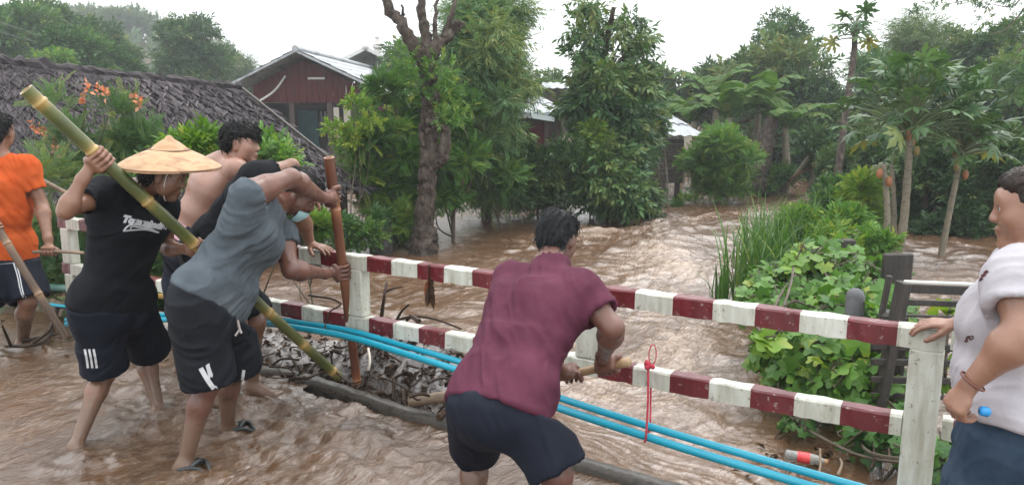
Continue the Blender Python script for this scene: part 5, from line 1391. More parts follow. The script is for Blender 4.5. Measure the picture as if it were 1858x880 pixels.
def person(key, label, J, skinm, pose, hair=None, shirt=None, shorts=None, build=1.0, belly=0.0, hands=None, feet=None, face=None, feetdir=None, headsc=.94, fat=1.0, bust=0, collar=False, hemtilt=None, sleeve=.62, arm=1.0, hem=.30, flare=1.0, longhem=None):
    fg = Figure(J); j = fg.j
    for args in pose: getattr(fg, args[0])(*args[1:])
    s = build; P_ = []
    hc = (j['hipR'] + j['hipL']) / 2; sc = (j['shR'] + j['shL']) / 2
    us = unit(j['shR'] - j['shL']); uh = unit(j['hipR'] - j['hipL']); spine = unit(sc - hc)
    ud = unit(us + uh); fwd = np.cross(V(0, 0, 1) if abs(spine[2]) > .3 else spine, ud); fwd = np.cross(spine, ud)  # chest normal up to sign
    facing = unit(face[0]); fwd = unit(fwd)
    bend_mid = hc + (sc - hc) * .42 + fwd * (-.02)
    base = hc - spine * .05
    TOR = [((base, bend_mid), (uh, .150 * s, .112 * s, .140 * s, .105 * s)), ((bend_mid, sc - spine * .10), (ud, .140 * s, .105 * s, .162 * s, .118 * s)), ((sc - spine * .12, sc + spine * .01), (us, .165 * s, .112 * s, .125 * s, .070 * s))]
    for (a, b), (u, wa, da, wb, db) in TOR: P_.append((el(a, b, u, wa, da, wb, db, cap=.06), .05))
    if belly: P_.append((eo(hc + spine * .17 + fwd * .06, np.array([ud, fwd, spine]), np.array([.15, .10, .15]) * belly), .06))
    nb = sc + spine * .045
    for q, g in (('R', 1), ('L', -1)): P_.append((rc(sc - spine * .17 + us * .055 * g * s, j['sh' + q] - spine * .01, .090 * s, .050 * s), .04))
    for q in 'RL':
        P_.append((rc(nb, j['sh' + q], .050 * s, .055 * s), .04)); P_.append((rc(j['sh' + q], j['sh' + q] + (j['el' + q] - j['sh' + q]) * .3, .060 * s, .052 * s), .04))
        P_.append((eo(sc - spine * .13 + (us if q == 'R' else -us) * .075 * s + fwd * .075 * s, np.array([us, fwd, spine]), np.array([.075, .045, .07]) * s), .05))
    for q in 'RL':
        a, e, w = j['sh' + q], j['el' + q], j['wr' + q]
        P_ += limb3(a, e, .052 * s * arm, .048 * s * arm, .037 * s * arm, .4); P_ += limb3(e, w, .038 * s * arm, .042 * s * arm, .0255 * s, .25)
    for q in 'RL':
        h, k, an = j['hip' + q], j['kn' + q], j['an' + q]
        P_ += limb3(h, k, .098 * s, .082 * s, .056 * s, .4)
        back = unit((h + an) / 2 - k + 1e-6 * V(1, 1, 1)); hz = feetdir[q]; cal = -unit(V(hz[0], hz[1], 0))
        P_ += [(rc(k, k + (an - k) * .10, .054 * s, .050 * s), .02)]
        P_ += limb3(k, an, .050 * s, .053 * s, .031 * s, .30, cal * .018)
        if feet is None or feet.get(q, True): P_ += foot_prims(an, hz, s)
    hd, Lh, axh = head_prims(j['head'], face[0], face[1], headsc, fat); P_ += hd
    P_.append((rc(sc + spine * .03, j['head'] - axh[2] * .05 * headsc - axh[1] * .02, .060 * s, .052 * s), .03))
    for hp in hands: P_ += hp(j)
    v, f = sculpt(P_, .006, head_cuts(Lh, axh, headsc))
    v = relax(v, f, 1)
    org = V(hc[0], hc[1], min(j['anR'][2], j['anL'][2]) - .06)
    t = thing('person', label, 'person', org)
    lip = np.exp(-(np.linalg.norm((v - Lh(0, .10, -.0625)) @ axh.T / (np.array([.024, .02, .013]) * headsc), axis=1)) ** 4) * .55
    body = part('body', v, f, skinm, t, True, {'v': lip})
    for q in (-1, 1):
        if face[2] if len(face) > 2 else True:
            e, ef = ball(Lh(q * .031, .0815, .008), (.0135 * headsc,) * 3, 8, axh); eo_ = part('eye', e, ef, M_EYEW, t, True)
            e, ef = ball(Lh(q * .031, .0875, .008), (.0088 * headsc,) * 3, 7, axh); part('iris', e, ef, M_EYED, eo_, True)
            bp = spline([Lh(q * .014, .096, .026), Lh(q * .032, .095, .033), Lh(q * .052, .078, .027)], 8)
            e, ef = tube(bp, np.array([.003, .0042, .0045, .0045, .004, .0035, .003, .002]) * headsc, 6); part('eyebrow', e, ef, hair[0] if hair else H_BLACK, t, True)
    if hair: hair_mesh(t, hair, Lh, axh, headsc)
    def spr(extra):   # garment torso, slightly larger than the body
        return [(el(a, b, u, wa + extra, da + extra, wb + extra, db + extra, cap=.05), .05) for (a, b), (u, wa, da, wb, db) in TOR]
    res = dict(j=j, t=t, hc=hc, sc=sc, spine=spine, fwd=fwd, us=us, uh=uh, ud=ud, L=Lh, ax=axh, body=body)
    if shirt:
        S_ = spr(.014)[1:]; m_, seed = shirt
        hemv = hc + spine * (-.05 if longhem is None else longhem)
        up = bend_mid + spine * .03
        S_.append((el(hemv, up, uh, .166 * s * flare, .132 * s * flare, .152 * s, .118 * s, True), .04))
        for q in 'RL': S_.append((rc(j['hip' + q] + spine * .05, j['hip' + q] - spine * .10, .121 * s * flare, .124 * s * flare), .05))
        S_.append((el(hc - spine * .07, hc + spine * .10, uh, .172 * s * flare, .138 * s * flare, .156 * s, .124 * s, cap=.03), .04))
        if belly: S_.append((eo(hc + spine * .17 + fwd * .06, np.array([ud, fwd, spine]), np.array([.165, .115, .165]) * belly), .06))
        for b in bust if bust else (): S_.append((eo(sc - spine * .17 + us * b[0] + fwd * b[1], np.array([us, fwd, spine]), np.array(b[2])), .035))
        cuts = []
        for q, g in (('R', 1), ('L', -1)): S_.append((rc(sc - spine * .17 + us * .055 * g * s, j['sh' + q] - spine * .01, .104 * s, .064 * s), .05)); S_.append((rc(sc - spine * .34 + us * .075 * g * s, j['sh' + q] - spine * .03, .080 * s, .062 * s), .07))
        for q in 'RL':
            a, e = j['sh' + q], j['el' + q]; sl_ = sleeve[q] if isinstance(sleeve, dict) else sleeve; S_.append((rc(nb - spine * .01, a, .056 * s, .060 * s), .04)); end = a + (e - a) * sl_; cuts.append((fc(end, e, .082, .075), .008))
            S_.append((rc(a, a + (e - a) * .12, .062 * s, .063 * s), .04)); S_.append((fc(a + (e - a) * .02, end, .064 * s * arm, .067 * s * flare * arm), .03))
            S_.append((eo(sc - spine * .13 + (us if q == 'R' else -us) * .075 * s + fwd * .08 * s, np.array([us, fwd, spine]), np.array([.082, .052, .075]) * s), .05))
            cuts.append((fc(a + (e - a) * (sl_ - .16), end + (e - a) * .05, .052 * s * arm, .061 * s * flare * arm), .006))
        if collar: S_.append((rc(sc + spine * .03, sc + spine * .045 + (j['head'] - sc) * .12, .082 * s, .076 * s), .02))
        hn = unit(spine + (0 if hemtilt is None else hemtilt))
        cuts.append((el(hemv - hn * .45, hemv, uh, .6, .6, .6, .6, True), .008))
        cuts.append((rc(sc + spine * .075 + fwd * .01, j['head'], .060 * s, .058 * s), .008)) if not collar else None
        v, f = sculpt(S_, .0075, cuts); v = relax(v, f, 1)
        v = folds(v, vnormals(v, f), 12, 31, .012, .0055, ud + .6 * spine, seed)
        res['shirt'] = part('shirt', v, f, m_, t, True); res['shirt_vf'] = (v, f)
    if shorts:
        m_, seed, lens = shorts; S_ = []; cuts = []
        S_.append((el(hc - spine * .07, hc + spine * .10, uh, .165 * s, .130 * s, .150 * s, .118 * s, cap=.03), .04)); S_.append((eo(hc - spine * .06, np.array([uh, np.cross(spine, uh), spine]), np.array([.170, .145, .13]) * s), .04))
        for q in 'RL':
            h, k = j['hip' + q], j['kn' + q]; sd = uh * (.012 if q == 'R' else -.012); end = h + (k - h) * lens[q] + sd
            S_.append((rc(h, h + (k - h) * .3, .110 * s, .110 * s), .05)); S_.append((fc(h, end, .116 * s, (.112 if 'w' not in lens else lens['w']) * s), .035))
            if shirt and q == 'R': hn = unit(spine + (0 if hemtilt is None else hemtilt)); o_ = hc + spine * (-.05 if longhem is None else longhem) + hn * .012; cuts.append((el(o_, o_ + hn * .4, uh, .6, .6, .6, .6, True), .008))
            cuts.append((fc(h + (k - h) * (lens[q] - .16), end + (k - h) * .04, .085 * s, ((.112 if 'w' not in lens else lens['w']) - .010) * s), .006))
        v, f = sculpt(S_, .0075, cuts); v = relax(v, f, 1)
        v = folds(v, vnormals(v, f), 10, 27, .012, .0045, spine * .5 + ud, seed)
        res['shorts'] = part('shorts', v, f, m_, t, True); res['shorts_vf'] = (v, f)
    return res
def hair_mesh(t, hair, L, ax, s):
    m, style, seed = hair
    cuts = []
    if style == 'short':       # short back and sides with a fringe
        prims = [(eo(L(0, -.020, .052), ax, np.array([.081, .098, .083]) * s), .01), (eo(L(0, -.055, -.005), ax, np.array([.075, .054, .074]) * s), .03), (eo(L(0, .050, .088), ax, np.array([.064, .050, .036]) * s), .03)]
        cuts = [(eo(L(0, .135, -.02), ax, np.array([.115, .085, .085]) * s), .012), (eo(L(.085, .01, -.045), ax, np.array([.03, .05, .06]) * s), .01), (eo(L(-.085, .01, -.045), ax, np.array([.03, .05, .06]) * s), .01)]
    elif style == 'mop':       # fuller straight hair falling over the forehead
        prims = [(eo(L(0, -.016, .056), ax, np.array([.083, .101, .085]) * s), .01), (eo(L(0, -.060, .0), ax, np.array([.074, .050, .07]) * s), .03), (eo(L(0, .066, .070), ax, np.array([.070, .046, .042]) * s), .03)]
        for x in (-.05, -.025, 0, .025, .05): prims.append((rc(L(x, .072, .085), L(x * 1.1 + .006, .100, .040), .018 * s, .008 * s), .012))
        cuts = [(eo(L(0, .145, -.05), ax, np.array([.105, .080, .085]) * s), .010), (eo(L(.09, .015, -.05), ax, np.array([.03, .05, .06]) * s), .01), (eo(L(-.09, .015, -.05), ax, np.array([.03, .05, .06]) * s), .01)]
    else:                      # tied back
        prims = [(eo(L(0, -.022, .050), ax, np.array([.085, .103, .087]) * s), .01), (eo(L(0, -.03, .01), ax, np.array([.084, .085, .06]) * s), .02), (eo(L(0, -.06, .0), ax, np.array([.076, .055, .07]) * s), .03), (eo(L(0, -.135, .03), ax, np.array([.045, .045, .05]) * s), .02), (eo(L(0, .045, .083), ax, np.array([.060, .045, .030]) * s), .03)]
        cuts = [(eo(L(0, .142, -.03), ax, np.array([.082, .068, .104]) * s), .014), (eo(L(.085, .045, -.055), ax, np.array([.03, .05, .05]) * s), .01), (eo(L(-.085, .045, -.055), ax, np.array([.03, .05, .05]) * s), .01)]
    v, f = sculpt(prims, .006, cuts); n = vnormals(v, f)
    q = (v - L(0, 0, .05)) @ ax.T
    st = np.stack([np.arctan2(q[:, 0], q[:, 2] + .12) * 26, q[:, 1] * 9, q[:, 2] * 9], 1)
    v = v + n * (.0042 * (1 - 2 * np.abs(vnoise(st, seed))) + .004 * vnoise(st * 2.3, seed + 2))[:, None]
    S = Soup(); S.add(v, f); rg = np.random.default_rng(seed + 50); n = vnormals(v, f); c = L(0, -.02, .13)
    for i in rg.choice(len(v), 620):
        q = (v[i] - L(0, 0, 0)) @ ax.T; d = v[i] - c; d = d - n[i] * (d @ n[i])
        if style == 'tied':
            if q[1] > .03: continue
            d = L(0, -.14, .03) - v[i]; d = d - n[i] * (d @ n[i])
        d = unit(d + .012 * rg.standard_normal(3)); ln = rg.uniform(.018, .046) * (1.25 if style == 'mop' else 1.0) * s; dn = -ax[2]
        a = v[i] + n[i] * .0015; mid = a + d * ln * .5 + n[i] * .0045; e = a + d * ln * .9 + dn * ln * .25 + n[i] * rg.uniform(-.002, .006)
        S.add(*tube(np.array([a, mid, e]), [.0022, .0018, .0004], 3, False))
    S.part('hair', m, t, True)
def on_surface(vf, p, d, lift=.002):
    """drops points p along d onto the surface"""
    from mathutils.bvhtree import BVHTree
    v, f = vf; tr = BVHTree.FromPolygons(v.tolist(), f.tolist()); out = np.array(p, float)
    for i, q in enumerate(p):
        h = tr.ray_cast(Vector(q), Vector(d), 2.0)
        if h[0] is None:
            h2 = tr.find_nearest(Vector(q + .15 * d)); out[i] = np.array(h2[0]) - d * lift
        else: out[i] = np.array(h[0]) - np.array(d) * lift
    return out
def ribbon(pts, w, d, vf, lift=.003, n=14):
    """flat strip laid on a garment along pts (near the surface), dropped along d"""
    q = spline(pts, n); T = np.gradient(q, axis=0); T /= np.linalg.norm(T, axis=1)[:, None]; s = np.cross(T, d); s /= np.linalg.norm(s, axis=1)[:, None]
    v = np.concatenate([q + s * w * o for o in (-.5, 0, .5)]); v = on_surface(vf, v, d, lift); i = np.arange(n - 1)
    return v, [np.stack([i, i + 1, n + i + 1, n + i], 1), np.stack([n + i, n + i + 1, 2 * n + i + 1, 2 * n + i], 1)]
def text_mesh(body, size, shear=0, bold=0.0):
    c = bpy.data.curves.new('lettering', 'FONT'); c.body = body; c.size = size; c.shear = shear; c.offset = bold; c.align_x = 'LEFT'; c.resolution_u = 3
    o = bpy.data.objects.new('lettering', c); COL.objects.link(o); dg = bpy.context.evaluated_depsgraph_get(); me = o.evaluated_get(dg).to_mesh()
    v = np.array([x.co[:] for x in me.vertices]); f = [tuple(p.vertices) for p in me.polygons]; o.to_mesh_clear(); bpy.data.objects.remove(o)
    by = {}
    for q in f: by.setdefault(len(q), []).append(q)
    return v, [np.array(q) for q in by.values()]
S2C = V(0, 1, 0)
def sandal(t, an, d, label=None):
    d = unit(V(d[0], d[1], 0)); sd = V(-d[1], d[0], 0); c = V(an[0], an[1], .012); S = Soup()
    n = 22; a = np.linspace(0, 2 * math.pi, n, endpoint=False); L = np.where(np.cos(a) > 0, .185, .075); W = .048 + .010 * np.cos(a)
    ring = c + d * .02 + np.outer(np.cos(a) * L, d) + np.outer(np.sin(a) * W, sd)
    v = np.concatenate([ring + V(0, 0, .008), ring - V(0, 0, .02)]); k = np.arange(n)
    S.add(v, [k[None, :], np.stack([k, k + n, (k + 1) % n + n, (k + 1) % n], 1)])
    for q in (-1, 1): S.add(*tube(spline([c + d * .15, c + d * .10 + sd * q * .035 + V(0, 0, .045), c + d * .02 + sd * q * .058 + V(0, 0, .03)], 8), .010, 6))
    S.add(*tube(spline([c + d * .06 - sd * .056 + V(0, 0, .02), c + d * .085 + V(0, 0, .062), c + d * .06 + sd * .056 + V(0, 0, .02)], 10), .013, 6))
    return S.part('sandal', M_RUBBER, t, True)
pose_front = {}
def proj(p):
    q = np.asarray(p, float) - V(0, 0, CAMZ); z = q[1] * CT - q[2] * ST; y = q[1] * ST + q[2] * CT
    return V(929 + F * q[0] / z, 440 - F * y / z)
def on_pole(a, b, px=None, py=None):
    lo, hi = 0.0, 1.0
    for _ in range(40):
        m = (lo + hi) / 2; q = proj(a + (b - a) * m); e = (q[0] - px) * (proj(b)[0] - proj(a)[0]) if px is not None else (q[1] - py) * (proj(b)[1] - proj(a)[1])
        if e < 0: lo = m
        else: hi = m
    return a + (b - a) * lo
def A_(px, py, z=.035): return ('w', *G(px, py, z))
def grip(side, c, axis, R, hint=(0, 0, 0), s=1.0, thumb=1, back=.058):
    """pose step + hand builder for a hand closed round a pole"""
    def place(fg):
        e = fg.j['el' + side]; d = unit(e - c); a = unit(axis)
        pd = d - a * np.dot(d, a) + np.asarray(hint, float); pd = unit(pd - a * np.dot(pd, a))
        fg.j['wr' + side] = c + pd * (R + .030 * s) + d * back * s; fg.pd = getattr(fg, 'pd', {}); fg.pd[side] = pd
    def build(j):
        e = j['el' + side]; d = unit(e - c); a = unit(axis); pd = d - a * np.dot(d, a) + np.asarray(hint, float); pd = unit(pd - a * np.dot(pd, a))
        return hand_grip(j['wr' + side], c, axis, R, pd, s, thumb)
    return place, build
def _place(fg, fn): fn(fg)
Figure.place = lambda s, fn: fn(s)

# poles the men hold
BP0 = P(47, 163, 3.22); BP1 = G(615, 684, .11)
GP0 = P(597, 286, 3.96); GP1 = G(648, 694, .10)
OP0 = P(-22, 385, 4.75); OP1 = P(119, 612, 4.72)
HP0 = P(972, 696, 3.12); HP1 = P(1142, 656, 2.92)
TS0 = P(60, 457, 5.02); TS1 = P(152, 459, 5.0)

# ---- man in the orange shirt
c = on_pole(TS0, TS1, px=88); g1 = grip('R', c, V(1, 0, 0), .012, (0, 0, .6), 1.0)
c2 = on_pole(OP0, OP1, px=-8); g2 = grip('L', c2, OP1 - OP0, .020, (-.3, 0, .2), 1.0)
r = person('orange', 'man in an orange shirt seen from behind at the left edge', dict(head=(-3, 240, 5.12), neck=(-2, 272, 5.14), shR=(48, 303, 5.15), shL=(-52, 303, 5.05), elR=(76, 372, 5.2), wrR=(86, 435, 5.05), elL=(-78, 370, 4.9), wrL=(-30, 410, 4.75),
    hipR=(28, 455, 5.15), hipL=(-22, 455, 5.08), knR=(52, 545, 5.0), anR=A_(42, 620), knL=(-30, 550, 4.9), anL=A_(-42, 640)), SK_TAN,
    [('place', g1[0]), ('bend', 'shR', 'elR', 'wrR', .28, .25), ('place', g1[0]), ('place', g2[0]), ('bend', 'shL', 'elL', 'wrL', .28, .25), ('place', g2[0]), ('bend', 'hipR', 'knR', 'anR', .39, .38), ('bend', 'hipL', 'knL', 'anL', .39, .38)],
    hair=(H_BLACK, 'short', 1), shirt=(C_ORANGE, 11), shorts=(C_NAVY, 12, dict(R=.98, L=.98, w=.125)), hands=[g1[1], g2[1]], face=(V(-.05, 1, -.05), V(0, 0, 1), False), feetdir=dict(R=V(.2, 1, 0), L=V(-.2, 1, 0)), sleeve=.60, build=1.04)
ORANGE = r
S = Soup()      # edge of a small block print between the shoulder blades, too blurred to read
for k, (wd, dz) in enumerate(((.16, -.035), (.15, -.052), (.16, -.066), (.145, -.080), (.15, -.094))):
    q = r['sc'] + V(-.02, -.4, dz); v, f = ribbon([q - V(wd / 2, 0, 0), q, q + V(wd / 2, 0, 0)], .004 if k else .003, V(0, 1, 0), r['shirt_vf'], .002, 10); S.add(v, f)
S.part('print', C_PRINTD, r['shirt'])
for o in (-.006, .006):
    h, k = r['j']['hipR'], r['j']['knR']
    q = [h + V(.06 + o, -.4, .02), h + (k - h) * .5 + V(.065 + o, -.4, 0), h + (k - h) * .95 + V(.065 + o, -.4, 0)]
    v, f = ribbon(q, .006, V(0, 1, 0), r['shorts_vf']); part('stripe', v, f, C_PRINT, r['shorts'])

# ---- man in the straw hat
c = on_pole(BP0, BP1, px=183); g1 = grip('R', c, BP0 - BP1, .030, (-.3, -.2, -.2), 1.05, thumb=-1)
c2 = on_pole(BP0, BP1, px=362); g2 = grip('L', c2, BP1 - BP0, .030, (-.2, .3, -.3), 1.05)
r = person('hat', 'man in a straw hat and black shirt gripping a long green bamboo pole', dict(head=(296, 318, 3.66), neck=(252, 340, 3.7), shR=(190, 350, 3.60), shL=(296, 368, 3.88), elR=(119, 384, 3.42), wrR=(168, 308, 3.38), elL=(304, 452, 3.95), wrL=(345, 472, 3.72),
    hipR=(168, 552, 3.62), hipL=(236, 552, 3.80), knR=(196, 668, 3.42), anR=A_(137, 812), knL=(268, 635, 3.75), anL=A_(289, 748)), SK_TAN,
    [('place', g1[0]), ('bend', 'shR', 'elR', 'wrR', .28, .25), ('place', g1[0]), ('place', g2[0]), ('bend', 'shL', 'elL', 'wrL', .28, .25), ('place', g2[0]), ('bend', 'hipR', 'knR', 'anR', .40, .39), ('bend', 'hipL', 'knL', 'anL', .40, .39)],
    hair=(H_BLACK, 'short', 2), shirt=(C_BLACK, 21), shorts=(C_NAVY, 22, dict(R=1.0, L=.98, w=.122)), hands=[g1[1], g2[1]], face=(V(.90, .22, -.36), V(.34, 0, .95)), feetdir=dict(R=V(.7, -.5, 0), L=V(1, -.1, 0)), sleeve=.56, build=.90, longhem=-.01)
HAT = r
M_STRAW = mat('woven_straw', (.34, .19, .095), (.46, .28, .15), 10, .6, .5, 70, stretch=(1, 1, 2.5), c3=(.28, .155, .08))
M_STRAWD = mat('dark_straw_binding', (.10, .05, .025), (.18, .09, .05), 12, .6)
hu = unit(V(.05, -.04, 1)); hr = unit(np.cross(V(0, 1, 0), hu)); hax = np.array([hr, np.cross(hu, hr), hu])
hc = P(309, 302, 3.66)
prof = [(.232, -.006), (.236, .001), (.226, .010), (.185, .036), (.14, .060), (.10, .077), (.088, .080), (.070, .097), (.045, .118), (.022, .132), (.012, .146), (.001, .150), (.010, .126), (.06, .090), (.12, .056), (.22, .004), (.232, -.006)]
v, f = lathe(hc, prof, 48, hax); v[:, 2] += .004 * vnoise(v * 9, 3); hat = part('hat', v, f, M_STRAW, r['t'], True)
for rad, z in ((.233, .002), (.0895, .0815)):
    a = np.linspace(0, 2 * math.pi, 49); v, f = tube(hc + np.c_[np.cos(a) * rad, np.sin(a) * rad, np.full(49, z)] @ hax, .0035, 6, False); part('hat_band', v, f, M_STRAWD, hat, True)
v, f = tube(spline([r['L'](.082, .03, .07), r['L'](.078, .03, -.02), r['L'](.05, .045, -.10), r['L'](0, .05, -.125)], 14), .003, 5); part('chin_strap', v, f, M_STRAP, hat)
def shirt_lettering(r, words, px, py, sz, dirx, diry, d, m, shear=.35, bold=.004):
    v, f = text_mesh(words, sz, shear, bold); o = P(px, py, r['sc'][1] - .35)
    w_ = o + v[:, :1] * dirx + v[:, 1:2] * diry
    return on_surface(r['shirt_vf'], w_, d, .002), f
d = unit(P(255, 405, 3.6) - V(0, 0, CAMZ)); dx = unit(V(.97, 0, -.19)); dy = unit(V(.19, 0, .97))
v, f = shirt_lettering(r, 'Tommindia', 219, 402, .047, dx, dy, d, C_PRINT); part('print', v, f, C_PRINT, r['shirt'])
S = Soup()
o = lambda px, py: P(px, py, r['sc'][1] - .35)
for pts in (((222, 420), (236, 408), (262, 411), (292, 424)), ((222, 420), (245, 418), (268, 418), (290, 424)), ((235, 416), (240, 411), (252, 413), (272, 416))):
    v, f = ribbon([o(*q) for q in pts], .007, d, r['shirt_vf'], .002); S.add(v, f)
S.part('print', C_PRINT, r['shirt'])
for px in (157, 165, 173):
    q = [P(px - 4, 630, 3.0), P(px, 650, 3.0), P(px + 3, 671, 3.0)]
    v, f = ribbon(q, .010, unit(q[1] - V(0, 0, CAMZ)), r['shorts_vf']); part('stripe', v, f, C_PRINT, r['shorts'])
v, f = tube([r['j']['elL'] * .75 + r['j']['wrL'] * .25, r['j']['elL'] * .5 + r['j']['wrL'] * .5], .046, 12)

# ---- shirtless man
r = person('shirtless', 'bare chested man with black hair looking right over his shoulder', dict(head=(436, 262, 4.42), neck=(408, 286, 4.42), shR=(428, 308, 4.28), shL=(366, 306, 4.55), elR=(452, 372, 4.2), wrR=(492, 425, 4.4), elL=(356, 390, 4.72), wrL=(420, 430, 4.7),
    hipR=(372, 440, 4.36), hipL=(334, 440, 4.5), knR=('w', -1.8, 4.35, .47), anR=('w', -1.82, 4.4, .09), knL=('w', -2.0, 4.5, .47), anL=('w', -2.05, 4.55, .09)), SK_PALE,
    [('bend', 'shR', 'elR', 'wrR', .28, .25), ('bend', 'shL', 'elL', 'wrL', .28, .25)],
    hair=(H_BLACK, 'mop', 3), shorts=(C_NAVY, 32, dict(R=.9, L=.9)), hands=[lambda j: hand_open(j['wrR'], V(.8, .4, -.2), V(0, 0, 1)), lambda j: hand_open(j['wrL'], V(.8, .4, -.2), V(0, 0, 1))], face=(V(.97, .06, -.06), V(.06, 0, 1)), feetdir=dict(R=V(.7, .7, 0), L=V(.4, .8, 0)), build=1.0, fat=1.12)
hc_, sp_ = r['hc'], r['spine']
v, f = sculpt([(el(hc_ + sp_ * .02, hc_ + sp_ * .115, r['uh'], .166, .132, .158, .124, True), .01)], .006); v = folds(v, vnormals(v, f), 20, 40, .006, .003, sp_, 5); part('waistband', v, f, C_PINK, r['t'], True)

# ---- man in the black shirt leaning on the rail
wl = R3(3.03, -.022, .902)
r = person('black', 'man in a black shirt bent over with one hand resting on the rail', dict(head=(522, 345, 4.32), neck=(490, 325, 4.22), shR=(466, 322, 4.08), shL=(505, 350, 4.38), elR=(530, 301, 4.25), wrR=(542, 350, 4.42), elL=(548, 395, 4.42), wrL=('w', *wl),
    hipR=(372, 452, 4.02), hipL=(400, 452, 4.2), knR=('w', -1.55, 4.0, .47), anR=('w', -1.7, 4.02, .08), knL=('w', -1.45, 4.15, .47), anL=('w', -1.5, 4.18, .08)), SK_TAN,
    [('bend', 'shL', 'elL', 'wrL', .29, .25)], hair=(H_BLACK, 'short', 4), shirt=(C_BLACK, 41), shorts=(C_BLACKS, 42, dict(R=.9, L=.9)),
    hands=[lambda j: hand_open(j['wrR'], V(.9, .3, -.4), V(0, 0, 1)), lambda j: hand_open(j['wrL'], V(RD[0], RD[1], -.12), V(0, 0, 1), 1.0, (.1, .25, .3), 1, .12, .3)], face=(V(.8, .2, -.55), V(.55, .1, .8)), feetdir=dict(R=V(1, 0, 0), L=V(1, .1, 0)), sleeve=.50)

# ---- man in the grey shirt with a face mask
c = on_pole(GP0, GP1, py=357); g1 = grip('R', c, GP1 - GP0, .026, (-.2, -.5, 0), 1.08, thumb=-1)
c2 = on_pole(GP0, GP1, py=492); g2 = grip('L', c2, GP0 - GP1, .026, (-.3, .35, -.2), 1.08, thumb=-1)
r = person('grey', 'man in a grey shirt with a lowered face mask pushing a brown pole down', dict(head=(540, 353, 3.90), neck=(500, 362, 3.6), shR=(453, 352, 3.40), shL=(506, 418, 3.84), elR=(528, 323, 3.60), wrR=(594, 354, 3.90), elL=(528, 490, 3.72), wrL=(596, 490, 3.95),
    hipR=(350, 540, 3.3), hipL=(410, 545, 3.5), knR=(382, 688, 3.15), anR=A_(334, 845), knL=(425, 668, 3.55), anL=A_(413, 778)), SK_DARK,
    [('place', g1[0]), ('place', g2[0]), ('bend', 'shL', 'elL', 'wrL', .28, .26), ('place', g2[0]), ('bend', 'hipR', 'knR', 'anR', .41, .40), ('bend', 'hipL', 'knL', 'anL', .41, .40)],
    hair=(H_BLACK, 'short', 5), shirt=(C_GREY, 51), shorts=(C_BLACKS, 52, dict(R=1.02, L=1.0, w=.128)), hands=[g1[1], g2[1]], face=(V(.80, .05, -.62), V(.62, 0, .78)), feetdir=dict(R=V(.95, -.35, 0), L=V(1, -.05, 0)), sleeve=dict(R=.03, L=.42), build=.97, fat=1.1, longhem=-.03, arm=1.17)
GREY = r
L, ax = r['L'], r['ax']
S = Soup(); ring = []
for i, zz in enumerate((-.045, -.072, -.100, -.122)):
    for a in np.linspace(-1.15, 1.15, 13):
        rr = (.078, .078, .070, .054)[i]; ring.append(L(math.sin(a) * rr * 1.02, .030 + math.cos(a) * (.082, .080, .072, .056)[i] + .004 * (i % 2), zz))
k = np.arange(12); f = np.concatenate([np.stack([i * 13 + k, i * 13 + k + 1, (i + 1) * 13 + k + 1, (i + 1) * 13 + k], 1) for i in range(3)])
S.add(np.array(ring), f); S.part('face_mask', M_MASK, r['t'], True)
for o_, z1 in ((.062, -.055), (.050, -.105)):
    v, f = tube(spline([L(.070 if z1 > -.1 else .05, .05, z1), L(.080, .022, -.035), L(.088, -.005, .028)], 10), .0025, 5); part('mask_strap', v, f, M_STRAP, r['t'])
S = Soup()
d = unit(P(385, 690, 3.2) - V(0, 0, CAMZ))
v, f = ribbon([P(361, 664, 2.8), P(375, 688, 2.8), P(388, 706, 2.8), P(402, 722, 2.8)], .020, d, r['shorts_vf']); part('stripe', v, f, C_PRINT, r['shorts'])
v, f = ribbon([P(452, 668, 3.0), P(449, 690, 3.0)], .014, d, r['shorts_vf'], n=6); part('stripe', v, f, C_PRINT, r['shorts'])
q = P(432, 578, 3.30)
hit = on_surface(r['shorts_vf'], [q, P(436, 592, 3.3), P(440, 600, 3.3), P(428, 606, 3.3)], d, .004)
v, f = tube(spline([hit[0], hit[1], hit[2]], 8), .006, 6); part('drawstring', v, f, M_STRAP, r['shorts'])
v, f = tube(spline([hit[0], hit[1], hit[3]], 8), .005, 6); part('drawstring', v, f, M_STRAP, r['shorts'])
sandal(r['t'], r['j']['anR'], V(.95, -.35, 0)); sandal(r['t'], r['j']['anL'], V(1, -.05, 0))

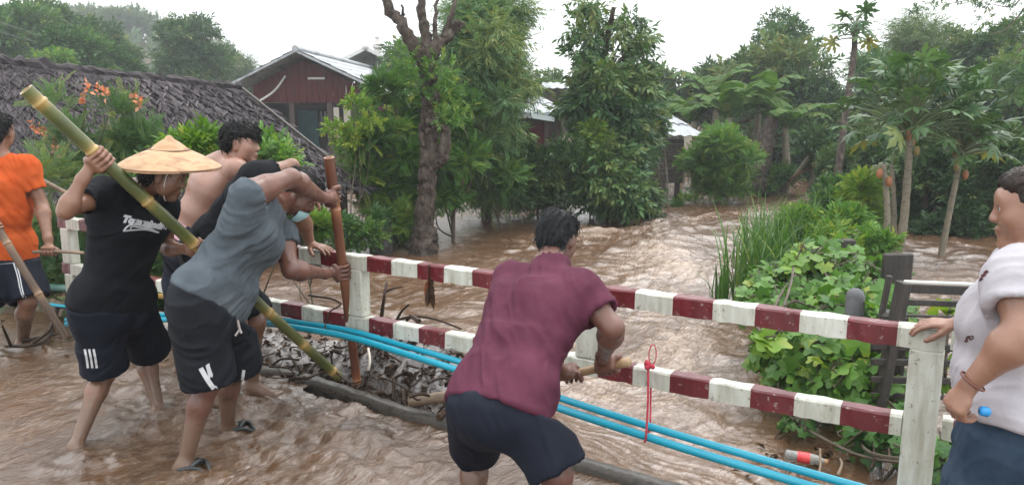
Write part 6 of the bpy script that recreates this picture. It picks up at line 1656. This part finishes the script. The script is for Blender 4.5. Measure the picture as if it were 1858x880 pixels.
# ---- man in the purple shirt
c = on_pole(HP0, HP1, px=1036); g2 = grip('L', c, HP0 - HP1, .019, (-.1, -.1, .5), 1.05, thumb=-1)
c2 = on_pole(HP0, HP1, px=1104); g1 = grip('R', c2, HP1 - HP0, .019, (0, -.5, .5), 1.05, thumb=1)
r = person('purple', 'man in a purple shirt bent over the rail with his back to us', dict(head=(1011, 434, 3.06), neck=(990, 468, 2.95), shR=(1052, 524, 2.80), shL=(932, 506, 3.00), elR=(1112, 596, 2.82), wrR=(1100, 650, 2.88), elL=(945, 640, 3.15), wrL=(1000, 684, 3.05),
    hipR=(945, 728, 2.54), hipL=(868, 724, 2.66), knR=(1010, 862, 2.42), anR=('w', .19, 2.58, .06), knL=(866, 822, 2.80), anL=('w', -.165, 2.74, .06)), SK_DARK,
    [('place', g1[0]), ('bend', 'shR', 'elR', 'wrR', .28, .25), ('place', g1[0]), ('place', g2[0]), ('bend', 'shL', 'elL', 'wrL', .29, .26), ('place', g2[0]), ('bend', 'hipR', 'knR', 'anR', .41, .39, .25), ('bend', 'hipL', 'knL', 'anL', .38, .39, .15)],
    hair=(H_GREY, 'short', 6), shirt=(C_PURPLE, 61), shorts=(C_NAVY, 62, dict(R=.93, L=.90, w=.108)), hands=[g1[1], g2[1]], face=(V(.42, .80, -.48), V(.22, .42, .88)), feetdir=dict(R=V(.5, .8, 0), L=V(.2, 1, 0)), sleeve=.66, build=.96, flare=1.05, arm=1.12, collar=True, headsc=.87)
PURPLE = r
for q in 'RL':
    an = r['j']['an' + q]; k = r['j']['kn' + q]; dd = V(.3, .95, 0); top = an + (k - an) * .52
    v, f = sculpt([(fc(an - V(0, 0, .02), top, .050, .066), .01), (el(V(an[0], an[1], .05) - unit(dd) * .05, V(an[0], an[1], .045) + unit(dd) * .16, V(.95, -.3, 0), .046, .052, .050, .038), .03)], .0075, [(fc(top - (k - an) * .06, top + (k - an) * .05, .055, .060), .004)])
    part('boot', v, f, M_BOOT, r['t'], True)

# ---- woman in the white shirt
wr_ = R3(-.150, -.028, .905)
r = person('woman', 'woman in a white shirt standing at the end of the rail at right', dict(head=(1880, 380, 2.14), neck=(1880, 455, 2.16), shR=(1872, 484, 2.30), shL=(1852, 497, 2.00), elR=(1812, 590, 2.5), wrR=('w', *wr_), elL=(1856, 606, 1.90), wrL=(1762, 694, 1.95),
    hipR=('w', 1.55, 2.24, .735), hipL=('w', 1.43, 2.04, .735), knR=('w', 1.52, 2.25, .42), anR=('w', 1.57, 2.23, .06), knL=('w', 1.42, 2.07, .42), anL=('w', 1.47, 2.03, .06)), SK_WOM,
    [('bend', 'shR', 'elR', 'wrR', .27, .23)], hair=(H_BROWN, 'tied', 7), shirt=(C_WHITE, 71), shorts=(C_DENIM, 72, dict(R=1.02, L=1.02, w=.135)),
    hands=[lambda j: hand_open(j['wrR'], V(-.857, .515, -.10), V(-.1, -.12, 1), .94, (.25, .35, .3), -1, .14, .55), lambda j: hand_open(j['wrL'], V(-.42, .10, -.9), V(-.9, -.25, .42), .96, (.75, .95, .6), 1, .05, .7, .15)],
    face=(V(-.85, .50, -.10), V(-.08, .04, 1)), feetdir=dict(R=V(-.8, .6, 0), L=V(-.85, .5, 0)), sleeve=.60, build=.97, belly=.86, arm=1.18, longhem=.055, fat=1.15, headsc=.96, flare=1.12,
    bust=((.07, .072, (.078, .080, .080)), (-.07, .072, (.078, .080, .080))))
WOMAN = r
v, f = text_mesh('go', .034, .3, .001); d = unit(P(1752, 615, 2) - V(0, 0, CAMZ)); o_ = P(1750, 618, 1.5); dx = unit(V(.8, -.6, .25))
part('print', on_surface(r['shirt_vf'], o_ + .6 * v[:, :1] * dx + .8 * v[:, 1:2] * V(0, 0, 1), d, .002), f, C_PRINTD, r['shirt'])
S = Soup()
for px, py in ((1779, 507), (1784, 500), (1789, 494)):
    v, f = ribbon([P(px - 4, py + 2, 1.75), P(px + 4, py - 3, 1.75)], .008, unit(P(px, py, 2) - V(0, 0, CAMZ)), r['shirt_vf'], .002, 5); S.add(v, f)
S.part('print', C_PRINTD, r['shirt'])
wl = r['j']['wrL']; e = r['j']['elL']; u, v2, w_ = frame(wl, e)
a = np.linspace(0, 2 * math.pi, 25); cc = wl + (e - wl) * .03
v, f = tube(cc + np.outer(np.cos(a) * .034, u) + np.outer(np.sin(a) * .034, v2), .0035, 6, False); part('bracelet', v, f, mat('brown_bead', (.10, .03, .02), (.2, .07, .04), 30, .4), r['t'], True)
M_BLUE = mat('bright_blue_plastic', (.01, .20, .50), (.02, .26, .58), 5, .35)
q = wl + V(.012, -.035, -.065)
v, f = lathe(q, [(.001, -.002), (.012, 0), (.013, .003), (.013, .018), (.010, .022), (.001, .023)], 16, np.array([[0, 1, 0], [.2, 0, 1.], [1, 0, -.2]]) / 1.0)
solo('bottle_cap', v, f, M_BLUE, 'small bright blue cap held in the hand of the woman', 'cap', smooth=True)
# ================================================================== poles, pipes, ropes, debris
def bamboo_mat(name, c1, c2, c3):
    m, nt, b = nodes(name); vec = texco(nt); a = nt.nodes.new('ShaderNodeAttribute'); a.attribute_name = 'v'
    n = noise(nt, vec, 7, 5, .6); ad = nt.nodes.new('ShaderNodeMath'); ad.operation = 'MULTIPLY_ADD'
    link(nt, n, ad.inputs[0]); ad.inputs[1].default_value = .5; link(nt, a.outputs['Fac'], ad.inputs[2])
    link(nt, ramp(nt, ad.outputs[0], [(.2, c1), (.55, c2), (1.0, c3)]), b.inputs['Base Color']); b.inputs['Roughness'].default_value = .28
    bump(nt, b, noise(nt, vec, 60, 4, .6), .15, .003); return m
M_BAMG = bamboo_mat('green_bamboo', (.045, .060, .018), (.11, .115, .030), (.36, .24, .08))
M_BAMB = bamboo_mat('brown_bamboo', (.10, .035, .018), (.20, .075, .035), (.34, .16, .08))
M_BAMD = bamboo_mat('dark_bamboo', (.05, .028, .016), (.11, .062, .034), (.22, .13, .07))
M_STICK = mat('weathered_stick', (.11, .075, .05), (.24, .17, .11), 10, .6, .4, 60)
M_PALEW = mat('pale_handle_wood', (.30, .19, .10), (.44, .30, .17), 8, .5, .2, 50, stretch=(1, 1, 1))
M_WET = mat('dark_wet_twig', (.022, .014, .010), (.060, .037, .024), 10, .5, .5, 60, spec=.2)
def bamboo(name, label, a, b, r0, r1, m, nod=.26, seed=0, mid=.35, bow=0.0):
    """hollow cane with swollen joints; attribute v runs from green internodes to pale joints"""
    L = np.linalg.norm(b - a); rg = np.random.default_rng(seed); S = Soup(); xs = []; x = rg.uniform(.05, nod)
    while x < L: xs.append(x); x += nod * rg.uniform(.85, 1.15)
    st = sorted(set(np.linspace(0, L, 40).tolist() + [q + o for q in xs for o in (-.03, -.012, -.005, .0, .005, .012, .04)])); st = np.array([q for q in st if 0 <= q <= L])
    r = r0 + (r1 - r0) * st / L; dn = np.min([np.abs(st - q) for q in xs], 0)
    r = r * (1 + .13 * np.exp(-(dn / .007) ** 2) - .05 * np.exp(-((dn - .014) / .006) ** 2)); val = np.clip(.08 + .15 * vnoise(np.stack([st * 3, st * 0, st * 0], 1), seed) + .75 * np.exp(-(dn / .035) ** 1.3), 0, 1)
    bw = V(0, 0, -1) * bow; pts = a + np.outer(st / L, b - a) + np.outer(4 * (st / L) * (1 - st / L), bw)
    v, f = tube(pts, r, 16, False); S.add(v, f, np.repeat(val, 16))
    inn, f2 = tube(pts[:4] if False else np.array([a, a + (b - a) * .04]), [r0 * .72, r0 * .7], 16, False); S.add(inn, [q[:, ::-1] for q in f2], .9)
    k = np.arange(16); o0 = np.concatenate([v[:16], inn[:16]]); S.add(o0, np.stack([k, k + 16, (k + 1) % 16 + 16, (k + 1) % 16], 1), 1.0)
    S.add(np.concatenate([inn[16:32]]), [k[None, :]], .0)
    S.add(v[-16:], [k[None, :]], .8)
    return S.solo(name, m, label, 'pole', loc=tuple(b), smooth=True)
bamboo('bamboo_pole', 'long thick green bamboo pole slanting from raised hand down to the kerb', BP0, BP1, .031, .027, M_BAMG, .30, 3)
bamboo('bamboo_pole', 'upright reddish brown pole held by the masked man', GP0, GP1, .028, .024, M_BAMB, .34, 5)
bamboo('bamboo_pole', 'dark brown bamboo pole slanting before the man in orange', OP0, OP1, .024, .024, M_BAMD, .33, 7)
v, f = tube(spline([HP0 - unit(HP1 - HP0) * .02, (HP0 + HP1) / 2 + V(0, 0, .003), HP1], 10), [.017] * 4 + [.018] * 3 + [.019] * 3, 12)
solo('tool_handle', v, f, M_PALEW, 'pale wooden tool handle in the hands of the purple shirted man', 'tool', smooth=True)
v, f = tube(spline([TS0, (TS0 + TS1) / 2 + V(0, 0, .006), TS1], 10), .011, 8); solo('stick', v, f, M_STICK, 'grey stick held level in the hand of the man in orange', 'stick', smooth=True)
v, f = tube(spline([P(38, 306, 5.6), P(90, 334, 5.6), P(215, 400, 5.5)], 10), np.linspace(.018, .014, 10), 8); solo('stick', v, f, M_STICK, 'thin pale stick slanting between the orange shirt and the bent elbow', 'stick', smooth=True)

# pipes slung along the rail
M_PIPE = mat('blue_pvc', (.002, .25, .36), (.008, .31, .43), 3, .30, .06, 40)
def pipe(name, label, pts, r, m, n=60):
    v, f = tube(spline(pts, n), r, 14); return solo(name, v, f, m, label, 'pipe', smooth=True)
def railpt(px, py, v): 
    d = ray(px, py); t = (np.dot(RP0, RN) + v) / (d[0] * RN[0] + d[1] * RN[1]); return V(0, 0, CAMZ) + d * t
for k, (off, v_, lb) in enumerate(((0, -.115, 'front blue water pipe slung on cord below the railing'), (-17, -.065, 'rear blue water pipe lying just above the front one'))):
    pts = [railpt(px, py + off * sc_, v_) for px, py, sc_ in ((120, 588, .45), (280, 580, .5), (450, 584, .55), (560, 598, .6), (640, 613, .7), (730, 640, .8), (820, 668, .95), (920, 702, 1.05), (1000, 735, 1.1), (1170, 791, 1.2), (1330, 840, 1.3), (1500, 890, 1.4), (1700, 948, 1.5))]
    pipe('water_pipe', lb, pts, .0165 if k else .018, M_PIPE, 90)
pipe('green_pipe', 'dull green pipe behind the legs of the man in the straw hat', [railpt(60, 519, .2), railpt(130, 524, .2), railpt(200, 530, .2)], .03, mat('dull_green_plastic', (.05, .12, .10), (.08, .16, .13), 4, .4), 12)
pipe('yellow_pipe', 'yellow pipe passing behind the dark shorts of the straw hat man', [railpt(200, 527, .08), railpt(270, 535, .08), railpt(330, 541, .08), railpt(470, 556, .08)], .018, mat('ochre_plastic', (.40, .24, .05), (.52, .33, .08), 4, .4), 16)
pipe('thin_pipe', 'thin blue grey pipe at the feet of the left end post', [railpt(60, 548, .12), railpt(120, 556, .12), railpt(175, 560, .12)], .014, M_PIPE, 10)

# red cord round the lower beam and the pipes
M_CORD = mat('red_cord', (.42, .02, .05), (.55, .05, .08), 40, .7, .5, 200)
S = Soup()
a0 = railpt(1176, 664, -.045); b0 = railpt(1172, 795, -.14); b1 = railpt(1180, 772, -.04); a1 = railpt(1181, 706, .045)
S.add(*tube(spline([a0, (a0 + b0) / 2 + V(.004, 0, 0), b0], 14), .0048, 6)); S.add(*tube(spline([a1, (a1 + b1) / 2, b1], 10), .0042, 6))
S.add(*tube(spline([b0, b0 + V(0, .02, -.025), b1 + V(0, .01, -.015), b1], 10), .0045, 6))
S.add(*tube(spline([a0, a0 + V(0, .02, .02), R3(1.02, 0, .535), a1 + V(0, 0, .05), a1], 12), .0045, 6))
for k in range(6): S.add(*ball(a0 + .008 * np.random.default_rng(k).standard_normal(3), .011, 6))
tt = np.linspace(0, 2 * math.pi, 22); S.add(*tube(a0 + V(.012, 0, .052) + np.c_[.016 * np.sin(tt) + .006, 0 * tt, .046 * -np.cos(tt)], .0026, 5))
S.solo('tied_rope', M_CORD, 'thin red rope knotted round the lower rail holding up the blue pipes', 'rope', smooth=True)
# dead leaf hooked on the top rail
S = Soup(); c = railpt(779, 510, -.05); rg = np.random.default_rng(4)
for k in range(9):
    v, f = leaf6(rg.uniform(.05, .09), rg.uniform(.02, .04), .3, .4); a = rg.uniform(0, 6.28); dd = unit(V(.35 * math.cos(a), .35 * math.sin(a), -1)); u = unit(np.cross(dd, V(0, 1, .3))); S.add(c + V(0, 0, rg.uniform(-.07, .03)) + v @ np.array([u, dd, np.cross(u, dd)]), f, rg.random())
S.add(*tube(spline([c + V(0, .05, .075), c + V(0, 0, .07), c, c + V(.01, 0, -.12)], 10), .004, 5), .2)
S.solo('dead_leaf', L_DRY, 'dry brown leaf bunch hanging from the upper rail', 'leaf')

# drifted branches and the log at the kerb
def stick(label, pts, r, m=None, name='branch', twigs=(), group=None, r1=None):
    S = Soup(); q = spline(pts, 14); S.add(*tube(q, np.linspace(r, r1 or r * .55, 14), 8, wob=.06, seed=int(r * 1e4)))
    for t in twigs: S.add(*tube(spline(t, 8), np.linspace(r * .6, r * .25, 8), 6))
    return S.solo(name, m or M_WET, label, name, group, smooth=True)
stick('pale brown log jammed against the kerb left of the purple shirted man', [G(742, 728, .12), G(790, 722, .14), G(850, 715, .16)], .03, M_STICK, 'log', r1=.033)
W_ = lambda px, py, z=.1: G(px, py, z)
stick('forked bare twig sticking out of the foaming water between the rails', [W_(692, 575, .1), W_(697, 540, .28), W_(702, 512, .38)], .016, twigs=[[W_(699, 530, .30), W_(715, 523, .36), W_(732, 520, .38)]])
stick('short straight twig leaning right above the lower rail', [W_(718, 585, .15), W_(728, 566, .26), W_(742, 552, .34)], .012)
stick('long thin bent branch arching behind the lower rail', [W_(715, 582, .15), W_(750, 574, .2), W_(790, 579, .2), W_(838, 597, .12)], .012)
stick('thin black bent twig hooked over the lower rail', [railpt(560, 536, -.05), railpt(600, 542, -.06), railpt(618, 553, -.06), railpt(596, 568, -.07), railpt(588, 606, -.12)], .006, r1=.004)
stick('white peeled twig standing in the spilling water', [W_(668, 632, .25), W_(671, 655, .2), W_(668, 672, .15)], .008, mat('peeled_wood', (.5, .45, .38), (.62, .57, .5), 9, .5), r1=.007)
rg = np.random.default_rng(12)
for k in range(26):
    px, py = (rg.uniform(470, 800), rg.uniform(600, 690)) if k < 16 else (rg.uniform(700, 860), rg.uniform(668, 722))
    a = rg.uniform(-.5, .5); ln = rg.uniform(20, 60); q0 = W_(px, py, rg.uniform(.1, .3)); q1 = W_(px + ln * math.cos(a), py + ln * math.sin(a), rg.uniform(.1, .28))
    stick('wet twig tangled in the debris at the spill', [q0, (q0 + q1) / 2 + .03 * rg.standard_normal(3), q1], rg.uniform(.005, .013), None, 'twig', group='twigs in the debris pile')
stick('drowned dark branch lying in the water near the left edge', [G(105, 556, .06), G(80, 618, .08), G(10, 628, .07)], .02, None, 'branch', twigs=[[G(60, 622, .09), G(90, 600, .2), G(98, 578, .32)], [G(20, 628, .08), G(8, 600, .22), G(4, 590, .3)]])
stick('flat black branch floating beside the pole of the man in orange', [G(40, 618, .06), G(62, 614, .07), G(112, 604, .08)], .014)
for k, (px, py) in enumerate(((1480, 868), (1580, 850), (1608, 852), (1520, 862))):
    q = G(px, py, -.3); stick(('thin stick floating under the blue pipes at the bottle', 'red brown stick against the bank by the end post', 'pale stick leaning on the bank by the end post', 'grey stick on the mud below the bottle')[k], [q, q + V(.05, .07, .03), q + V(.08, .16, .10 if k < 3 else .02)], .009, M_STICK if k != 1 else None, 'stick')
# leaf litter caught along the edges, nobody could count it
S = Soup(); rg = np.random.default_rng(9)
def litter(n, fn, s0, s1):
    for k in range(n):
        c = fn(); v, f = leaf4(rg.uniform(s0, s1), .4 * s1, .3); a = rg.uniform(0, 6.28); d_ = unit(V(math.cos(a), math.sin(a), rg.normal(0, .35))); u = unit(np.cross(d_, V(0, 0, 1) + .4 * rg.standard_normal(3))); S.add(c + v @ np.array([u, d_, np.cross(u, d_)]), f, rg.random() * .8)
def hz(u, v): 
    q = R3(u, v, 0); z = river_z(V(q[0]), V(q[1]))[0][0]; return V(q[0], q[1], max(z, .03) + .01)
litter(420, lambda: hz(max(2.0, rg.normal(2.9, .6)), abs(rg.normal(.35, .25))), .03, .08)
litter(260, lambda: hz(rg.normal(4.6, .7), rg.normal(.35, .3)), .03, .09)
litter(60, lambda: (lambda q: V(q[0], q[1], river_z(V(q[0]), V(q[1]))[0][0] + .012))(gq(rg.normal(1450, 60), rg.normal(830, 22), -.42)), .03, .08)
litter(500, lambda: hz(max(1.95, rg.normal(2.8, .6)), abs(rg.normal(.25, .25))), .025, .06)
S.solo('leaf_litter', L_DRY, 'brown leaf litter and shreds caught in the spilling water', 'leaf litter', kind='stuff')
S = Soup(); rg = np.random.default_rng(91)      # tangle of roots, stalks and twigs the flood has rammed against the rail
for k in range(170):
    u0, v0 = (max(1.9, rg.normal(2.8, .5)), abs(rg.normal(.25, .22))) if k < 110 else (rg.normal(4.5, .6), rg.normal(.3, .2))
    q = hz(u0, v0) + V(0, 0, rg.uniform(-.03, .05)); a = rg.uniform(0, 6.28); d_ = V(math.cos(a), math.sin(a), rg.normal(0, .5)); d_ = unit(d_) * rg.uniform(.05, .28)
    S.add(*tube(spline([q - d_ / 2, q + .03 * rg.standard_normal(3), q + d_ / 2 + V(0, 0, -.02)], 6), np.linspace(1, .4, 6) * rg.choice([.004, .006, .010, .018]), 6))
S.solo('flood_debris', M_WET, 'tangle of roots and stalks rammed against the railing', 'debris', kind='stuff')
# floating bottle with a red label
M_CLEAR, nt, b = nodes('clear_plastic'); b.inputs['Transmission Weight'].default_value = .75; b.inputs['Roughness'].default_value = .12; b.inputs['IOR'].default_value = 1.3; b.inputs['Base Color'].default_value = (.8, .82, .8, 1)
q = gq(1461, 836, -.40); d_ = unit(V(.9, -.35, -.02)); u, v2, w_ = frame(V(0, 0, 0), d_); bx = np.array([u, v2, w_]); q = q + V(0, 0, .02)
t = thing('plastic_bottle', 'clear plastic bottle with red label floating below the blue pipes', 'bottle', q)
v, f = lathe(q, [(.001, -.115), (.028, -.112), (.032, -.10), (.031, -.03), (.032, .03), (.028, .07), (.012, .105), (.011, .12), (.001, .121)], 18, bx); part('bottle_body', v, f, M_CLEAR, t, True)
v, f = lathe(q, [(.0325, -.045), (.0335, -.04), (.0335, .02), (.0325, .025)], 18, bx); part('label', v, f, mat('red_label', (.60, .03, .04), (.70, .08, .08), 20, .4), t, True)
v, f = lathe(q, [(.0125, .105), (.014, .107), (.014, .125), (.001, .127)], 14, bx); part('cap', v, f, M_STRAW if 'M_STRAW' in globals() else M_PALEW, t, True)

# ---- posts and the broken fence on the right bank
M_CHAR = mat('charred_black_wood', (.010, .008, .007), (.040, .032, .026), 7, .6, .6, 30, stretch=(2, 2, .5))
M_GPOST = mat('old_concrete_post', (.055, .055, .06), (.12, .12, .125), 8, .7, .5, 40)
def round_post(px0, px1, ptop, Y, zb, m, label, name='post', lean=(0, 0)):
    a = P((px0 + px1) / 2, ptop, Y); r = (P(px1, ptop, Y)[0] - P(px0, ptop, Y)[0]) / 2; h = a[2] - zb
    v, f = lathe(V(0, 0, 0), [(r * 1.0, 0), (r, h - r * .9), (r * .85, h - r * .4), (r * .45, h - .06 * r), (.001, h)], 16); v[:, 0] += lean[0] * (v[:, 2] / h - 1); v[:, 2] += .0
    v = v + V(a[0], Y, zb) + .004 * np.stack([vnoise(v * 14, 1), vnoise(v * 14, 2), vnoise(v * 14, 3)], 1)
    return solo(name, v, f, m, label, 'post', smooth=True)
round_post(1537, 1570, 524, 4.9, -.6, M_GPOST, 'grey round topped concrete post rising behind the upper rail')
round_post(1536, 1560, 462, 6.4, -.6, M_GPOST, 'small dark pointed post half sunk in the vine leaves')
v, f = box(P(1538, 445, 7.4) - V(0, 0, .25), I3, (.125, .10, .62), .01); solo('stump', v, f, M_CHAR, 'square cut black stump end standing in the weeds', 'stump')
for k, (pts, lb) in enumerate(((((1556, 462), (1580, 418)), 'dark plank leaning left in a pair behind the weeds'), (((1596, 458), (1578, 420)), 'dark plank leaning right in a pair behind the weeds'))):
    a, b_ = P(*pts[0], 8.6), P(*pts[1], 8.6 + .1 * k); v, f = bar(a - V(0, 0, .1), b_, .07, .10, bev=.008); solo('plank', v, f, M_DARKW, lb, 'plank')
# stump near the bare tree, post in the flood
S = Soup(); c = P(690, 455, 11.2); n_ = 18; ang = np.arange(n_) * 2 * math.pi / n_
prof = []
S.add(*tube(spline([P(694, 470, 11.2), P(691, 430, 11.2), P(687, 386, 11.2)], 10), [.21, .19, .18, .175, .17, .17, .168, .168, .17, .172], 16, wob=.06, seed=2))
S.solo('tree_stump', M_CHAR, 'black cut tree stump to the left of the bare tree', 'stump')
for px, ytop, Y, r_, lb in ((565, 346, 9.6, .075, 'dark square post standing in the brown water behind the mask man'), ):
    a = P(px, ytop, Y); v, f = box(V(a[0], Y, (a[2] - 1) / 2), I3, (.14, .12, a[2] + 1), .01); solo('post', v, f, M_DARKW, lb, 'post')
# broken fence
FY = 4.35
t = thing('wooden_fence', 'broken dark slat fence over the flooded garden behind the end post', 'fence', P(1640, 750, FY))
def fb(p0, p1, y0, y1, w, h, name='slat', m=None):
    a, b_ = P(*p0, y0), P(*p1, y1); v, f = bar(a, b_, w, h, bev=.004); return part(name, v, f, m or M_CHAR, t)
fb((1640, 512), (1590, 760), FY, FY, .10, .05, 'post'); fb((1614, 500), (1586, 640), FY + .25, FY + .25, .035, .03, 'post')
for y0, y1, m, hh in ((511, 519, M_WHITEP, .018), (523, 532, None, .05), (548, 556, None, .035), (572, 580, None, .016), (628, 634, None, .04), (656, 662, None, .04), (688, 694, None, .04), (716, 726, None, .03)):  # topmost slat is white to paint in light along the fence top
    x0 = 1640 if y0 < 600 else 1580
    fb((x0, y0), (1905, y1 + 2), FY, FY + .0 - .12, .022, hh, 'slat', m)
fb((1895, 505), (1895, 770), FY - .12, FY - .12, .09, .06, 'post')
v, f = box(P(1628, 482, 6.0) + V(0, 0, -.05), I3, (.24, .05, .30), .012); solo('board', v, f, M_CHAR, 'upright black board with rounded corners behind the broken fence', 'board')
v, f = box(P(1612, 690, 4.6), np.array([[.9, -.44, 0], [.44, .9, 0], [0, 0, 1]]), (.16, .14, .9), .02); solo('stump', v, f, M_CHAR, 'thick charred stump in the vines beside the end post', 'stump')
# power wires far left
for k, (a, b_) in enumerate((((-40, 160, 30), (470, 128, 60)), ((-40, 30, 32), (470, 152, 62)), ((-40, 48, 32), (470, 160, 62)))):
    q = spline([P(*a), (P(*a) + P(*b_)) / 2 - V(0, 0, .5), P(*b_)], 30); v, f = tube(q, .014, 4); solo('power_line', v, f, M_WIRE, 'thin overhead wire crossing the trees at upper left', 'wire', 'overhead wires')
# flooded timber, plastic and stones along the far left edge of the deck
rg = np.random.default_rng(41)
S = Soup()
for k in range(5):
    q = R3(3.9 + .35 * k, .25 + .1 * rg.normal(), .12); v, f = ball(q, (.10 * rg.uniform(.6, 1.2), .08, .05), 7); v = v + .02 * np.stack([vnoise(v * 9, 1), vnoise(v * 9, 2), vnoise(v * 9, 3)], 1); solo('rock', v, f, M_CONC, 'muddy rock at the foot of the railing on the left', 'rock', 'rocks along the left railing', smooth=True)
# ================================================================== rain haze
HZ = dict(density=.0019, color=(.93, .97, 1.0))
m = bpy.data.materials.new('rain_haze'); m.use_nodes = True; nt = m.node_tree
nt.nodes.remove(nt.nodes['Principled BSDF'])
pv = nt.nodes.new('ShaderNodeVolumePrincipled'); pv.inputs['Density'].default_value = HZ['density']; pv.inputs['Color'].default_value = (*HZ['color'], 1)
pv.inputs['Anisotropy'].default_value = .15
link(nt, pv.outputs[0], nt.nodes['Material Output'].inputs['Volume'])
v, f = box(V(0, 85, 18.4), I3, (640, 250, 42))
solo('haze', v, f, m, kind='stuff')
